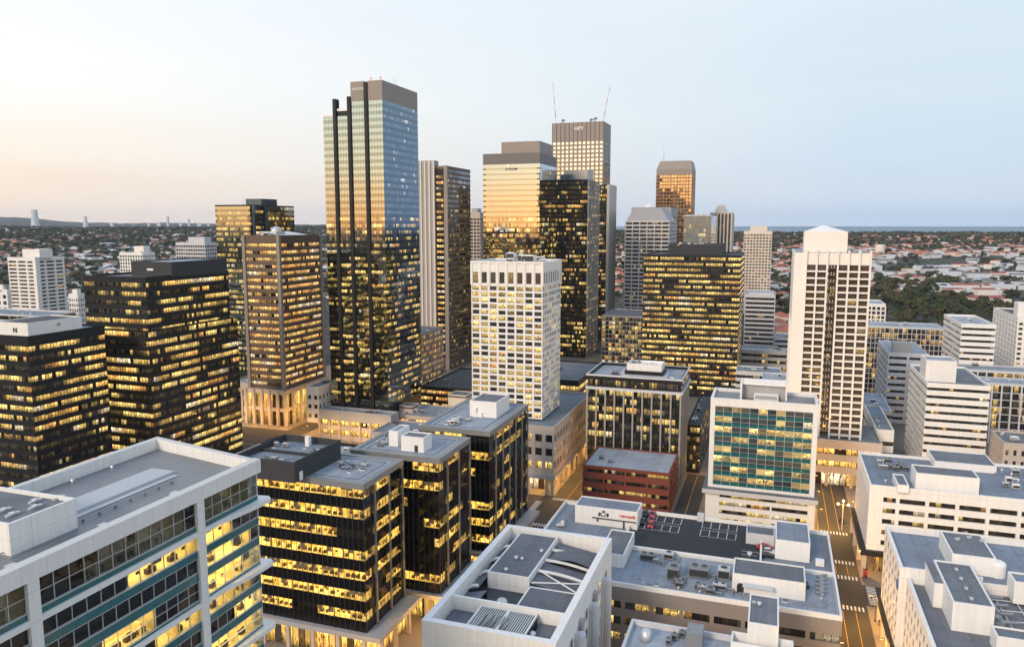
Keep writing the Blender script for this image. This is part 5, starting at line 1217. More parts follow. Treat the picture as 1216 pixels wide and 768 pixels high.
# T13 pale glass
r15 = place((845, 255), 812.5, 860, D=650.0)
o = tower('pale_glass_office', 'pale grey-green glass office with a few lit windows and angled side', r15, fh=3.7, sp=.12, wall='pale_grey', glass='g_pale', bay=1.5, rec=.02, par=.5, top=.5, roof='roof_light', nclut=2, seed=104, spm='g_plainpale')
# T14 striped w/ crown
r16 = place((869, 252), 843.5, 872.5, D=1050.0)
o = tower('striped_tower', 'slender cream tower with dark stripes and a round crown, near the sea horizon', r16, fh=3.8, sp=.05, wall='cream_wall', glass='g_dim', bay=2.5, pier=(4.6, 1.9, .8), rec=.8, par=.5, top=1.5, topm='cream_wall', roof='roof_light', nclut=0, seed=105)
mb = MB(); mb.cyl(o['W']*.45, o['L']*.4, o['z'], o['z']+5, 8, 8, 18); mb.cyl(o['W']*.45, o['L']*.4, o['z']+5, o['z']+9, 6, 6, 18); mb.dome(o['W']*.45, o['L']*.4, o['z']+9, 5, 3, 18, 4); mb.build('crown', 'cream_wall', o['root'])
# T15 white grid
r17 = place((917, 274.5), 883.5, 919.5, D=950.0)
o = grid_tower('cream_grid_tower', 'cream tower with a fine even grid of small windows before the sea', r17, 9, 4, 27, ww=.72, wh=.58, wall='cream_wall', glass='g_colorwin', rec=.5, par=.6, top=2.5, seed=106, limit=100, nclut=0)
penthouse(o['root'], o['W']*.22, o['W']*.82, 2, o['L']*.8, o['z'], o['z']+7, 'cream_wall', 'roof_light', .5); antenna(o['root'], o['W']*.7, 4, o['z']+7, 14, .18)
# small banded block
r18 = place((921, 350), 885, 924.5, D=640.0)
o = tower('banded_office', 'small pale blue-grey banded office below the cream grid tower', r18, fh=3.9, sp=.45, wall='pale_grey', glass='g_dim0', bay=2, rec=.5, par=.8, top=2, roof='roof_light', nclut=0, seed=107, pier=(22, 1.0, .05)); pent(o, .12, .95, .1, .9, 2.0, 'pale_grey', 'roof_light')
# checker building left of T12
r19 = place((790, 377), 715, 800, D=585.0)
tower('checker_office', 'office with a checkerboard of yellow lit and dark panes, left of the broad black office', r19, fh=3.6, sp=.2, wall='steel_fin', glass='g_check', bay=2.6, pier=(2.8, .3, .15), rec=.2, par=.8, top=.5, roof='roof_mid', nclut=2, seed=108)
# low dark one right of the white tower
tower('low_black_office', 'low dark office with lit ribbons between the white grid tower and the fin office', (lambda r: (r[0]-14, r[1], r[2], r[3]+6, r[4]))(place((687, 452), 650, 712, z=34.0)), fh=4.2, sp=.5, wall='dark_panel', glass='g_black3', bay=1.5, rec=.1, par=.8, top=2.2, roof='roof_mid', nclut=2, seed=109)
# ================================================================ T17 cream-white tower, right
r20 = place((943.5, 298.5), 934.5, 1034.5, D=325.0, lo=True, L=56); print('T17', r20)
a0, a1, b0, b1, z1 = r20; W_, L_ = a1-a0, b1-b0; L_ = max(L_, 22); RECTS.append(('T17', a0, a1, b0, b0+L_, 0))
T = thing('cream_white_tower', a0, b0, 0, 'tall cream-white tower with vertical piers and a pyramid-capped roof box, right', 'apartment tower')
zb0, n = 21.0, 25; xL = W_*.165; z1b = z1-.5; ztop = z1-5.5; h = (ztop-zb0)/n
mb = MB(); mb.box(0, xL, 0, L_, 12, z1b); mb.box(xL, W_, 2.2, L_, 12, z1b)
cols = 6; cw = (W_-xL)/cols
for i in range(cols+1):
    if i in (3,): pass
    x = xL+cw*i; mb.box(x-.35, x+.35, -.7, 2.2, 12, z1b+1.2)
mb.box(xL, W_, .6, 2.2, ztop, z1b)
mb.build('wall', 'cream_white', T)
for k in range(n):
    z = zb0+k*h; sl = MB()
    for i in range(cols):
        if i == 2: continue
        big = (k % 4 != 99)
        sl.box(xL+cw*i+.36, xL+cw*(i+1)-.36, -.12, 2.19, z-.18, z+.5); 
    sl.build('balcony', 'cream_white', T)
    gb = MB()
    for i in range(cols):
        if i == 2: continue
        gb.quad([(xL+cw*i+.42, 1.5, z+.5), (xL+cw*(i+1)-.42, 1.5, z+.5), (xL+cw*(i+1)-.42, 1.5, z+h-.18), (xL+cw*i+.42, 1.5, z+h-.18)], 0, [(i, k+.01), (i+1, k+.01), (i+1, k+.99), (i, k+.99)])
    gb.each('window', 'g_balcony', T) if k > 5 else tag(gb.build('window', 'g_balcony', T), kind='stuff')
mb = MB(); gb = MB()
for k in range(n+1):
    z = zb0+(k-.5)*h; 
    mb.box(xL+cw*2+.43, xL+cw*3-.43, -.3, 2.19, z-.12, z+.3)
    for q in range(3): mb.box(xL+cw*2+.5+q*cw*.26, xL+cw*2+.75+q*cw*.26, -.32, .3, z+.3, z+1.3, 1)
gb.quad([(xL+cw*2+.42, .9, zb0-6), (xL+cw*3-.42, .9, zb0-6), (xL+cw*3-.42, .9, ztop), (xL+cw*2+.42, .9, ztop)], 0, [(0, .01), (3, .01), (3, n*1.0), (0, n*1.0)])
gb.build('stair_glazing', 'g_stair', T); mb.build('stair_landing', ['bronze_wall', 'metal_light'], T)
for k in range(n+2):
    for q in range(5):
        z = zb0-4+k*(z1b-zb0)/(n+2); y = 1.5+q*(L_-3)/5
        if q in (1, 2, 3, 4, 0): o1 = MB(); o1.box(-.25, .02, y, y+.5, z, z+2.4, 1); o1.quad([(-.012, y+2.4, z), (-.012, y+.5, z), (-.012, y+.5, z+2.0), (-.012, y+2.4, z+2.0)], 0, [(q, k+.01), (q+1, k+.01), (q+1, k+.99), (q, k+.99)]); o1.build('side_window', ['g_dim', 'cream_white'], T) if k*5+q < 90 else None
mb = MB(); mb.box(.5, W_-.5, .5, L_-.5, z1b+.001, z1b+.1); mb.build('roof', 'roof_light', T)
x0, x1 = W_*.125, W_*.70; y0, y1 = 3.0, min(L_-1, 17); zz = z1+8.2
mb = MB(); mb.box(x0, x1, y0, y1, z1b, zz, 0, nob=True); cx, cy = (x0+x1)/2-1, (y0+y1)/2
for p_, q_ in (((x0, y0), (x1, y0)), ((x1, y0), (x1, y1)), ((x1, y1), (x0, y1)), ((x0, y1), (x0, y0))): mb.quad([(p_[0], p_[1], zz+.002), (q_[0], q_[1], zz+.002), (cx, cy, zz+2.8)], 1)
mb.build('roof_box', ['cream_white', 'white_smooth'], T); clutter(T, W_*.72, W_-3, 3, 14, z1b+.1, 4, 6, 1)
o = tower('podium_building', 'wide podium with lit strips under the cream-white tower', (a0-3, a1+8, b0-6, b0+26, 20.5), fh=4.4, z0=6, sp=.55, wall='tan_wall', glass='g_shop', bay=2.2, rec=.5, par=.9, top=3.0, roof='roof_mid', nclut=3, seed=111)
gb = MB(); ringquads(gb, 3, o['W']-3, 3, o['L'], .15, 6, 3, 2.4, 'flr'); gb.build('shopfront', 'g_shop', o['root']); mb = MB()
for i in range(5): mb.box(i*o['W']/4.2, i*o['W']/4.2+1.2, 0, 1.2, .15, 6)
mb.each('column', 'tan_wall', o['root'])
# right hand group
r21 = place((1101, 454), 1080, 1176.5, z=43.0, lo=True); print('Q', r21)
o = tower('white_banded_office', 'white banded office with thin dark ribbons and a white roof box, right', r21, fh=3.4, z0=0, sp=.62, wall='white_smooth', glass='g_dimlit', bay=1.6, rec=.5, par=1.0, top=1.0, roof='roof_mid', nclut=0, seed=112)
penthouse(o['root'], .5, o['W']*.52, 8, 22, o['z'], o['z']+9.5, 'white_smooth', 'roof_light', .5)
r22 = place((1142, 384), 1121, 1183.5, z=56.0, lo=True)
o = tower('white_banded_office', 'smaller white banded office farther back by the park trees', r22, fh=3.4, sp=.6, wall='white_smooth', glass='g_dimlit', bay=1.6, rec=.5, par=1.2, top=1.0, roof='roof_light', nclut=2, seed=113)
r23 = place((1209, 376), 1178.5, 1290, D=450, lo=True)
o = grid_tower('white_apartment_tower', 'white apartment building with square windows cut off by the right edge', r23, 9, 8, 18, ww=.55, wh=.5, wall='white_smooth', glass='g_dim', rec=.7, par=.8, top=2.0, seed=114, faces='lf', limit=100, slabout=.0); penthouse(o['root'], -.0, 15, 2, 10, o['z'], o['z']+9, 'white_smooth', 'roof_light', .5)
r24 = place((1055, 418), 1042.5, 1103, z=40.0, lo=True)
o = tower('grey_office', 'grey office with thin window strips and a grey roof box, right of the cream-white tower', r24, fh=3.8, sp=.6, wall='pale_grey', glass='g_dim', bay=1.6, rec=.4, par=.8, top=1.5, roof='roof_light', nclut=2, seed=115, pier=(9, 1.2, .02)); penthouse(o['root'], 3, o['W']*.6, 5, 14, o['z'], o['z']+5.5, 'grey_wall', 'roof_light', .5)
r25 = place((1122, 390), 1030, 1124, z=45.0, L=26); r25 = (r25[0]-8, *r25[1:])
tower('checker_office', 'long low office of dark and yellow checkered panes under a pale roof, before the park', r25, fh=3.4, sp=.12, wall='pale_grey', glass='g_check2', bay=2.4, pier=(2.6, .3, .25), rec=.3, par=.5, top=.8, roof='roof_light', nclut=2, seed=116)
r26 = place((1052, 361), 1030, 1053.5, z=52.0)
tower('white_slab_office', 'small white slab with vertical strips peeking past the cream-white tower', r26, fh=3.4, sp=.3, wall='white_smooth', glass='g_dim', bay=2, pier=(3.2, .9, .3), rec=.4, par=.8, top=1.5, roof='roof_light', nclut=0, seed=117)
r27 = place((1176, 456), 1160, 1290, z=31.0, lo=True); r27 = (r21[1]+1.5, r27[1], r27[2]+4, r27[3]-6, 31.0)
tower('checker_office', 'dark glazed block with pale fins and amber panes behind the white banded office, right edge', r27, fh=3.6, sp=.1, wall='pale_grey', glass='g_check2', bay=2.2, pier=(4.2, .7, .4), rec=.3, par=.6, top=.6, roof='roof_light', nclut=2, seed=118)
r28 = (r27[0]-14, r27[1], r27[3]+2, r27[3]+20, 34.0); print('r27', r27, r28, 'r22', r22, 'r23', r23, r24)
tower('low_office', 'low pale-roofed office with amber panes between the two banded offices', r28, fh=3.6, sp=.1, wall='pale_grey', glass='g_check2', bay=2.2, pier=(4.2, .6, .3), rec=.3, par=.6, top=.6, roof='roof_light', nclut=2, seed=119)
r29 = place((1192, 525), 1176, 1250, z=24.0, lo=True)
grid_tower('stone_building', 'small tan building with arched-row windows at the right edge', r29, 6, 6, 5, ww=.4, wh=.5, wall='tan_wall', glass='g_dim', rec=.4, par=.8, top=1.0, seed=120, faces='lf', limit=60)
r30 = place((1200, 550), 1178, 1280, z=20.0, lo=True); r30 = (r30[0]+3, r30[1], rL[3]+1.5, rL[3]+14, 20.0)
grid_tower('stone_building', 'lower pale building behind the parking garage roof, right edge', r30, 6, 3, 4, ww=.4, wh=.5, wall='pale_grey', glass='g_dim', rec=.4, par=.8, top=1.0, seed=121, faces='lf', limit=60)
# low block between cream-white tower and banded office
r31 = place((1062, 511), 1030, 1063, z=20.0); r31 = (a1+8.5, r31[1], r31[2], r31[2]+50, 20.0)
tower('low_office', 'low white-walled building with a dark flat roof right of the cream-white tower', r31, fh=4.5, sp=.6, wall='white_render', glass='g_dimlit', bay=2, rec=.4, par=.8, top=4.5, roof='roof_blue', nclut=4, seed=122)
r32 = (r31[0]-6, r21[0]-5, r31[3]+3, r31[3]+46, 17.0)
tower('low_office', 'low pale roof with plant boxes farther back right of the cream-white tower', r32, fh=4.5, sp=.6, wall='pale_grey', glass='g_dimlit', bay=2, rec=.4, par=.8, top=1.5, roof='roof_light', nclut=7, seed=123)
# roofs between the broad black office and the cream-white tower
k_ = 0
for (px, py, z, w, l, h_, rm_, lb) in ((874, 440, 22, 26, 20, 'pale_grey', 'roof_blue', 'low blue-grey building with a deep roof well right of the broad black office'),
    (905, 450, 26, 22, 22, 'pale_grey', 'roof_light', 'low building with a pale stepped roof left of the cream-white tower'),
    (880, 415, 24, 30, 18, 'grey_wall', 'roof_light', 'low grey building with white roof strips below the small banded office'),
    (920, 400, 22, 20, 24, 'pale_grey', 'roof_blue', 'small blue-roofed building directly left of the cream-white tower shaft')):
    aa, bb = abz(px, py, z); w = min(w, r20[0]-1-aa) if bb < r20[3]+2 else w; tower('low_office', lb, (aa, aa+w, bb, bb+l, z), fh=4, sp=.55, wall=h_, glass='g_office', bay=2, rec=.3, par=.9, top=1.5, roof=rm_, nclut=5, seed=130+k_); k_ += 1
# roofs between tallest tower and white grid tower
for (px0, py0, px1, pyb, z, wl, rm_, lb, gl) in ((499, 458, 566, 434, 14, 'dark_panel', 'roof_dark', 'low black building with a broad dark roof beyond the black corner office', 'g_brown'),
    (476, 492, 560, 478, 13, 'tan_wall', 'roof_light', 'low tan building with a ribbed roof behind the middle black office', 'g_shop'),
    (440, 512, 520, 496, 12, 'tan_wall', 'roof_blue', 'low wide roof directly behind the black office row', 'g_shop')):
    aa, bb = abz(px0, py0, z); a2 = abz(px1, py0+4, z)[0]; b2 = abz(px0+12, pyb, z)[1]
    tower('low_office', lb, (aa, a2, bb, b2, z), fh=4.5, sp=.5, wall=wl, glass=gl, bay=2, rec=.3, par=.8, top=1.4, roof=rm_, nclut=4, seed=140+k_); k_ += 1
aa, bb = abz(532, 468, 17); tower('stair_tower', 'small beige windowless box standing left of the white grid tower foot', (aa, aa+11, bb, bb+11, 17), fh=17, sp=.95, wall='cream_wall', glass='g_dim', par=.5, top=.2, nclut=0, seed=150)
aa, bb = abz(474, 481, 16); tower('stair_tower', 'small pale square box beside the tallest tower podium', (aa, aa+8, bb, bb+8, 16), fh=16, sp=.95, wall='tan_wall', glass='g_dim', par=.5, top=.2, nclut=0, seed=151)
# ================================================================ ground, streets
def structure(o): o['kind'] = 'structure'; return o
def noise2(x, y): return (np.sin(x*.0021+1.3)*np.cos(y*.0017+.4)+.5*np.sin(x*.0057+y*.0043)+.3*np.sin(x*.011-y*.009+2))/1.8
def sstep(a, b, x): t = np.clip((x-a)/(b-a), 0, 1); return t*t*(3-2*t)
def terr(X, Y):
    D = np.hypot(X, Y); ang = X/np.maximum(Y, 1.0)
    rightw = sstep(-.05, .25, ang)
    hl = 84*sstep(1500, 4300, D)+8*noise2(X, Y)*sstep(1300, 2500, D)
    hr = 59*sstep(1500, 3900, D)*(1-sstep(4600, 5400, D)*1.15)+4*noise2(X*1.3, Y)*sstep(1300, 2500, D)*(1-sstep(4600, 5000, D))
    h = hl*(1-rightw)+hr*rightw
    return np.where(Y > 0, h, 0.0)
s = NT('land')
co = s.n('ShaderNodeTexCoord').outputs['Object']
n1 = s.n('ShaderNodeTexNoise', i={'Vector': co, 'Scale': .012, 'Detail': 8.0}).outputs[0]
n2 = s.n('ShaderNodeTexNoise', i={'Vector': co, 'Scale': .09, 'Detail': 5.0}).outputs[0]
c1 = s.mix(n1, (.022, .03, .016, 1), (.05, .055, .035, 1))
s.link(s.mix(s.math('MULTIPLY', s.math('GREATER_THAN', n2, .50), .6), c1, (.17, .15, .13, 1)), s.b.inputs['Base Color']); s.b.inputs['Roughness'].default_value = .95
s.b.inputs['Specular IOR Level'].default_value = .1
wallmat('asphalt', (.050, .047, .045), .8, .22, .08, spec=.3, fine=3); wallmat('paving', (.24, .20, .165), .8, .12, .15, 1.2, 0, .25, spec=.3, fine=2)
s = NT('sea_water'); s.b.inputs['Base Color'].default_value = (.04, .12, .19, 1); s.b.inputs['Roughness'].default_value = .45
co = s.n('ShaderNodeTexCoord').outputs['Object']; nn = s.n('ShaderNodeTexNoise', i={'Vector': co, 'Scale': .02, 'Detail': 6.0}).outputs[0]
s.link(s.n('ShaderNodeBump', i={'Height': nn, 'Strength': .4, 'Distance': 4.0}).outputs[0], s.b.inputs['Normal'])
# land: polar grid
rs = np.concatenate([[0, 60, 200, 400, 700, 1000], np.linspace(1300, 6000, 48)]); nA = 240
an = np.linspace(0, 2*np.pi, nA, endpoint=False)
RR, AA = np.meshgrid(rs, an, indexing='ij'); X = RR*np.sin(AA); Y = RR*np.cos(AA); Z = terr(X, Y)
Z = np.where((RR > 5900) & (X/np.maximum(Y, 1) > .1) & (Y > 0), -12, Z)-.02
vs = [tuple(v) for v in np.stack([X.ravel(), Y.ravel(), Z.ravel()], 1).tolist()]
mb = MB(); mb.v = vs
for i in range(len(rs)-1):
    for j in range(nA):
        k = (j+1) % nA; mb.f.append((i*nA+j, i*nA+k, (i+1)*nA+k, (i+1)*nA+j)); mb.m.append(0); mb.uv.append([(0, 0)]*4)
structure(mb.build('ground', 'land', None, True))
mb = MB(); n = 96; mb.v = [(0, 2500, -6.0)]+[(60000*math.sin(math.pi*(i/(n-1)-.5)), 2500+60000*math.cos(math.pi*(i/(n-1)-.5)), -6.0) for i in range(n)]
for i in range(n-1): mb.f.append((0, i+2, i+1)); mb.m.append(0); mb.uv.append([(0, 0)]*3)
structure(mb.build('sea', 'sea_water'))
def strip(name, mat, a0, a1, b0, b1, z0, z1):
    p = [world(a0, b0), world(a1, b0), world(a1, b1), world(a0, b1)]
    mb = MB(); mb.prism(p, z0, z1); return structure(mb.build(name, mat))
def sheet(name, mat, rects, z):
    mb = MB()
    for (a0, a1, b0, b1) in rects:
        p = [world(a0, b0), world(a1, b0), world(a1, b1), world(a0, b1)]; mb.quad([(x, y, z) for x, y in p])
    return structure(mb.build(name, mat))
sheet('road', 'asphalt', [(-420, 420, 60, 700)], .02)
S1 = (-82, -70.5); S2 = (18.8, 29); X1 = (264, 285); X3 = (233, 247)
S3 = (r1[1]+7, r1[1]+17)
pv = []
def blk(a0, a1, b0, b1): pv.append((a0, a1, b0, b1))
blk(-145, -82, 145, 264); blk(-70.5, 18.8, 110, 264); blk(29, 120, 110, 233); blk(29, 200, 247, 264+16)
blk(S3[1], -82, 290, 640); blk(-68.5, -33.5, 285, 338); blk(-24.5, 18.8, 285, 338); blk(-68.5, 18.8, 338, 640); blk(31, 260, 300, 640); blk(r1[0]-14, S3[0], r1[2]-13, 640); blk(-330, rb[1]+7, rb[2]-9, 640)
mb = MB()
for (a0, a1, b0, b1) in pv:
    p = [world(a0, b0), world(a1, b0), world(a1, b1), world(a0, b1)]; mb.prism(p, .0, .15)
structure(mb.build('pavement', 'paving'))
mk = MB()
def mark(a0, a1, b0, b1): mk.quad([(*world(a0, b0), .026), (*world(a1, b0), .026), (*world(a1, b1), .026), (*world(a0, b1), .026)])
def zebra_b(a0, a1, b, wd=2.6):       # crossing a street that runs along b
    x = a0+.4
    while x < a1-.5: mark(x, x+.5, b, b+wd); x += 1.05
def zebra_a(b0, b1, a, wd=2.6):
    x = b0+.4
    while x < b1-.5: mark(a, a+wd, x, x+.5); x += 1.05
zebra_b(S1[0], S1[1], 259); zebra_b(S1[0], S1[1], 287); zebra_a(265, 284, S1[0]-5.5); zebra_a(265, 284, S1[1]+1.5)
zebra_b(S2[0], S2[1], 229); zebra_b(S2[0], S2[1], 249.5); zebra_a(234, 246.5, 30.0); zebra_b(S2[0], S2[1], 286.5); zebra_a(265, 284, 30.5); zebra_b(S2[0], S2[1], 261)
structure(mk.build('crosswalk', 'paint_white'))
mk = MB()
for a in (22.1, 25.6):
    mark(a, a+.16, 60, 228); mark(a, a+.16, 252.5, 260)
    mark(a, a+.16, 290, 500)
for a in (-29.2,): mark(a, a+.16, 288, 336)
for a in (-76.2,): mark(a, a+.16, 100, 258); mark(a, a+.16, 290, 520)
mark(-70.9, -70.75, 290, 520); mark(S3[0]+4.8, S3[0]+5, 300, 640)
structure(mk.build('lane_line', 'paint_yellow'))
mk = MB(); mark(-300, S1[0]-8, r1[2]-30, r1[2]-29.8); mark(-300, S1[0]-8, 274, 274.2); structure(mk.build('lane_line', 'paint_white'))

# ================================================================ street lamps (lit)
plain('lamp_glow', (1, .8, .5), .4, emi=(1.0, .62, .22), es=9.0, sample=False)
plain('globe_glow', (1, .8, .5), .4, emi=(1.0, .66, .25), es=7.0, sample=False)
lampdata = bpy.data.lights.new('lamp_light', 'POINT'); lampdata.energy = 5000; lampdata.color = (1.0, .52, .11); lampdata.shadow_soft_size = .6
lamp3 = bpy.data.lights.new('lamp_light', 'POINT'); lamp3.energy = 1900; lamp3.color = (1.0, .52, .11); lamp3.shadow_soft_size = .6
def make_lamp(a, b, label, group):
    t = thing('street_lamp', a, b, .15, label, 'street lamp', group)
    mb = MB(); mb.cyl(0, 0, 0, .5, .18, .14, 8); mb.cyl(0, 0, .5, 7.2, .09, .06, 8); mb.tube((0, 0, 7.1), (1.3, 0, 7.5), .05); mb.build('pole', 'metal_dark', t)
    mb = MB(); mb.box(1.0, 1.9, -.16, .16, 7.44, 7.58, 1); mb.box(1.05, 1.85, -.12, .12, 7.38, 7.438, 0); mb.build('lamp_head', ['lamp_glow', 'metal_dark'], t)
    l = bpy.data.objects.new('light', lampdata); COL.objects.link(l); l.parent = t; l.location = (1.4, 0, 7.0)
    return t
LG1 = 'lamps along the left street'; LB1 = 'lit street lamp on the pavement of the left street, glowing orange'
LG2 = 'lamps along the right street'; LB2 = 'lit street lamp on the pavement beside the two-lane right street'
LG3 = 'lamps by the far arcades'; LB3 = 'lit street lamp before the arcades of the far towers'
l0 = make_lamp(S1[0]-1, 292, LB1, LG1)
for q in range(1, 9): dup(l0, S1[0]-1.0, 292+q*17)
for q in range(5): dup(l0, S1[1]+1.2, 300+q*24, rz=math.pi)
for b in (250, 228, 204, 178, 150): dup(l0, S1[0]-1.2, b)
for b in (256, 224): dup(l0, S2[1]+1.2, b, rz=math.pi, label=LB2, group=LG2)
for b in (200, 180, 160, 140, 120): dup(l0, S2[1]+1.2, b, rz=math.pi, label=LB2, group=LG2)
for b in (215, 195, 290, 310, 330): dup(l0, S2[0]-1.0, b, label=LB2, group=LG2)
for b in (302, 322, 345): dup(l0, S2[1]+3.2, b, rz=math.pi, label=LB2, group=LG2)
for q in range(9): dup(l0, rb[0]-4+q*6.5, rb[2]-6.0, rz=-math.pi/2, label=LB3, group=LG3)
for q in range(6): dup(l0, rb[1]+6, rb[2]-2+q*8, rz=0, label=LB3, group=LG3)
for q in range(5): dup(l0, r1[0]-6+q*13, r1[2]-13, rz=-math.pi/2, label=LB3, group=LG3)
for q in range(10): dup(l0, S3[0]-1, r1[2]+4+q*20, label=LB3, group=LG3)
for q in range(4): dup(l0, -60+q*22, 420, rz=-math.pi/2, label=LB3, group=LG3)
for (a, b) in ((-30, 335), (14, 300), (10, 345)): dup(l0, a, b, label=LB3, group=LG3)
for o_l in [o for o in COL.objects if o.type == 'LIGHT' and o.parent and o.parent.get('group') == LG3]: o_l.data = lamp3
# double-globe lamp at the top of the right street
t = thing('globe_lamp', 26.5, 291, .15, 'tall pale double-globe lamp post at the top of the right street', 'street lamp')
mb = MB(); mb.cyl(0, 0, 0, 11, .22, .14, 8); mb.tube((-1.6, 0, 9.6), (1.6, 0, 9.6), .08); mb.build('pole', 'tan_wall', t)
for x in (-1.7, 1.7, 0):
    mb = MB(); mb.dome(x, 0, 9.7 if x else 11, .42, .42, 10, 4); mb.dome(x, 0, 9.7 if x else 11, .42, -.42, 10, 4); mb.build('globe', 'globe_glow', t, True)
lt = bpy.data.objects.new('light', lampdata); COL.objects.link(lt); lt.parent = t; lt.location = (0, -.8, 9.2)
# lights inside arcades: ceiling luminaires on the canopies
arc = bpy.data.lights.new('canopy_light', 'POINT'); arc.energy = 1800; arc.color = (1.0, .55, .12); arc.shadow_soft_size = .5
def canopy_light(root, x, y, z):
    mb = MB(); mb.cyl(x, y, z, z+.18, .28, .28, 10); o = mb.build('ceiling_lamp', 'lamp_glow', root); l = bpy.data.objects.new('light', arc); COL.objects.link(l); l.parent = o; l.location = (x, y, z-.35)
for q in range(4): canopy_light(wp['root'], wp['W']-3.5, 4+q*9, 6.6)
for q in range(3): canopy_light(wp['root'], wp['W']-9-q*8, 3.2, 6.6)
for q in range(6): canopy_light(Lg, 1.8, 2+q*6, zb0-2)
for q in range(5): canopy_light(Lg, 7+q*8, 2.4, zb0-2)
for q in range(9): canopy_light(M, .5, 3+q*9, 5.8)
for q in range(4): canopy_light(M, 4+q*8, LM-.4, 5.8)

# ================================================================ cars, people, traffic lights, planters
plain('car_red', (.50, .015, .02), .25, spec=.6); plain('car_dark', (.02, .022, .025), .25, spec=.6); plain('car_white', (.7, .7, .7), .3); plain('car_silver', (.35, .36, .38), .25, .6)
plain('car_glass', (.015, .018, .02), .08, spec=.8); plain('tyre_rubber', (.015, .015, .015), .9); plain('tail_light', (.4, .01, .01), .3, emi=(1, .05, .02), es=1.5, sample=False); plain('head_light', (.7, .7, .65), .2)
def make_car(a, b, z, paint, label, group=None, rz=0):
    t = thing('parked_car', a, b, z, label, 'car', group, rz)
    def sec(y, w, zl, zh): return [(-w, y, zl), (w, y, zl), (w*.96, y, zh), (-w*.96, y, zh)]
    mb = MB(); prof = [(-2.15, .78, .42, .72), (-2.0, .86, .28, .80), (-1.2, .9, .25, .90), (1.3, .9, .25, .92), (2.0, .86, .28, .86), (2.2, .76, .42, .74)]
    for i in range(len(prof)-1):
        A_, B_ = sec(*prof[i]), sec(*prof[i+1])
        for k in range(4): mb.quad([A_[k], A_[(k+1) % 4], B_[(k+1) % 4], B_[k]])
    mb.quad(sec(*prof[0])[::-1]); mb.quad(sec(*prof[-1])); mb.box(-.62, .62, -.55, .95, 1.36, 1.42); mb.build('body', paint, t)
    mb = MB(); A_ = [(-.82, -1.15, .905), (.82, -1.15, .905), (.84, 1.6, .91), (-.84, 1.6, .91)]; B_ = [(-.64, -.5, 1.36), (.64, -.5, 1.36), (.64, .95, 1.36), (-.64, .95, 1.36)]
    for k in range(4): mb.quad([A_[k], A_[(k+1) % 4], B_[(k+1) % 4], B_[k]])
    mb.build('windscreen', 'car_glass', t)
    for x in (-.82, .62):
        for y in (-1.35, 1.35): mb = MB(); mb.tube((x, y, .33), (x+.2, y, .33), .33, .33, 12); mb.build('wheel', 'tyre_rubber', t)
    for x in (-.72, .42):
        mb = MB(); mb.box(x, x+.3, -2.2, -2.1, .55, .68); mb.build('headlight', 'head_light', t)
        mb = MB(); mb.box(x, x+.3, 2.17, 2.26, .58, .7); mb.build('tail_light', 'tail_light', t)
    return t
zz = zd+.01
def dk(px, py): a, b = abz(px, py, zz); return a, b
for (px, py, pt, lb) in ((775, 612, 'car_red', 'red car on the rooftop car park, backmost of the three in its column'), (774, 618, 'car_red', 'red car on the rooftop car park, middle one of the three in its column'), (773, 624.5, 'car_red', 'red car on the rooftop car park, nearest of the three in its column'),
    (766, 611, 'car_dark', 'black car on the rooftop car park, rear one left of the red cars'), (764, 620, 'car_dark', 'black car on the rooftop car park, front one left of the red cars'),
    (908, 651, 'car_red', 'red car parked before the white stair towers on the rooftop car park'), (912, 656, 'car_white', 'white car behind the red one before the white stair towers'), (910, 661, 'car_dark', 'dark car at the corner of the rooftop car park by the long penthouse')):
    a, b = dk(px, py)
    make_car(a, b, zz, pt, lb, None, 0 if px < 850 else math.pi/2)
for (a, b, pt, lb) in ((27.3, 300, 'car_dark', 'dark car waiting at the top of the right street'), (-72.8, 330, 'car_silver', 'silver car driving up the left street past the brick building'), (20.6, 250, 'car_dark', 'dark car in the left lane of the right street')):
    make_car(a, b, .03, pt, lb)
for nm, c in (('cloth_dark', (.03, .03, .035)), ('cloth_red', (.4, .04, .03)), ('cloth_blue', (.05, .08, .16)), ('skin', (.45, .27, .18)), ('hair_dark', (.02, .015, .01))): plain(nm, c, .8)
def make_person(a, b, rz, top, label, stride=.28):
    me = bpy.data.meshes.new('person'); 
    P = [(0, 0, .95), (0, 0, 1.2), (0, 0, 1.42), (0, 0, 1.53), (0, .02, 1.66), (-.1, 0, .9), (-.11, stride*.4, .5), (-.11, stride*.2, .08), (-.11, stride*.2+.14, .04),
         (.1, 0, .9), (.11, -stride*.4, .5), (.11, -stride, .1), (.11, -stride+.14, .05), (-.2, 0, 1.4), (-.25, -.05, 1.12), (-.25, .08, .88), (.2, 0, 1.4), (.25, .05, 1.12), (.25, .18, .9)]
    E_ = [(0, 1), (1, 2), (2, 3), (3, 4), (0, 5), (5, 6), (6, 7), (7, 8), (0, 9), (9, 10), (10, 11), (11, 12), (2, 13), (13, 14), (14, 15), (2, 16), (16, 17), (17, 18)]
    rr_ = [.15, .14, .15, .06, .11, .1, .07, .05, .04, .1, .07, .05, .04, .06, .045, .035, .06, .045, .035]
    me.from_pydata(P, E_, []); o = bpy.data.objects.new('person', me); COL.objects.link(o)
    X, Y = world(a, b); o.location = (X, Y, .15); o.rotation_euler = (0, 0, rz-TH)
    m = o.modifiers.new('skin', 'SKIN'); 
    for i, v in enumerate(me.skin_vertices[0].data): v.radius = (rr_[i], rr_[i]); v.use_root = (i == 0)
    o.modifiers.new('sub', 'SUBSURF').levels = 1; me.materials.append(MATS[top])
    tag(o, label, 'person')
    hd = MB(); hd.dome(0, .02, 1.64, .112, .14, 10, 4); hd.build('hair', 'hair_dark', o, True)
    return o
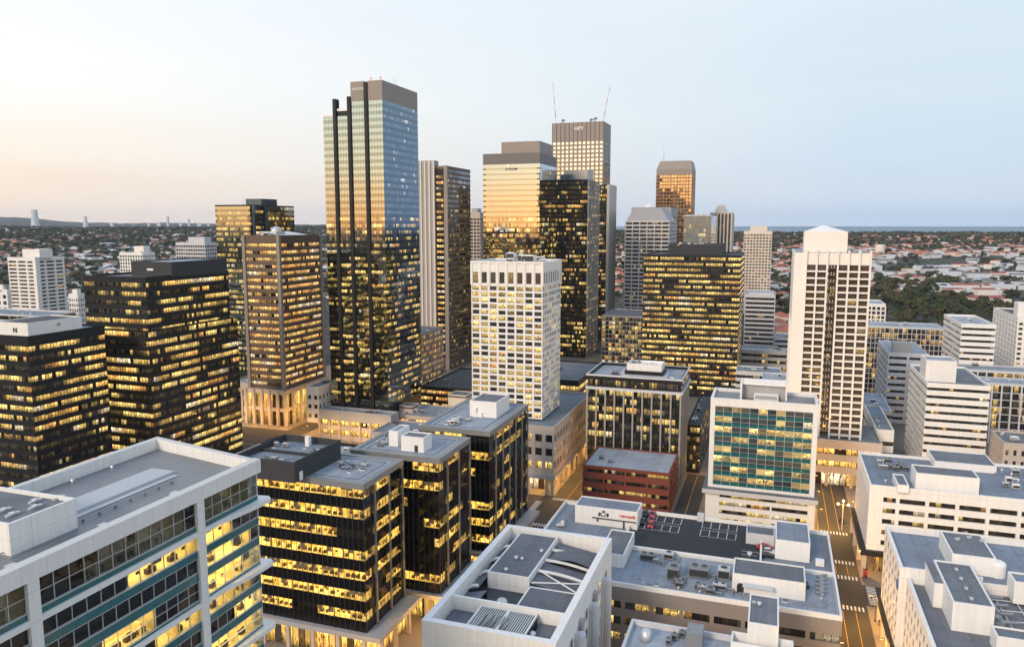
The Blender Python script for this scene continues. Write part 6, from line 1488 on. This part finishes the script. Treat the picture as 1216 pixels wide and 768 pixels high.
for q, (a, b) in enumerate(((-84.8, 296), (-83.4, 306), (-84.2, 318), (-69, 306), (31.6, 244+16), (31.0, 222), (32.0, 212), (17.6, 270), (33.4, 258), (-84.0, 268))):
    make_person(a, b, q*1.3, ['cloth_dark', 'cloth_blue', 'cloth_dark'][q % 3], 'small figure of a pedestrian on the lit pavement')['group'] = 'pedestrians on the lit pavements'
make_person(-84.5, 287.5, .4, 'cloth_dark', 'pedestrian in dark clothes at the kerb below the white grid tower')
make_person(-83.6, 293.5, 2.0, 'cloth_red', 'pedestrian in a red top under the arcade corner of the podium')
make_person(30.5, 251, 3.1, 'cloth_dark', 'pedestrian in black walking on the pavement by the garage corner column')
make_person(31.2, 266, 0, 'cloth_red', 'pedestrian in red on the lit pavement beside the parking garage')
make_person(30.4, 231.5, 1.2, 'cloth_blue', 'pedestrian in blue waiting at the right street crossing')
make_person(33.0, 230.5, 1.0, 'cloth_dark', 'pedestrian in dark coat under the department store canopy')
make_person(-86, 262, .2, 'cloth_dark', 'pedestrian in dark clothes outside the black corner office')
def make_signal(a, b, label, rz=0):
    t = thing('traffic_light', a, b, .15, label, 'traffic light', None, rz)
    mb = MB(); mb.cyl(0, 0, 0, 3.6, .07, .06, 8); mb.build('pole', 'metal_dark', t)
    mb = MB(); mb.box(-.17, .17, -.17, .12, 2.9, 3.8); mb.build('housing', 'metal_dark', t)
    mb = MB(); mb.tube((0, -.17, 3.6), (0, -.24, 3.6), .1, .1, 10); mb.build('signal_lens', 'lamp_red', t)
make_signal(-82.8, 286.3, 'traffic light at the corner below the white grid tower podium'); make_signal(29.8, 249.4, 'traffic light by the garage corner, far side of the right crossing'); make_signal(29.9, 231.9, 'traffic light by the department store corner, near side of the right crossing', math.pi); make_signal(17.9, 262.6, 'traffic light at the top of the right street, left side')
t = thing('phone_booth', 30.4, 253.2, .15, 'tall red booth on the pavement by the parking garage', 'booth'); mb = MB(); mb.box(-.6, .6, -.6, .6, 0, .25, 1); mb.box(-.55, .55, -.55, .55, .25, 2.5); mb.box(-.65, .65, -.65, .65, 2.5, 2.75, 1); mb.build('body', ['letter_red', 'metal_dark'], t)

# ================================================================ trees
def leafmat(name, c1, c2):
    s = NT(name); oi = s.n('ShaderNodeObjectInfo'); geo = s.n('ShaderNodeNewGeometry')
    co = s.n('ShaderNodeTexCoord').outputs['Object']; nn = s.n('ShaderNodeTexNoise', i={'Vector': co, 'Scale': .6, 'Detail': 3.0}).outputs[0]
    f_ = s.math('MULTIPLY_ADD', geo.outputs['Random Per Island'], .55, s.math('MULTIPLY_ADD', oi.outputs['Random'], .4, s.math('MULTIPLY_ADD', nn, .6, -.35)), clamp=True)
    s.link(s.mix(f_, c4(c1), c4(c2)), s.b.inputs['Base Color']); s.b.inputs['Roughness'].default_value = .7; s.b.inputs['Specular IOR Level'].default_value = .25
leafmat('leaf_dark', (.018, .028, .012), (.085, .10, .04)); leafmat('leaf_olive', (.035, .037, .015), (.15, .135, .06)); leafmat('leaf_green', (.026, .045, .012), (.095, .13, .038))
plain('bark', (.09, .065, .045), .9)
def crown_mesh(seed, nl, rad, hgt, z0, leaf):
    r = np.random.RandomState(seed); nc = r.randint(5, 9)
    cc = np.stack([r.uniform(-.55, .55, nc)*rad, r.uniform(-.55, .55, nc)*rad, z0+hgt*r.uniform(.25, .8, nc)], 1); cr = rad*r.uniform(.38, .62, nc)
    k = r.randint(0, nc, nl); d = r.normal(size=(nl, 3)); d /= np.linalg.norm(d, axis=1)[:, None]; d[:, 2] = np.abs(d[:, 2])*np.where(r.rand(nl) < .8, 1, -.6)
    p = cc[k]+d*(cr[k]*r.uniform(.78, 1.06, nl))[:, None]*np.array([1, 1, .75])
    nrm = d+r.normal(size=(nl, 3))*.45; nrm /= np.linalg.norm(nrm, axis=1)[:, None]
    t = np.cross(nrm, r.normal(size=(nl, 3))); t /= np.linalg.norm(t, axis=1)[:, None]; b = np.cross(nrm, t); s_ = leaf*r.uniform(.6, 1.3, nl)[:, None]
    V = np.stack([p-t*s_, p-b*s_*.8, p+t*s_, p+b*s_*.8], 1).reshape(-1, 3)
    return V
def mesh_quads(name, V, mats, midx=None, tri=False):
    n = len(V)//4; me = bpy.data.meshes.new(name); me.vertices.add(len(V)); me.vertices.foreach_set('co', V.astype(np.float32).ravel())
    me.loops.add(n*4); me.loops.foreach_set('vertex_index', np.arange(n*4, dtype=np.int32)); me.polygons.add(n)
    me.polygons.foreach_set('loop_start', np.arange(0, n*4, 4, dtype=np.int32)); me.polygons.foreach_set('loop_total', np.full(n, 4, dtype=np.int32))
    for m in mats: me.materials.append(MATS[m])
    if midx is not None: me.polygons.foreach_set('material_index', midx.astype(np.int32))
    me.update(); me.validate(); return me
TREE = []
for k in range(6):
    rad = [5.5, 6.5, 4.5, 7.5, 5, 6][k]; hgt = [9, 10, 8, 11, 12, 8][k]
    cm = mesh_quads('crown', crown_mesh(k+5, 700, rad, hgt, 2.0, .75), [['leaf_dark', 'leaf_olive', 'leaf_green', 'leaf_dark', 'leaf_olive', 'leaf_dark'][k]])
    core_ = MB(); core_.tube((0, 0, 0), (.2, .1, hgt*.5), .4, .25, 7)
    for q in range(4): an_ = q*1.6+k; core_.tube((.2, .1, hgt*(.3+.05*q)), (rad*.5*math.cos(an_), rad*.5*math.sin(an_), hgt*.7), .2, .07, 5)
    tm = core_.build('trunk', 'bark'); tme = tm.data; bpy.data.objects.remove(tm); TREE.append((cm, tme, rad))
def put_tree(x, y, z, k, s_, label, group, rz):
    t = bpy.data.objects.new('tree', None); COL.objects.link(t); t.location = (x, y, z); t.scale = (s_,)*3; t.rotation_euler = (0, 0, rz); tag(t, label, 'tree', group)
    for nm, me in (('crown', TREE[k][0]), ('trunk', TREE[k][1])): o = bpy.data.objects.new(nm, me); COL.objects.link(o); o.parent = t
def inrects(X, Y, pad=4):
    a, b = to_ab(X, Y); m = np.zeros(np.shape(a), bool)
    for r_ in RECTS: m |= (a > r_[1]-pad) & (a < r_[2]+pad) & (b > r_[3]-pad) & (b < r_[4]+pad)
    return m
rn = np.random.RandomState(3)
ntree = 0
PG = 'park trees beyond the checkered office'; PLB = 'leafy park tree in the dark clump beyond the long checkered office'
for q in range(900):
    px = rn.uniform(1025, 1216); D = rn.uniform(860, 1450)
    if px > 1135 and D > 1080 and rn.rand() < .8: continue
    if noise2(px*9.0, D*3.0) < -.35: continue
    k = (px-608)/F; X = k*(D+10); Y = D
    if inrects(X, Y, 6): continue
    if ntree >= 125: break
    put_tree(X, Y, 0, rn.randint(6), rn.uniform(.9, 1.9), PLB, PG, rn.uniform(0, 6)); ntree += 1
# suburb houses and trees
wallmat('house_white', (.74, .69, .63), .8, .1, .3); wallmat('tile_red', (.42, .15, .10), .85, .2, .4, 0, 0); wallmat('tile_grey', (.13, .12, .12), .85, .2, .4); wallmat('shed_white', (.55, .57, .6), .6, .12, .1); wallmat('shed_red', (.34, .08, .06), .7, .15, .1); wallmat('shed_yellow', (.62, .45, .12), .7, .1, .1)
def house_geo(w, l, h, rh):
    v = [(-w, -l, 0), (w, -l, 0), (w, l, 0), (-w, l, 0), (-w, -l, h), (w, -l, h), (w, l, h), (-w, l, h), (0, -l*.45, h+rh), (0, l*.45, h+rh)]
    e = .5; rv = [(-w-e, -l-e, h-.1), (w+e, -l-e, h-.1), (w+e, l+e, h-.1), (-w-e, l+e, h-.1)]
    walls = [(0, 1, 5, 4), (1, 2, 6, 5), (2, 3, 7, 6), (3, 0, 4, 7)]
    return v, walls, rv
def make_house(kind):
    w, l, h, rh = [(5, 7, 3.2, 2.6), (6, 8, 5.8, 2.8), (4.5, 6, 3.0, 2.2), (7, 9, 3.4, 3.0)][kind]; v, walls, rv = house_geo(w, l, h, rh)
    wm = MB()
    for q in walls: wm.quad([v[i] for i in q])
    rm = MB(); a_, b_ = v[8], v[9]; rm.quad([rv[0], rv[1], a_]); rm.quad([rv[1], rv[2], b_, a_]); rm.quad([rv[2], rv[3], b_]); rm.quad([rv[3], rv[0], a_, b_]); rm.quad(rv[::-1])
    wn_ = MB()
    for (x, y) in ((-w*.5, -l-.02), (w*.4, -l-.02)): wn_.quad([(x-.7, y, 1), (x+.7, y, 1), (x+.7, y, 2.2), (x-.7, y, 2.2)])
    for y in (-l*.5, 0, l*.5):
        for sx in (-1, 1): wn_.quad([(sx*(w+.02), y-.7, 1), (sx*(w+.02), y+.7, 1), (sx*(w+.02), y+.7, 2.2), (sx*(w+.02), y-.7, 2.2)])
    out = []
    for nm, m_, mt in (('wall', wm, 'house_white'), ('roof', rm, 'tile_red' if kind != 2 else 'tile_grey'), ('window', wn_, 'car_glass')):
        o = m_.build(nm, mt); out.append((nm, o.data)); bpy.data.objects.remove(o)
    return out
HO = [make_house(k) for k in range(4)]
def put_house(x, y, z, k, s_, rz, label, group):
    t = bpy.data.objects.new('house', None); COL.objects.link(t); t.location = (x, y, z); t.scale = (s_,)*3; t.rotation_euler = (0, 0, rz); tag(t, label, 'house', group)
    for nm, me in HO[k]: o = bpy.data.objects.new(nm, me); COL.objects.link(o); o.parent = t
# sample suburb sites
def sites(n, Dmin, Dmax, seed, pad=10, power=1.0):
    r = np.random.RandomState(seed); px = r.uniform(-60, 1280, n); D = np.sqrt(r.uniform(Dmin**2, Dmax**2, n))
    X = (px-608)/F*D*1.0; Y = D
    ok = ~inrects(X, Y, pad)
    city = (px > 250) & (px < 925) & (D < 1150)
    near = ((px >= 925) & (D < 700)) | ((px <= 250) & (D < 520))
    ok &= ~city & ~near
    return X[ok], Y[ok], px[ok]
dens = lambda X, Y: noise2(X*2.1+400, Y*2.3)
# individual houses (nearest) and the rest as mass
X, Y, px = sites(19000, 640, 4700, 21)
park = ((px > 1025) & (Y < 1420)) | ((px > 1005) & (Y < 2150))
m = (dens(X, Y) > np.where(px > 900, -.62, -.22)) & ~park; X, Y, px = X[m], Y[m], px[m]; o_ = np.argsort(Y); X, Y, px = X[o_], Y[o_], px[o_]
Z = terr(X, Y); ni = 0; HR = np.random.RandomState(4); VR = []; MI = []
for i in range(len(X)):
    if ni < 290 and Y[i] > 0:
        rgt = px[i] > 608; lb = ('small red-tiled suburban house among trees beyond the towers, right of the skyline' if rgt else 'small suburban house among trees beyond the towers, left of the skyline')
        k = HR.choice([0, 1, 3]) if rgt else HR.choice([0, 1, 2, 3]); put_house(X[i], Y[i], Z[i]-.1, k, HR.uniform(.85, 1.25), HR.uniform(0, 3.14), lb, 'suburban houses on the right' if rgt else 'suburban houses on the left'); ni += 1; continue
    kind = HR.randint(4); w, l, h, rh = [(5, 7, 3.2, 2.6), (6, 8, 5.8, 2.8), (4.5, 6, 3.0, 2.2), (7, 9, 3.4, 3.0)][kind]; sc = HR.uniform(.95, 1.5); v, walls, rv = house_geo(w*sc, l*sc, h*sc, rh*sc)
    an_ = HR.uniform(0, 3.14); ca, sa = math.cos(an_), math.sin(an_); T_ = lambda p: (X[i]+p[0]*ca-p[1]*sa, Y[i]+p[0]*sa+p[1]*ca, Z[i]+p[2]-.3)
    for q in walls: VR.append([T_(v[j]) for j in q]); MI.append(0)
    a_, b_ = v[8], v[9]; mr = (1 if HR.rand() < (.8 if px[i] > 608 else .3) else (2 if HR.rand() < .82 else 3))
    for q in ([rv[0], rv[1], a_, a_], [rv[1], rv[2], b_, a_], [rv[2], rv[3], b_, b_], [rv[3], rv[0], a_, b_]): VR.append([T_(p) for p in q]); MI.append(mr)
me = bpy.data.meshes.new('distant_houses')
me.from_pydata([p for q in VR for p in q], [], [tuple(range(4*i, 4*i+4)) if q[2] != q[3] else (4*i, 4*i+1, 4*i+2) for i, q in enumerate(VR)])
for m_ in ('house_white', 'tile_red', 'tile_grey', 'shed_white'): me.materials.append(MATS[m_])
me.polygons.foreach_set('material_index', MI); o = bpy.data.objects.new('distant_houses', me); COL.objects.link(o)
tag(o, 'far suburbs of small tiled houses reaching to the horizon', 'houses', None, 'stuff')
# trees: individuals then mass
X, Y, px = sites(17000, 560, 5000, 33, 7); wz_ = (px > 1005) & (Y > 1000) & (Y < 2250); m = (dens(X+200, Y) > -.75) & (~wz_ | (rn.rand(len(X)) < .3)); X, Y, px = X[m], Y[m], px[m]; o_ = np.argsort(Y); X, Y, px = X[o_], Y[o_], px[o_]; Z = terr(X, Y)
ni = 0; TR = np.random.RandomState(9); chunks = []; mid = []
base = [crown_mesh(50+k, 70, 7, 9, .5, 2.3) for k in range(5)]; base2 = [crown_mesh(60+k, 16, 7, 8, 0, 4.6) for k in range(5)]
for i in range(len(X)):
    if ni < 190:
        lf = px[i] < 608; put_tree(X[i], Y[i], Z[i], TR.randint(6), TR.uniform(.7, 1.2), 'dark suburban tree between the houses, left of the skyline' if lf else 'dark suburban tree between the low roofs, right of the skyline', 'suburb trees on the left' if lf else 'suburb trees on the right', TR.uniform(0, 6)); ni += 1; continue
    bb_ = base if Y[i] < 2600 else base2; V = bb_[TR.randint(5)].copy(); sc = TR.uniform(.75, 1.7)*(1.0 if Y[i] < 2600 else 1.25); an_ = TR.uniform(0, 6.28); ca, sa = math.cos(an_), math.sin(an_)
    V = np.stack([X[i]+(V[:, 0]*ca-V[:, 1]*sa)*sc, Y[i]+(V[:, 0]*sa+V[:, 1]*ca)*sc, Z[i]+V[:, 2]*sc*.8], 1); chunks.append(V); mid.append(np.full(len(V)//4, 0 if TR.rand() < .75 else 1))
for i in range(2600):  # unseen trees added behind the camera to give mirrored horizons a jagged edge
    x_, y_ = TR.uniform(-3500, 1500), TR.uniform(-3800, -250)
    if abs(x_) < 250 and y_ > -400: continue
    far_ = math.hypot(x_, y_) > 1500; V = (base2 if far_ else base)[TR.randint(5)].copy(); sc = TR.uniform(.9, 2.0)*(1.6 if far_ else 1)
    chunks.append(V*sc+np.array([x_, y_, 0])); mid.append(np.full(len(V)//4, 0 if TR.rand() < .7 else 1))
V = np.concatenate(chunks); me = mesh_quads('distant_trees', V, ['leaf_dark', 'leaf_olive'], np.concatenate(mid)); o = bpy.data.objects.new('distant_trees', me); COL.objects.link(o)
tag(o, 'dark tree cover spread over the far suburbs', 'trees', None, 'stuff')
# sheds and works buildings (white, red, yellow roofs)
WR = random.Random(5); sg = 0
def shed(px, py, w, l, h, col, label, group=None, rz=0):
    a, b = abz(px, py, h); X_, Y_ = world(a, b)
    t = bpy.data.objects.new('warehouse', None); COL.objects.link(t); t.location = (X_, Y_, float(terr(np.array([X_]), np.array([Y_]))[0])-.2); t.rotation_euler = (0, 0, -TH+rz+WR.choice([0, .3, -.4, 1.2])); tag(t, label, 'warehouse', group)
    mb = MB(); mb.box(0, w, 0, l, 0, h-.3); mb.build('wall', 'shed_white' if col != 'shed_red' else 'house_white', t)
    mb = MB(); mb.quad([(-.4, -.4, h-.3), (w+.4, -.4, h-.3), (w+.4, l/2, h+w*.05), (-.4, l/2, h+w*.05)]); mb.quad([(-.4, l/2, h+w*.05), (w+.4, l/2, h+w*.05), (w+.4, l+.4, h-.3), (-.4, l+.4, h-.3)]); mb.quad([(-.4, -.4, h-.3), (-.4, l/2, h+w*.05), (-.4, l+.4, h-.3)]); mb.quad([(w+.4, -.4, h-.3), (w+.4, l+.4, h-.3), (w+.4, l/2, h+w*.05)]); mb.build('roof', col, t)
    return t
WG = 'warehouses between the park and the houses'; 
for i in range(190):
    px = WR.uniform(1015, 1235); py = 303+42*WR.random()**.8; c = WR.choice(['shed_white', 'shed_white', 'shed_red', 'tile_grey', 'shed_white', 'tile_grey']); 
    if py > 338 and px < 1180 and c != 'shed_red': c = 'shed_white'
    nm = {'shed_white': 'white-roofed warehouse beyond the park', 'shed_red': 'red-roofed warehouse beyond the park', 'tile_grey': 'grey-roofed warehouse beyond the park'}[c]
    shed(px, py, WR.uniform(16, 44), WR.uniform(12, 26), WR.uniform(6, 11), c, nm, nm.replace('warehouse', 'warehouses'))
shed(1160, 354, 48, 40, 9, 'shed_red', 'broad red-roofed hall just behind the park trees, right'); shed(1071, 322, 26, 16, 10, 'shed_yellow', 'yellow-roofed shed among the white warehouses'); shed(1110, 332, 30, 24, 14, 'shed_red', 'square red brick block among white warehouses'); shed(1125, 343, 26, 22, 13, 'shed_red', 'smaller red brick block nearest the park trees'); shed(1042, 346, 50, 30, 8, 'shed_red', 'red hipped hall left of the park, beside the cream-white tower'); 
for i in range(20):
    px = WR.uniform(88, 180); py = WR.uniform(300, 330); shed(px, py, WR.uniform(30, 60), WR.uniform(16, 26), WR.uniform(6, 10), 'shed_white', 'white flat-roofed school or works building among the left suburbs', 'white works buildings in the left suburbs')
for i in range(34):
    px = WR.uniform(-10, 255); py = WR.uniform(326, 376); c = WR.choice(['shed_white', 'tile_grey', 'shed_white']); shed(px, py, WR.uniform(16, 40), WR.uniform(12, 22), WR.uniform(7, 16), c, 'low white or grey block in the streets behind the left towers', 'low blocks behind the left towers')
for i in range(40):
    px = WR.uniform(735, 935); py = WR.uniform(300, 345); shed(px, py, WR.uniform(16, 36), WR.uniform(12, 20), WR.uniform(8, 18), WR.choice(['shed_white', 'tile_grey']), 'low white or grey block glimpsed between the far towers', 'low blocks between the far towers')
# round silo tower
a, b = abz(1045, 291, 40); X_, Y_, Z_ = ray_d(1045, 292, 2300)
t = bpy.data.objects.new('water_tower', None); COL.objects.link(t); t.location = (X_, Y_, terr(np.array([X_]), np.array([Y_]))[0]); tag(t, 'round cream tower standing among trees beyond the cream-white tower', 'water tower')
mb = MB(); hz = Z_-t.location.z; mb.cyl(0, 0, 0, hz, 14, 13.5, 14); mb.build('shaft', 'cream_wall', t); mb = MB(); mb.cyl(0, 0, hz, hz+4, 11, 10, 14); mb.build('cap', 'cream_wall', t)
# ================================================================ far hills and towers on the left
s = NT('hill_green'); s.b.inputs['Base Color'].default_value = (.035, .045, .04, 1); s.b.inputs['Roughness'].default_value = 1
mb = MB(); pts = []
prof = [(-400, 245), (-100, 254), (0, 258), (30, 258.5), (60, 261), (90, 264), (120, 264.5), (160, 265.5), (200, 264.5), (250, 265.5), (320, 266), (420, 267)]
r_ = random.Random(2)
rows = []
for (Dh, f_) in ((7600, 0), (8600, .75), (9600, 1.0), (11200, .8), (12500, 0)):
    row = []
    for i in range(121):
        px = -400+i*(820/120); yy = np.interp(px, [p[0] for p in prof], [p[1] for p in prof]); zt_ = 110+(267-yy)/F*9600
        z_ = max(-8, (zt_+r_.uniform(-5, 5))*f_ - (1-f_)*8); row.append(((px-608)/F*Dh, Dh, z_))
    rows.append(row)
for j in range(4):
    for i in range(120): mb.quad([rows[j][i], rows[j][i+1], rows[j+1][i+1], rows[j+1][i]])
structure(mb.build('hills', 'hill_green', None, True))
def far_tower(px, ytop, D, r0, r1_, label, name='far_tower', cat='tower', ybase=270):
    X_, Y_, Z_ = ray_d(px, ytop, D); Zb = ray_d(px, ybase, D)[2]
    t = bpy.data.objects.new(name, None); COL.objects.link(t); t.location = (X_, Y_, Zb-15); tag(t, label, cat)
    h = Z_-Zb+15; mb = MB(); mb.cyl(0, 0, 0, h*.35, r0, (r0+r1_)/2*.9, 16); mb.cyl(0, 0, h*.35, h*.97, (r0+r1_)/2*.9, r1_, 16); mb.build('shaft', 'pale_grey', t); mb = MB(); mb.cyl(0, 0, h*.97, h, r1_*.9, r1_*.8, 16); mb.build('cap', 'grey_wall', t)
far_tower(40.5, 249, 7400, 44, 28, 'tallest flared grey tower on the left horizon hill'); far_tower(101, 257, 7400, 30, 15, 'smaller flared grey tower on the left horizon'); far_tower(199, 257, 7200, 14, 12, 'straight grey high-rise alone on the left horizon'); far_tower(224, 260, 7200, 13, 11, 'shorter grey high-rise on the left horizon beside the green glass tower')
far_tower(158, 262, 7200, 3, 2, 'thin mast on the left horizon', 'far_mast', 'mast')
for q, (px, y, w) in enumerate(((176, 266, 8), (188, 266.5, 14), (214, 265.5, 10), (236, 266, 16), (132, 266, 12), (247, 266, 9))):
    X_, Y_, Z_ = ray_d(px, y-1, 7000); t = bpy.data.objects.new('far_block', None); COL.objects.link(t); t.location = (X_, Y_, 60); tag(t, 'tiny pale block on the far left horizon', 'building', 'tiny pale blocks on the far left horizon')
    mb = MB(); mb.box(-w, w, 0, 20, 0, Z_-60); mb.box(-w*.5, w*.3, 0, 14, Z_-60, Z_-54); mb.build('wall', 'pale_grey', t)
# ================================================================ sky, sun, haze, camera
w = bpy.data.worlds.new('World'); SC.world = w; w.use_nodes = True; nt = w.node_tree; nt.nodes.clear()
class WN(NT):
    def __init__(s): s.t = nt
s = WN()
out = s.n('ShaderNodeOutputWorld'); bg = s.n('ShaderNodeBackground')
co = s.n('ShaderNodeTexCoord').outputs['Generated']; sep = s.n('ShaderNodeSeparateXYZ', i={0: co})
el = s.math('MULTIPLY', s.math('ARCSINE', sep.outputs[2]), 180/math.pi)
def ramp(fac, stops):
    nd = s.n('ShaderNodeValToRGB', i={0: fac}); r = nd.color_ramp; r.interpolation = 'EASE'
    r.elements[0].position = stops[0][0]; r.elements[0].color = c4(stops[0][1]); r.elements[1].position = stops[-1][0]; r.elements[1].color = c4(stops[-1][1])
    for p, c in stops[1:-1]: e = r.elements.new(p); e.color = c4(c)
    return nd.outputs[0]
def lin(r, g, b): return tuple(((x/255+.055)/1.055)**2.4 if x > 10 else x/255/12.92 for x in (r, g, b))
fe = s.math('DIVIDE', el, 90.0, clamp=True)
E = lambda d: d/90
front_l = ramp(fe, [(0, lin(255, 236, 222)), (E(2.5), lin(251, 233, 216)), (E(5), lin(254, 243, 231)), (E(9), lin(254, 252, 249)), (E(16), lin(246, 249, 253)), (E(30), lin(238, 245, 253)), (E(55), lin(178, 206, 243)), (1, lin(120, 160, 215))])
front_r = ramp(fe, [(0, lin(198, 222, 248)), (E(3), lin(198, 217, 238)), (E(9), lin(206, 222, 236)), (E(18), lin(218, 231, 242)), (E(30), lin(224, 236, 247)), (E(55), lin(172, 204, 245)), (1, lin(130, 165, 210))])
behind = ramp(fe, [(0, (1.25, .66, .30)), (E(2), (1.3, .82, .45)), (E(4.5), (1.12, .97, .74)), (E(8), (1.0, .99, .88)), (E(14), (.92, .98, .98)), (E(22), (.9, .96, 1.02)), (E(45), lin(185, 210, 243)), (1, lin(130, 165, 210))])
# azimuth weights: right of view (+X) cool, left (-X) warm; sunset glow behind and to the left
wl = s.math('MULTIPLY_ADD', sep.outputs[0], -1.05, .42, clamp=True)
front = s.mix(wl, front_r, front_l)
dot = s.n('ShaderNodeVectorMath', operation='DOT_PRODUCT', i={0: co, 1: (-.52, -.854, 0)}).outputs['Value']
wb = s.n('ShaderNodeMapRange', interpolation_type='SMOOTHSTEP', i={0: dot, 1: -.25, 2: .75, 3: 0.0, 4: 1.0}).outputs[0]
col = s.mix(wb, front, behind)
cm = s.n('ShaderNodeMapping', i={'Vector': co, 'Scale': (2.2, 2.2, 14.0)}).outputs[0]
cn = s.n('ShaderNodeTexNoise', i={'Vector': cm, 'Scale': 1.0, 'Detail': 6.0, 'Roughness': .55}).outputs[0]
col = s.mix(s.math('MULTIPLY_ADD', cn, 1.6, -.68, clamp=True), col, (.97, .95, .94, 1)) if False else s.n('ShaderNodeHueSaturation', i={'Color': col, 'Saturation': s.math('MULTIPLY_ADD', cn, -.5, 1.25), 'Value': s.math('MULTIPLY_ADD', cn, .06, .97)}).outputs[0]
low = s.mix(s.math('GREATER_THAN', el, -.3), (.05, .06, .07, 1), col)
sky = s.n('ShaderNodeTexSky'); sky.sky_type = 'NISHITA'; sky.sun_disc = False; sky.sun_elevation = math.radians(4); sky.sun_rotation = math.radians(180+31)
nsky = s.mix(1.0, sky.outputs[0], (.02, .02, .02, 1), 'MULTIPLY')
tot = s.mix(1.0, low, nsky, 'ADD')
s.link(tot, bg.inputs[0]); bg.inputs[1].default_value = 1.0; s.link(bg.outputs[0], out.inputs[0])
sun = bpy.data.lights.new('sun', 'SUN'); sun.energy = 2.2; sun.angle = math.radians(14); sun.color = (1.0, .80, .60)
so = bpy.data.objects.new('sun', sun); COL.objects.link(so)
d = Vector((-.62, -.785, math.tan(math.radians(27)))).normalized(); so.rotation_euler = d.to_track_quat('Z', 'Y').to_euler(); so.location = (-200, -300, 400)
HAZE = 3.2e-5
if HAZE:
    m = bpy.data.materials.new('haze_air'); m.use_nodes = True; m.node_tree.nodes.clear()
    o_ = m.node_tree.nodes.new('ShaderNodeOutputMaterial'); v = m.node_tree.nodes.new('ShaderNodeVolumePrincipled'); v.inputs['Color'].default_value = (.80, .88, 1.0, 1); v.inputs['Density'].default_value = HAZE; v.inputs['Anisotropy'].default_value = .2
    m.node_tree.links.new(v.outputs[0], o_.inputs['Volume'])
    mb = MB(); mb.box(-13500, 13500, -3000, 13500, -14, 330); hz = mb.build('haze', m); hz['kind'] = 'stuff'
cam = bpy.data.cameras.new('camera'); cam.sensor_width = 36; cam.lens = F/1216*36; cam.clip_start = 1; cam.clip_end = 200000
c = bpy.data.objects.new('camera', cam); COL.objects.link(c); c.location = (0, 0, H); c.rotation_euler = (math.pi/2-PIT, 0, 0); SC.camera = c
SC.view_settings.view_transform = 'Standard'; SC.view_settings.look = 'None'; SC.view_settings.exposure = 0.05; SC.view_settings.gamma = 1
cy = SC.cycles; cy.max_bounces = 7; cy.diffuse_bounces = 3; cy.glossy_bounces = 4; cy.transparent_max_bounces = 8; cy.transmission_bounces = 3; cy.volume_bounces = 0
cy.caustics_reflective = False; cy.caustics_refractive = False; cy.sample_clamp_indirect = 4; cy.sample_clamp_direct = 8; cy.use_denoising = True; cy.blur_glossy = .5
# sanity: overlapping footprints
import itertools
for p, q in itertools.combinations([r for r in RECTS if len(r) >= 6], 2):
    ov = min(p[2], q[2])-max(p[1], q[1]); ow = min(p[4], q[4])-max(p[3], q[3])
    if ov > .5 and ow > .5 and not (p[5] or q[5]): print('OVERLAP %.0fx%.0f' % (ov, ow), p[0][:45], '|', q[0][:45])
for r_ in RECTS:
    if max(r_[2]-r_[1], r_[4]-r_[3]) > 75 or min(r_[2]-r_[1], r_[4]-r_[3]) < 5: print('BIG', r_)
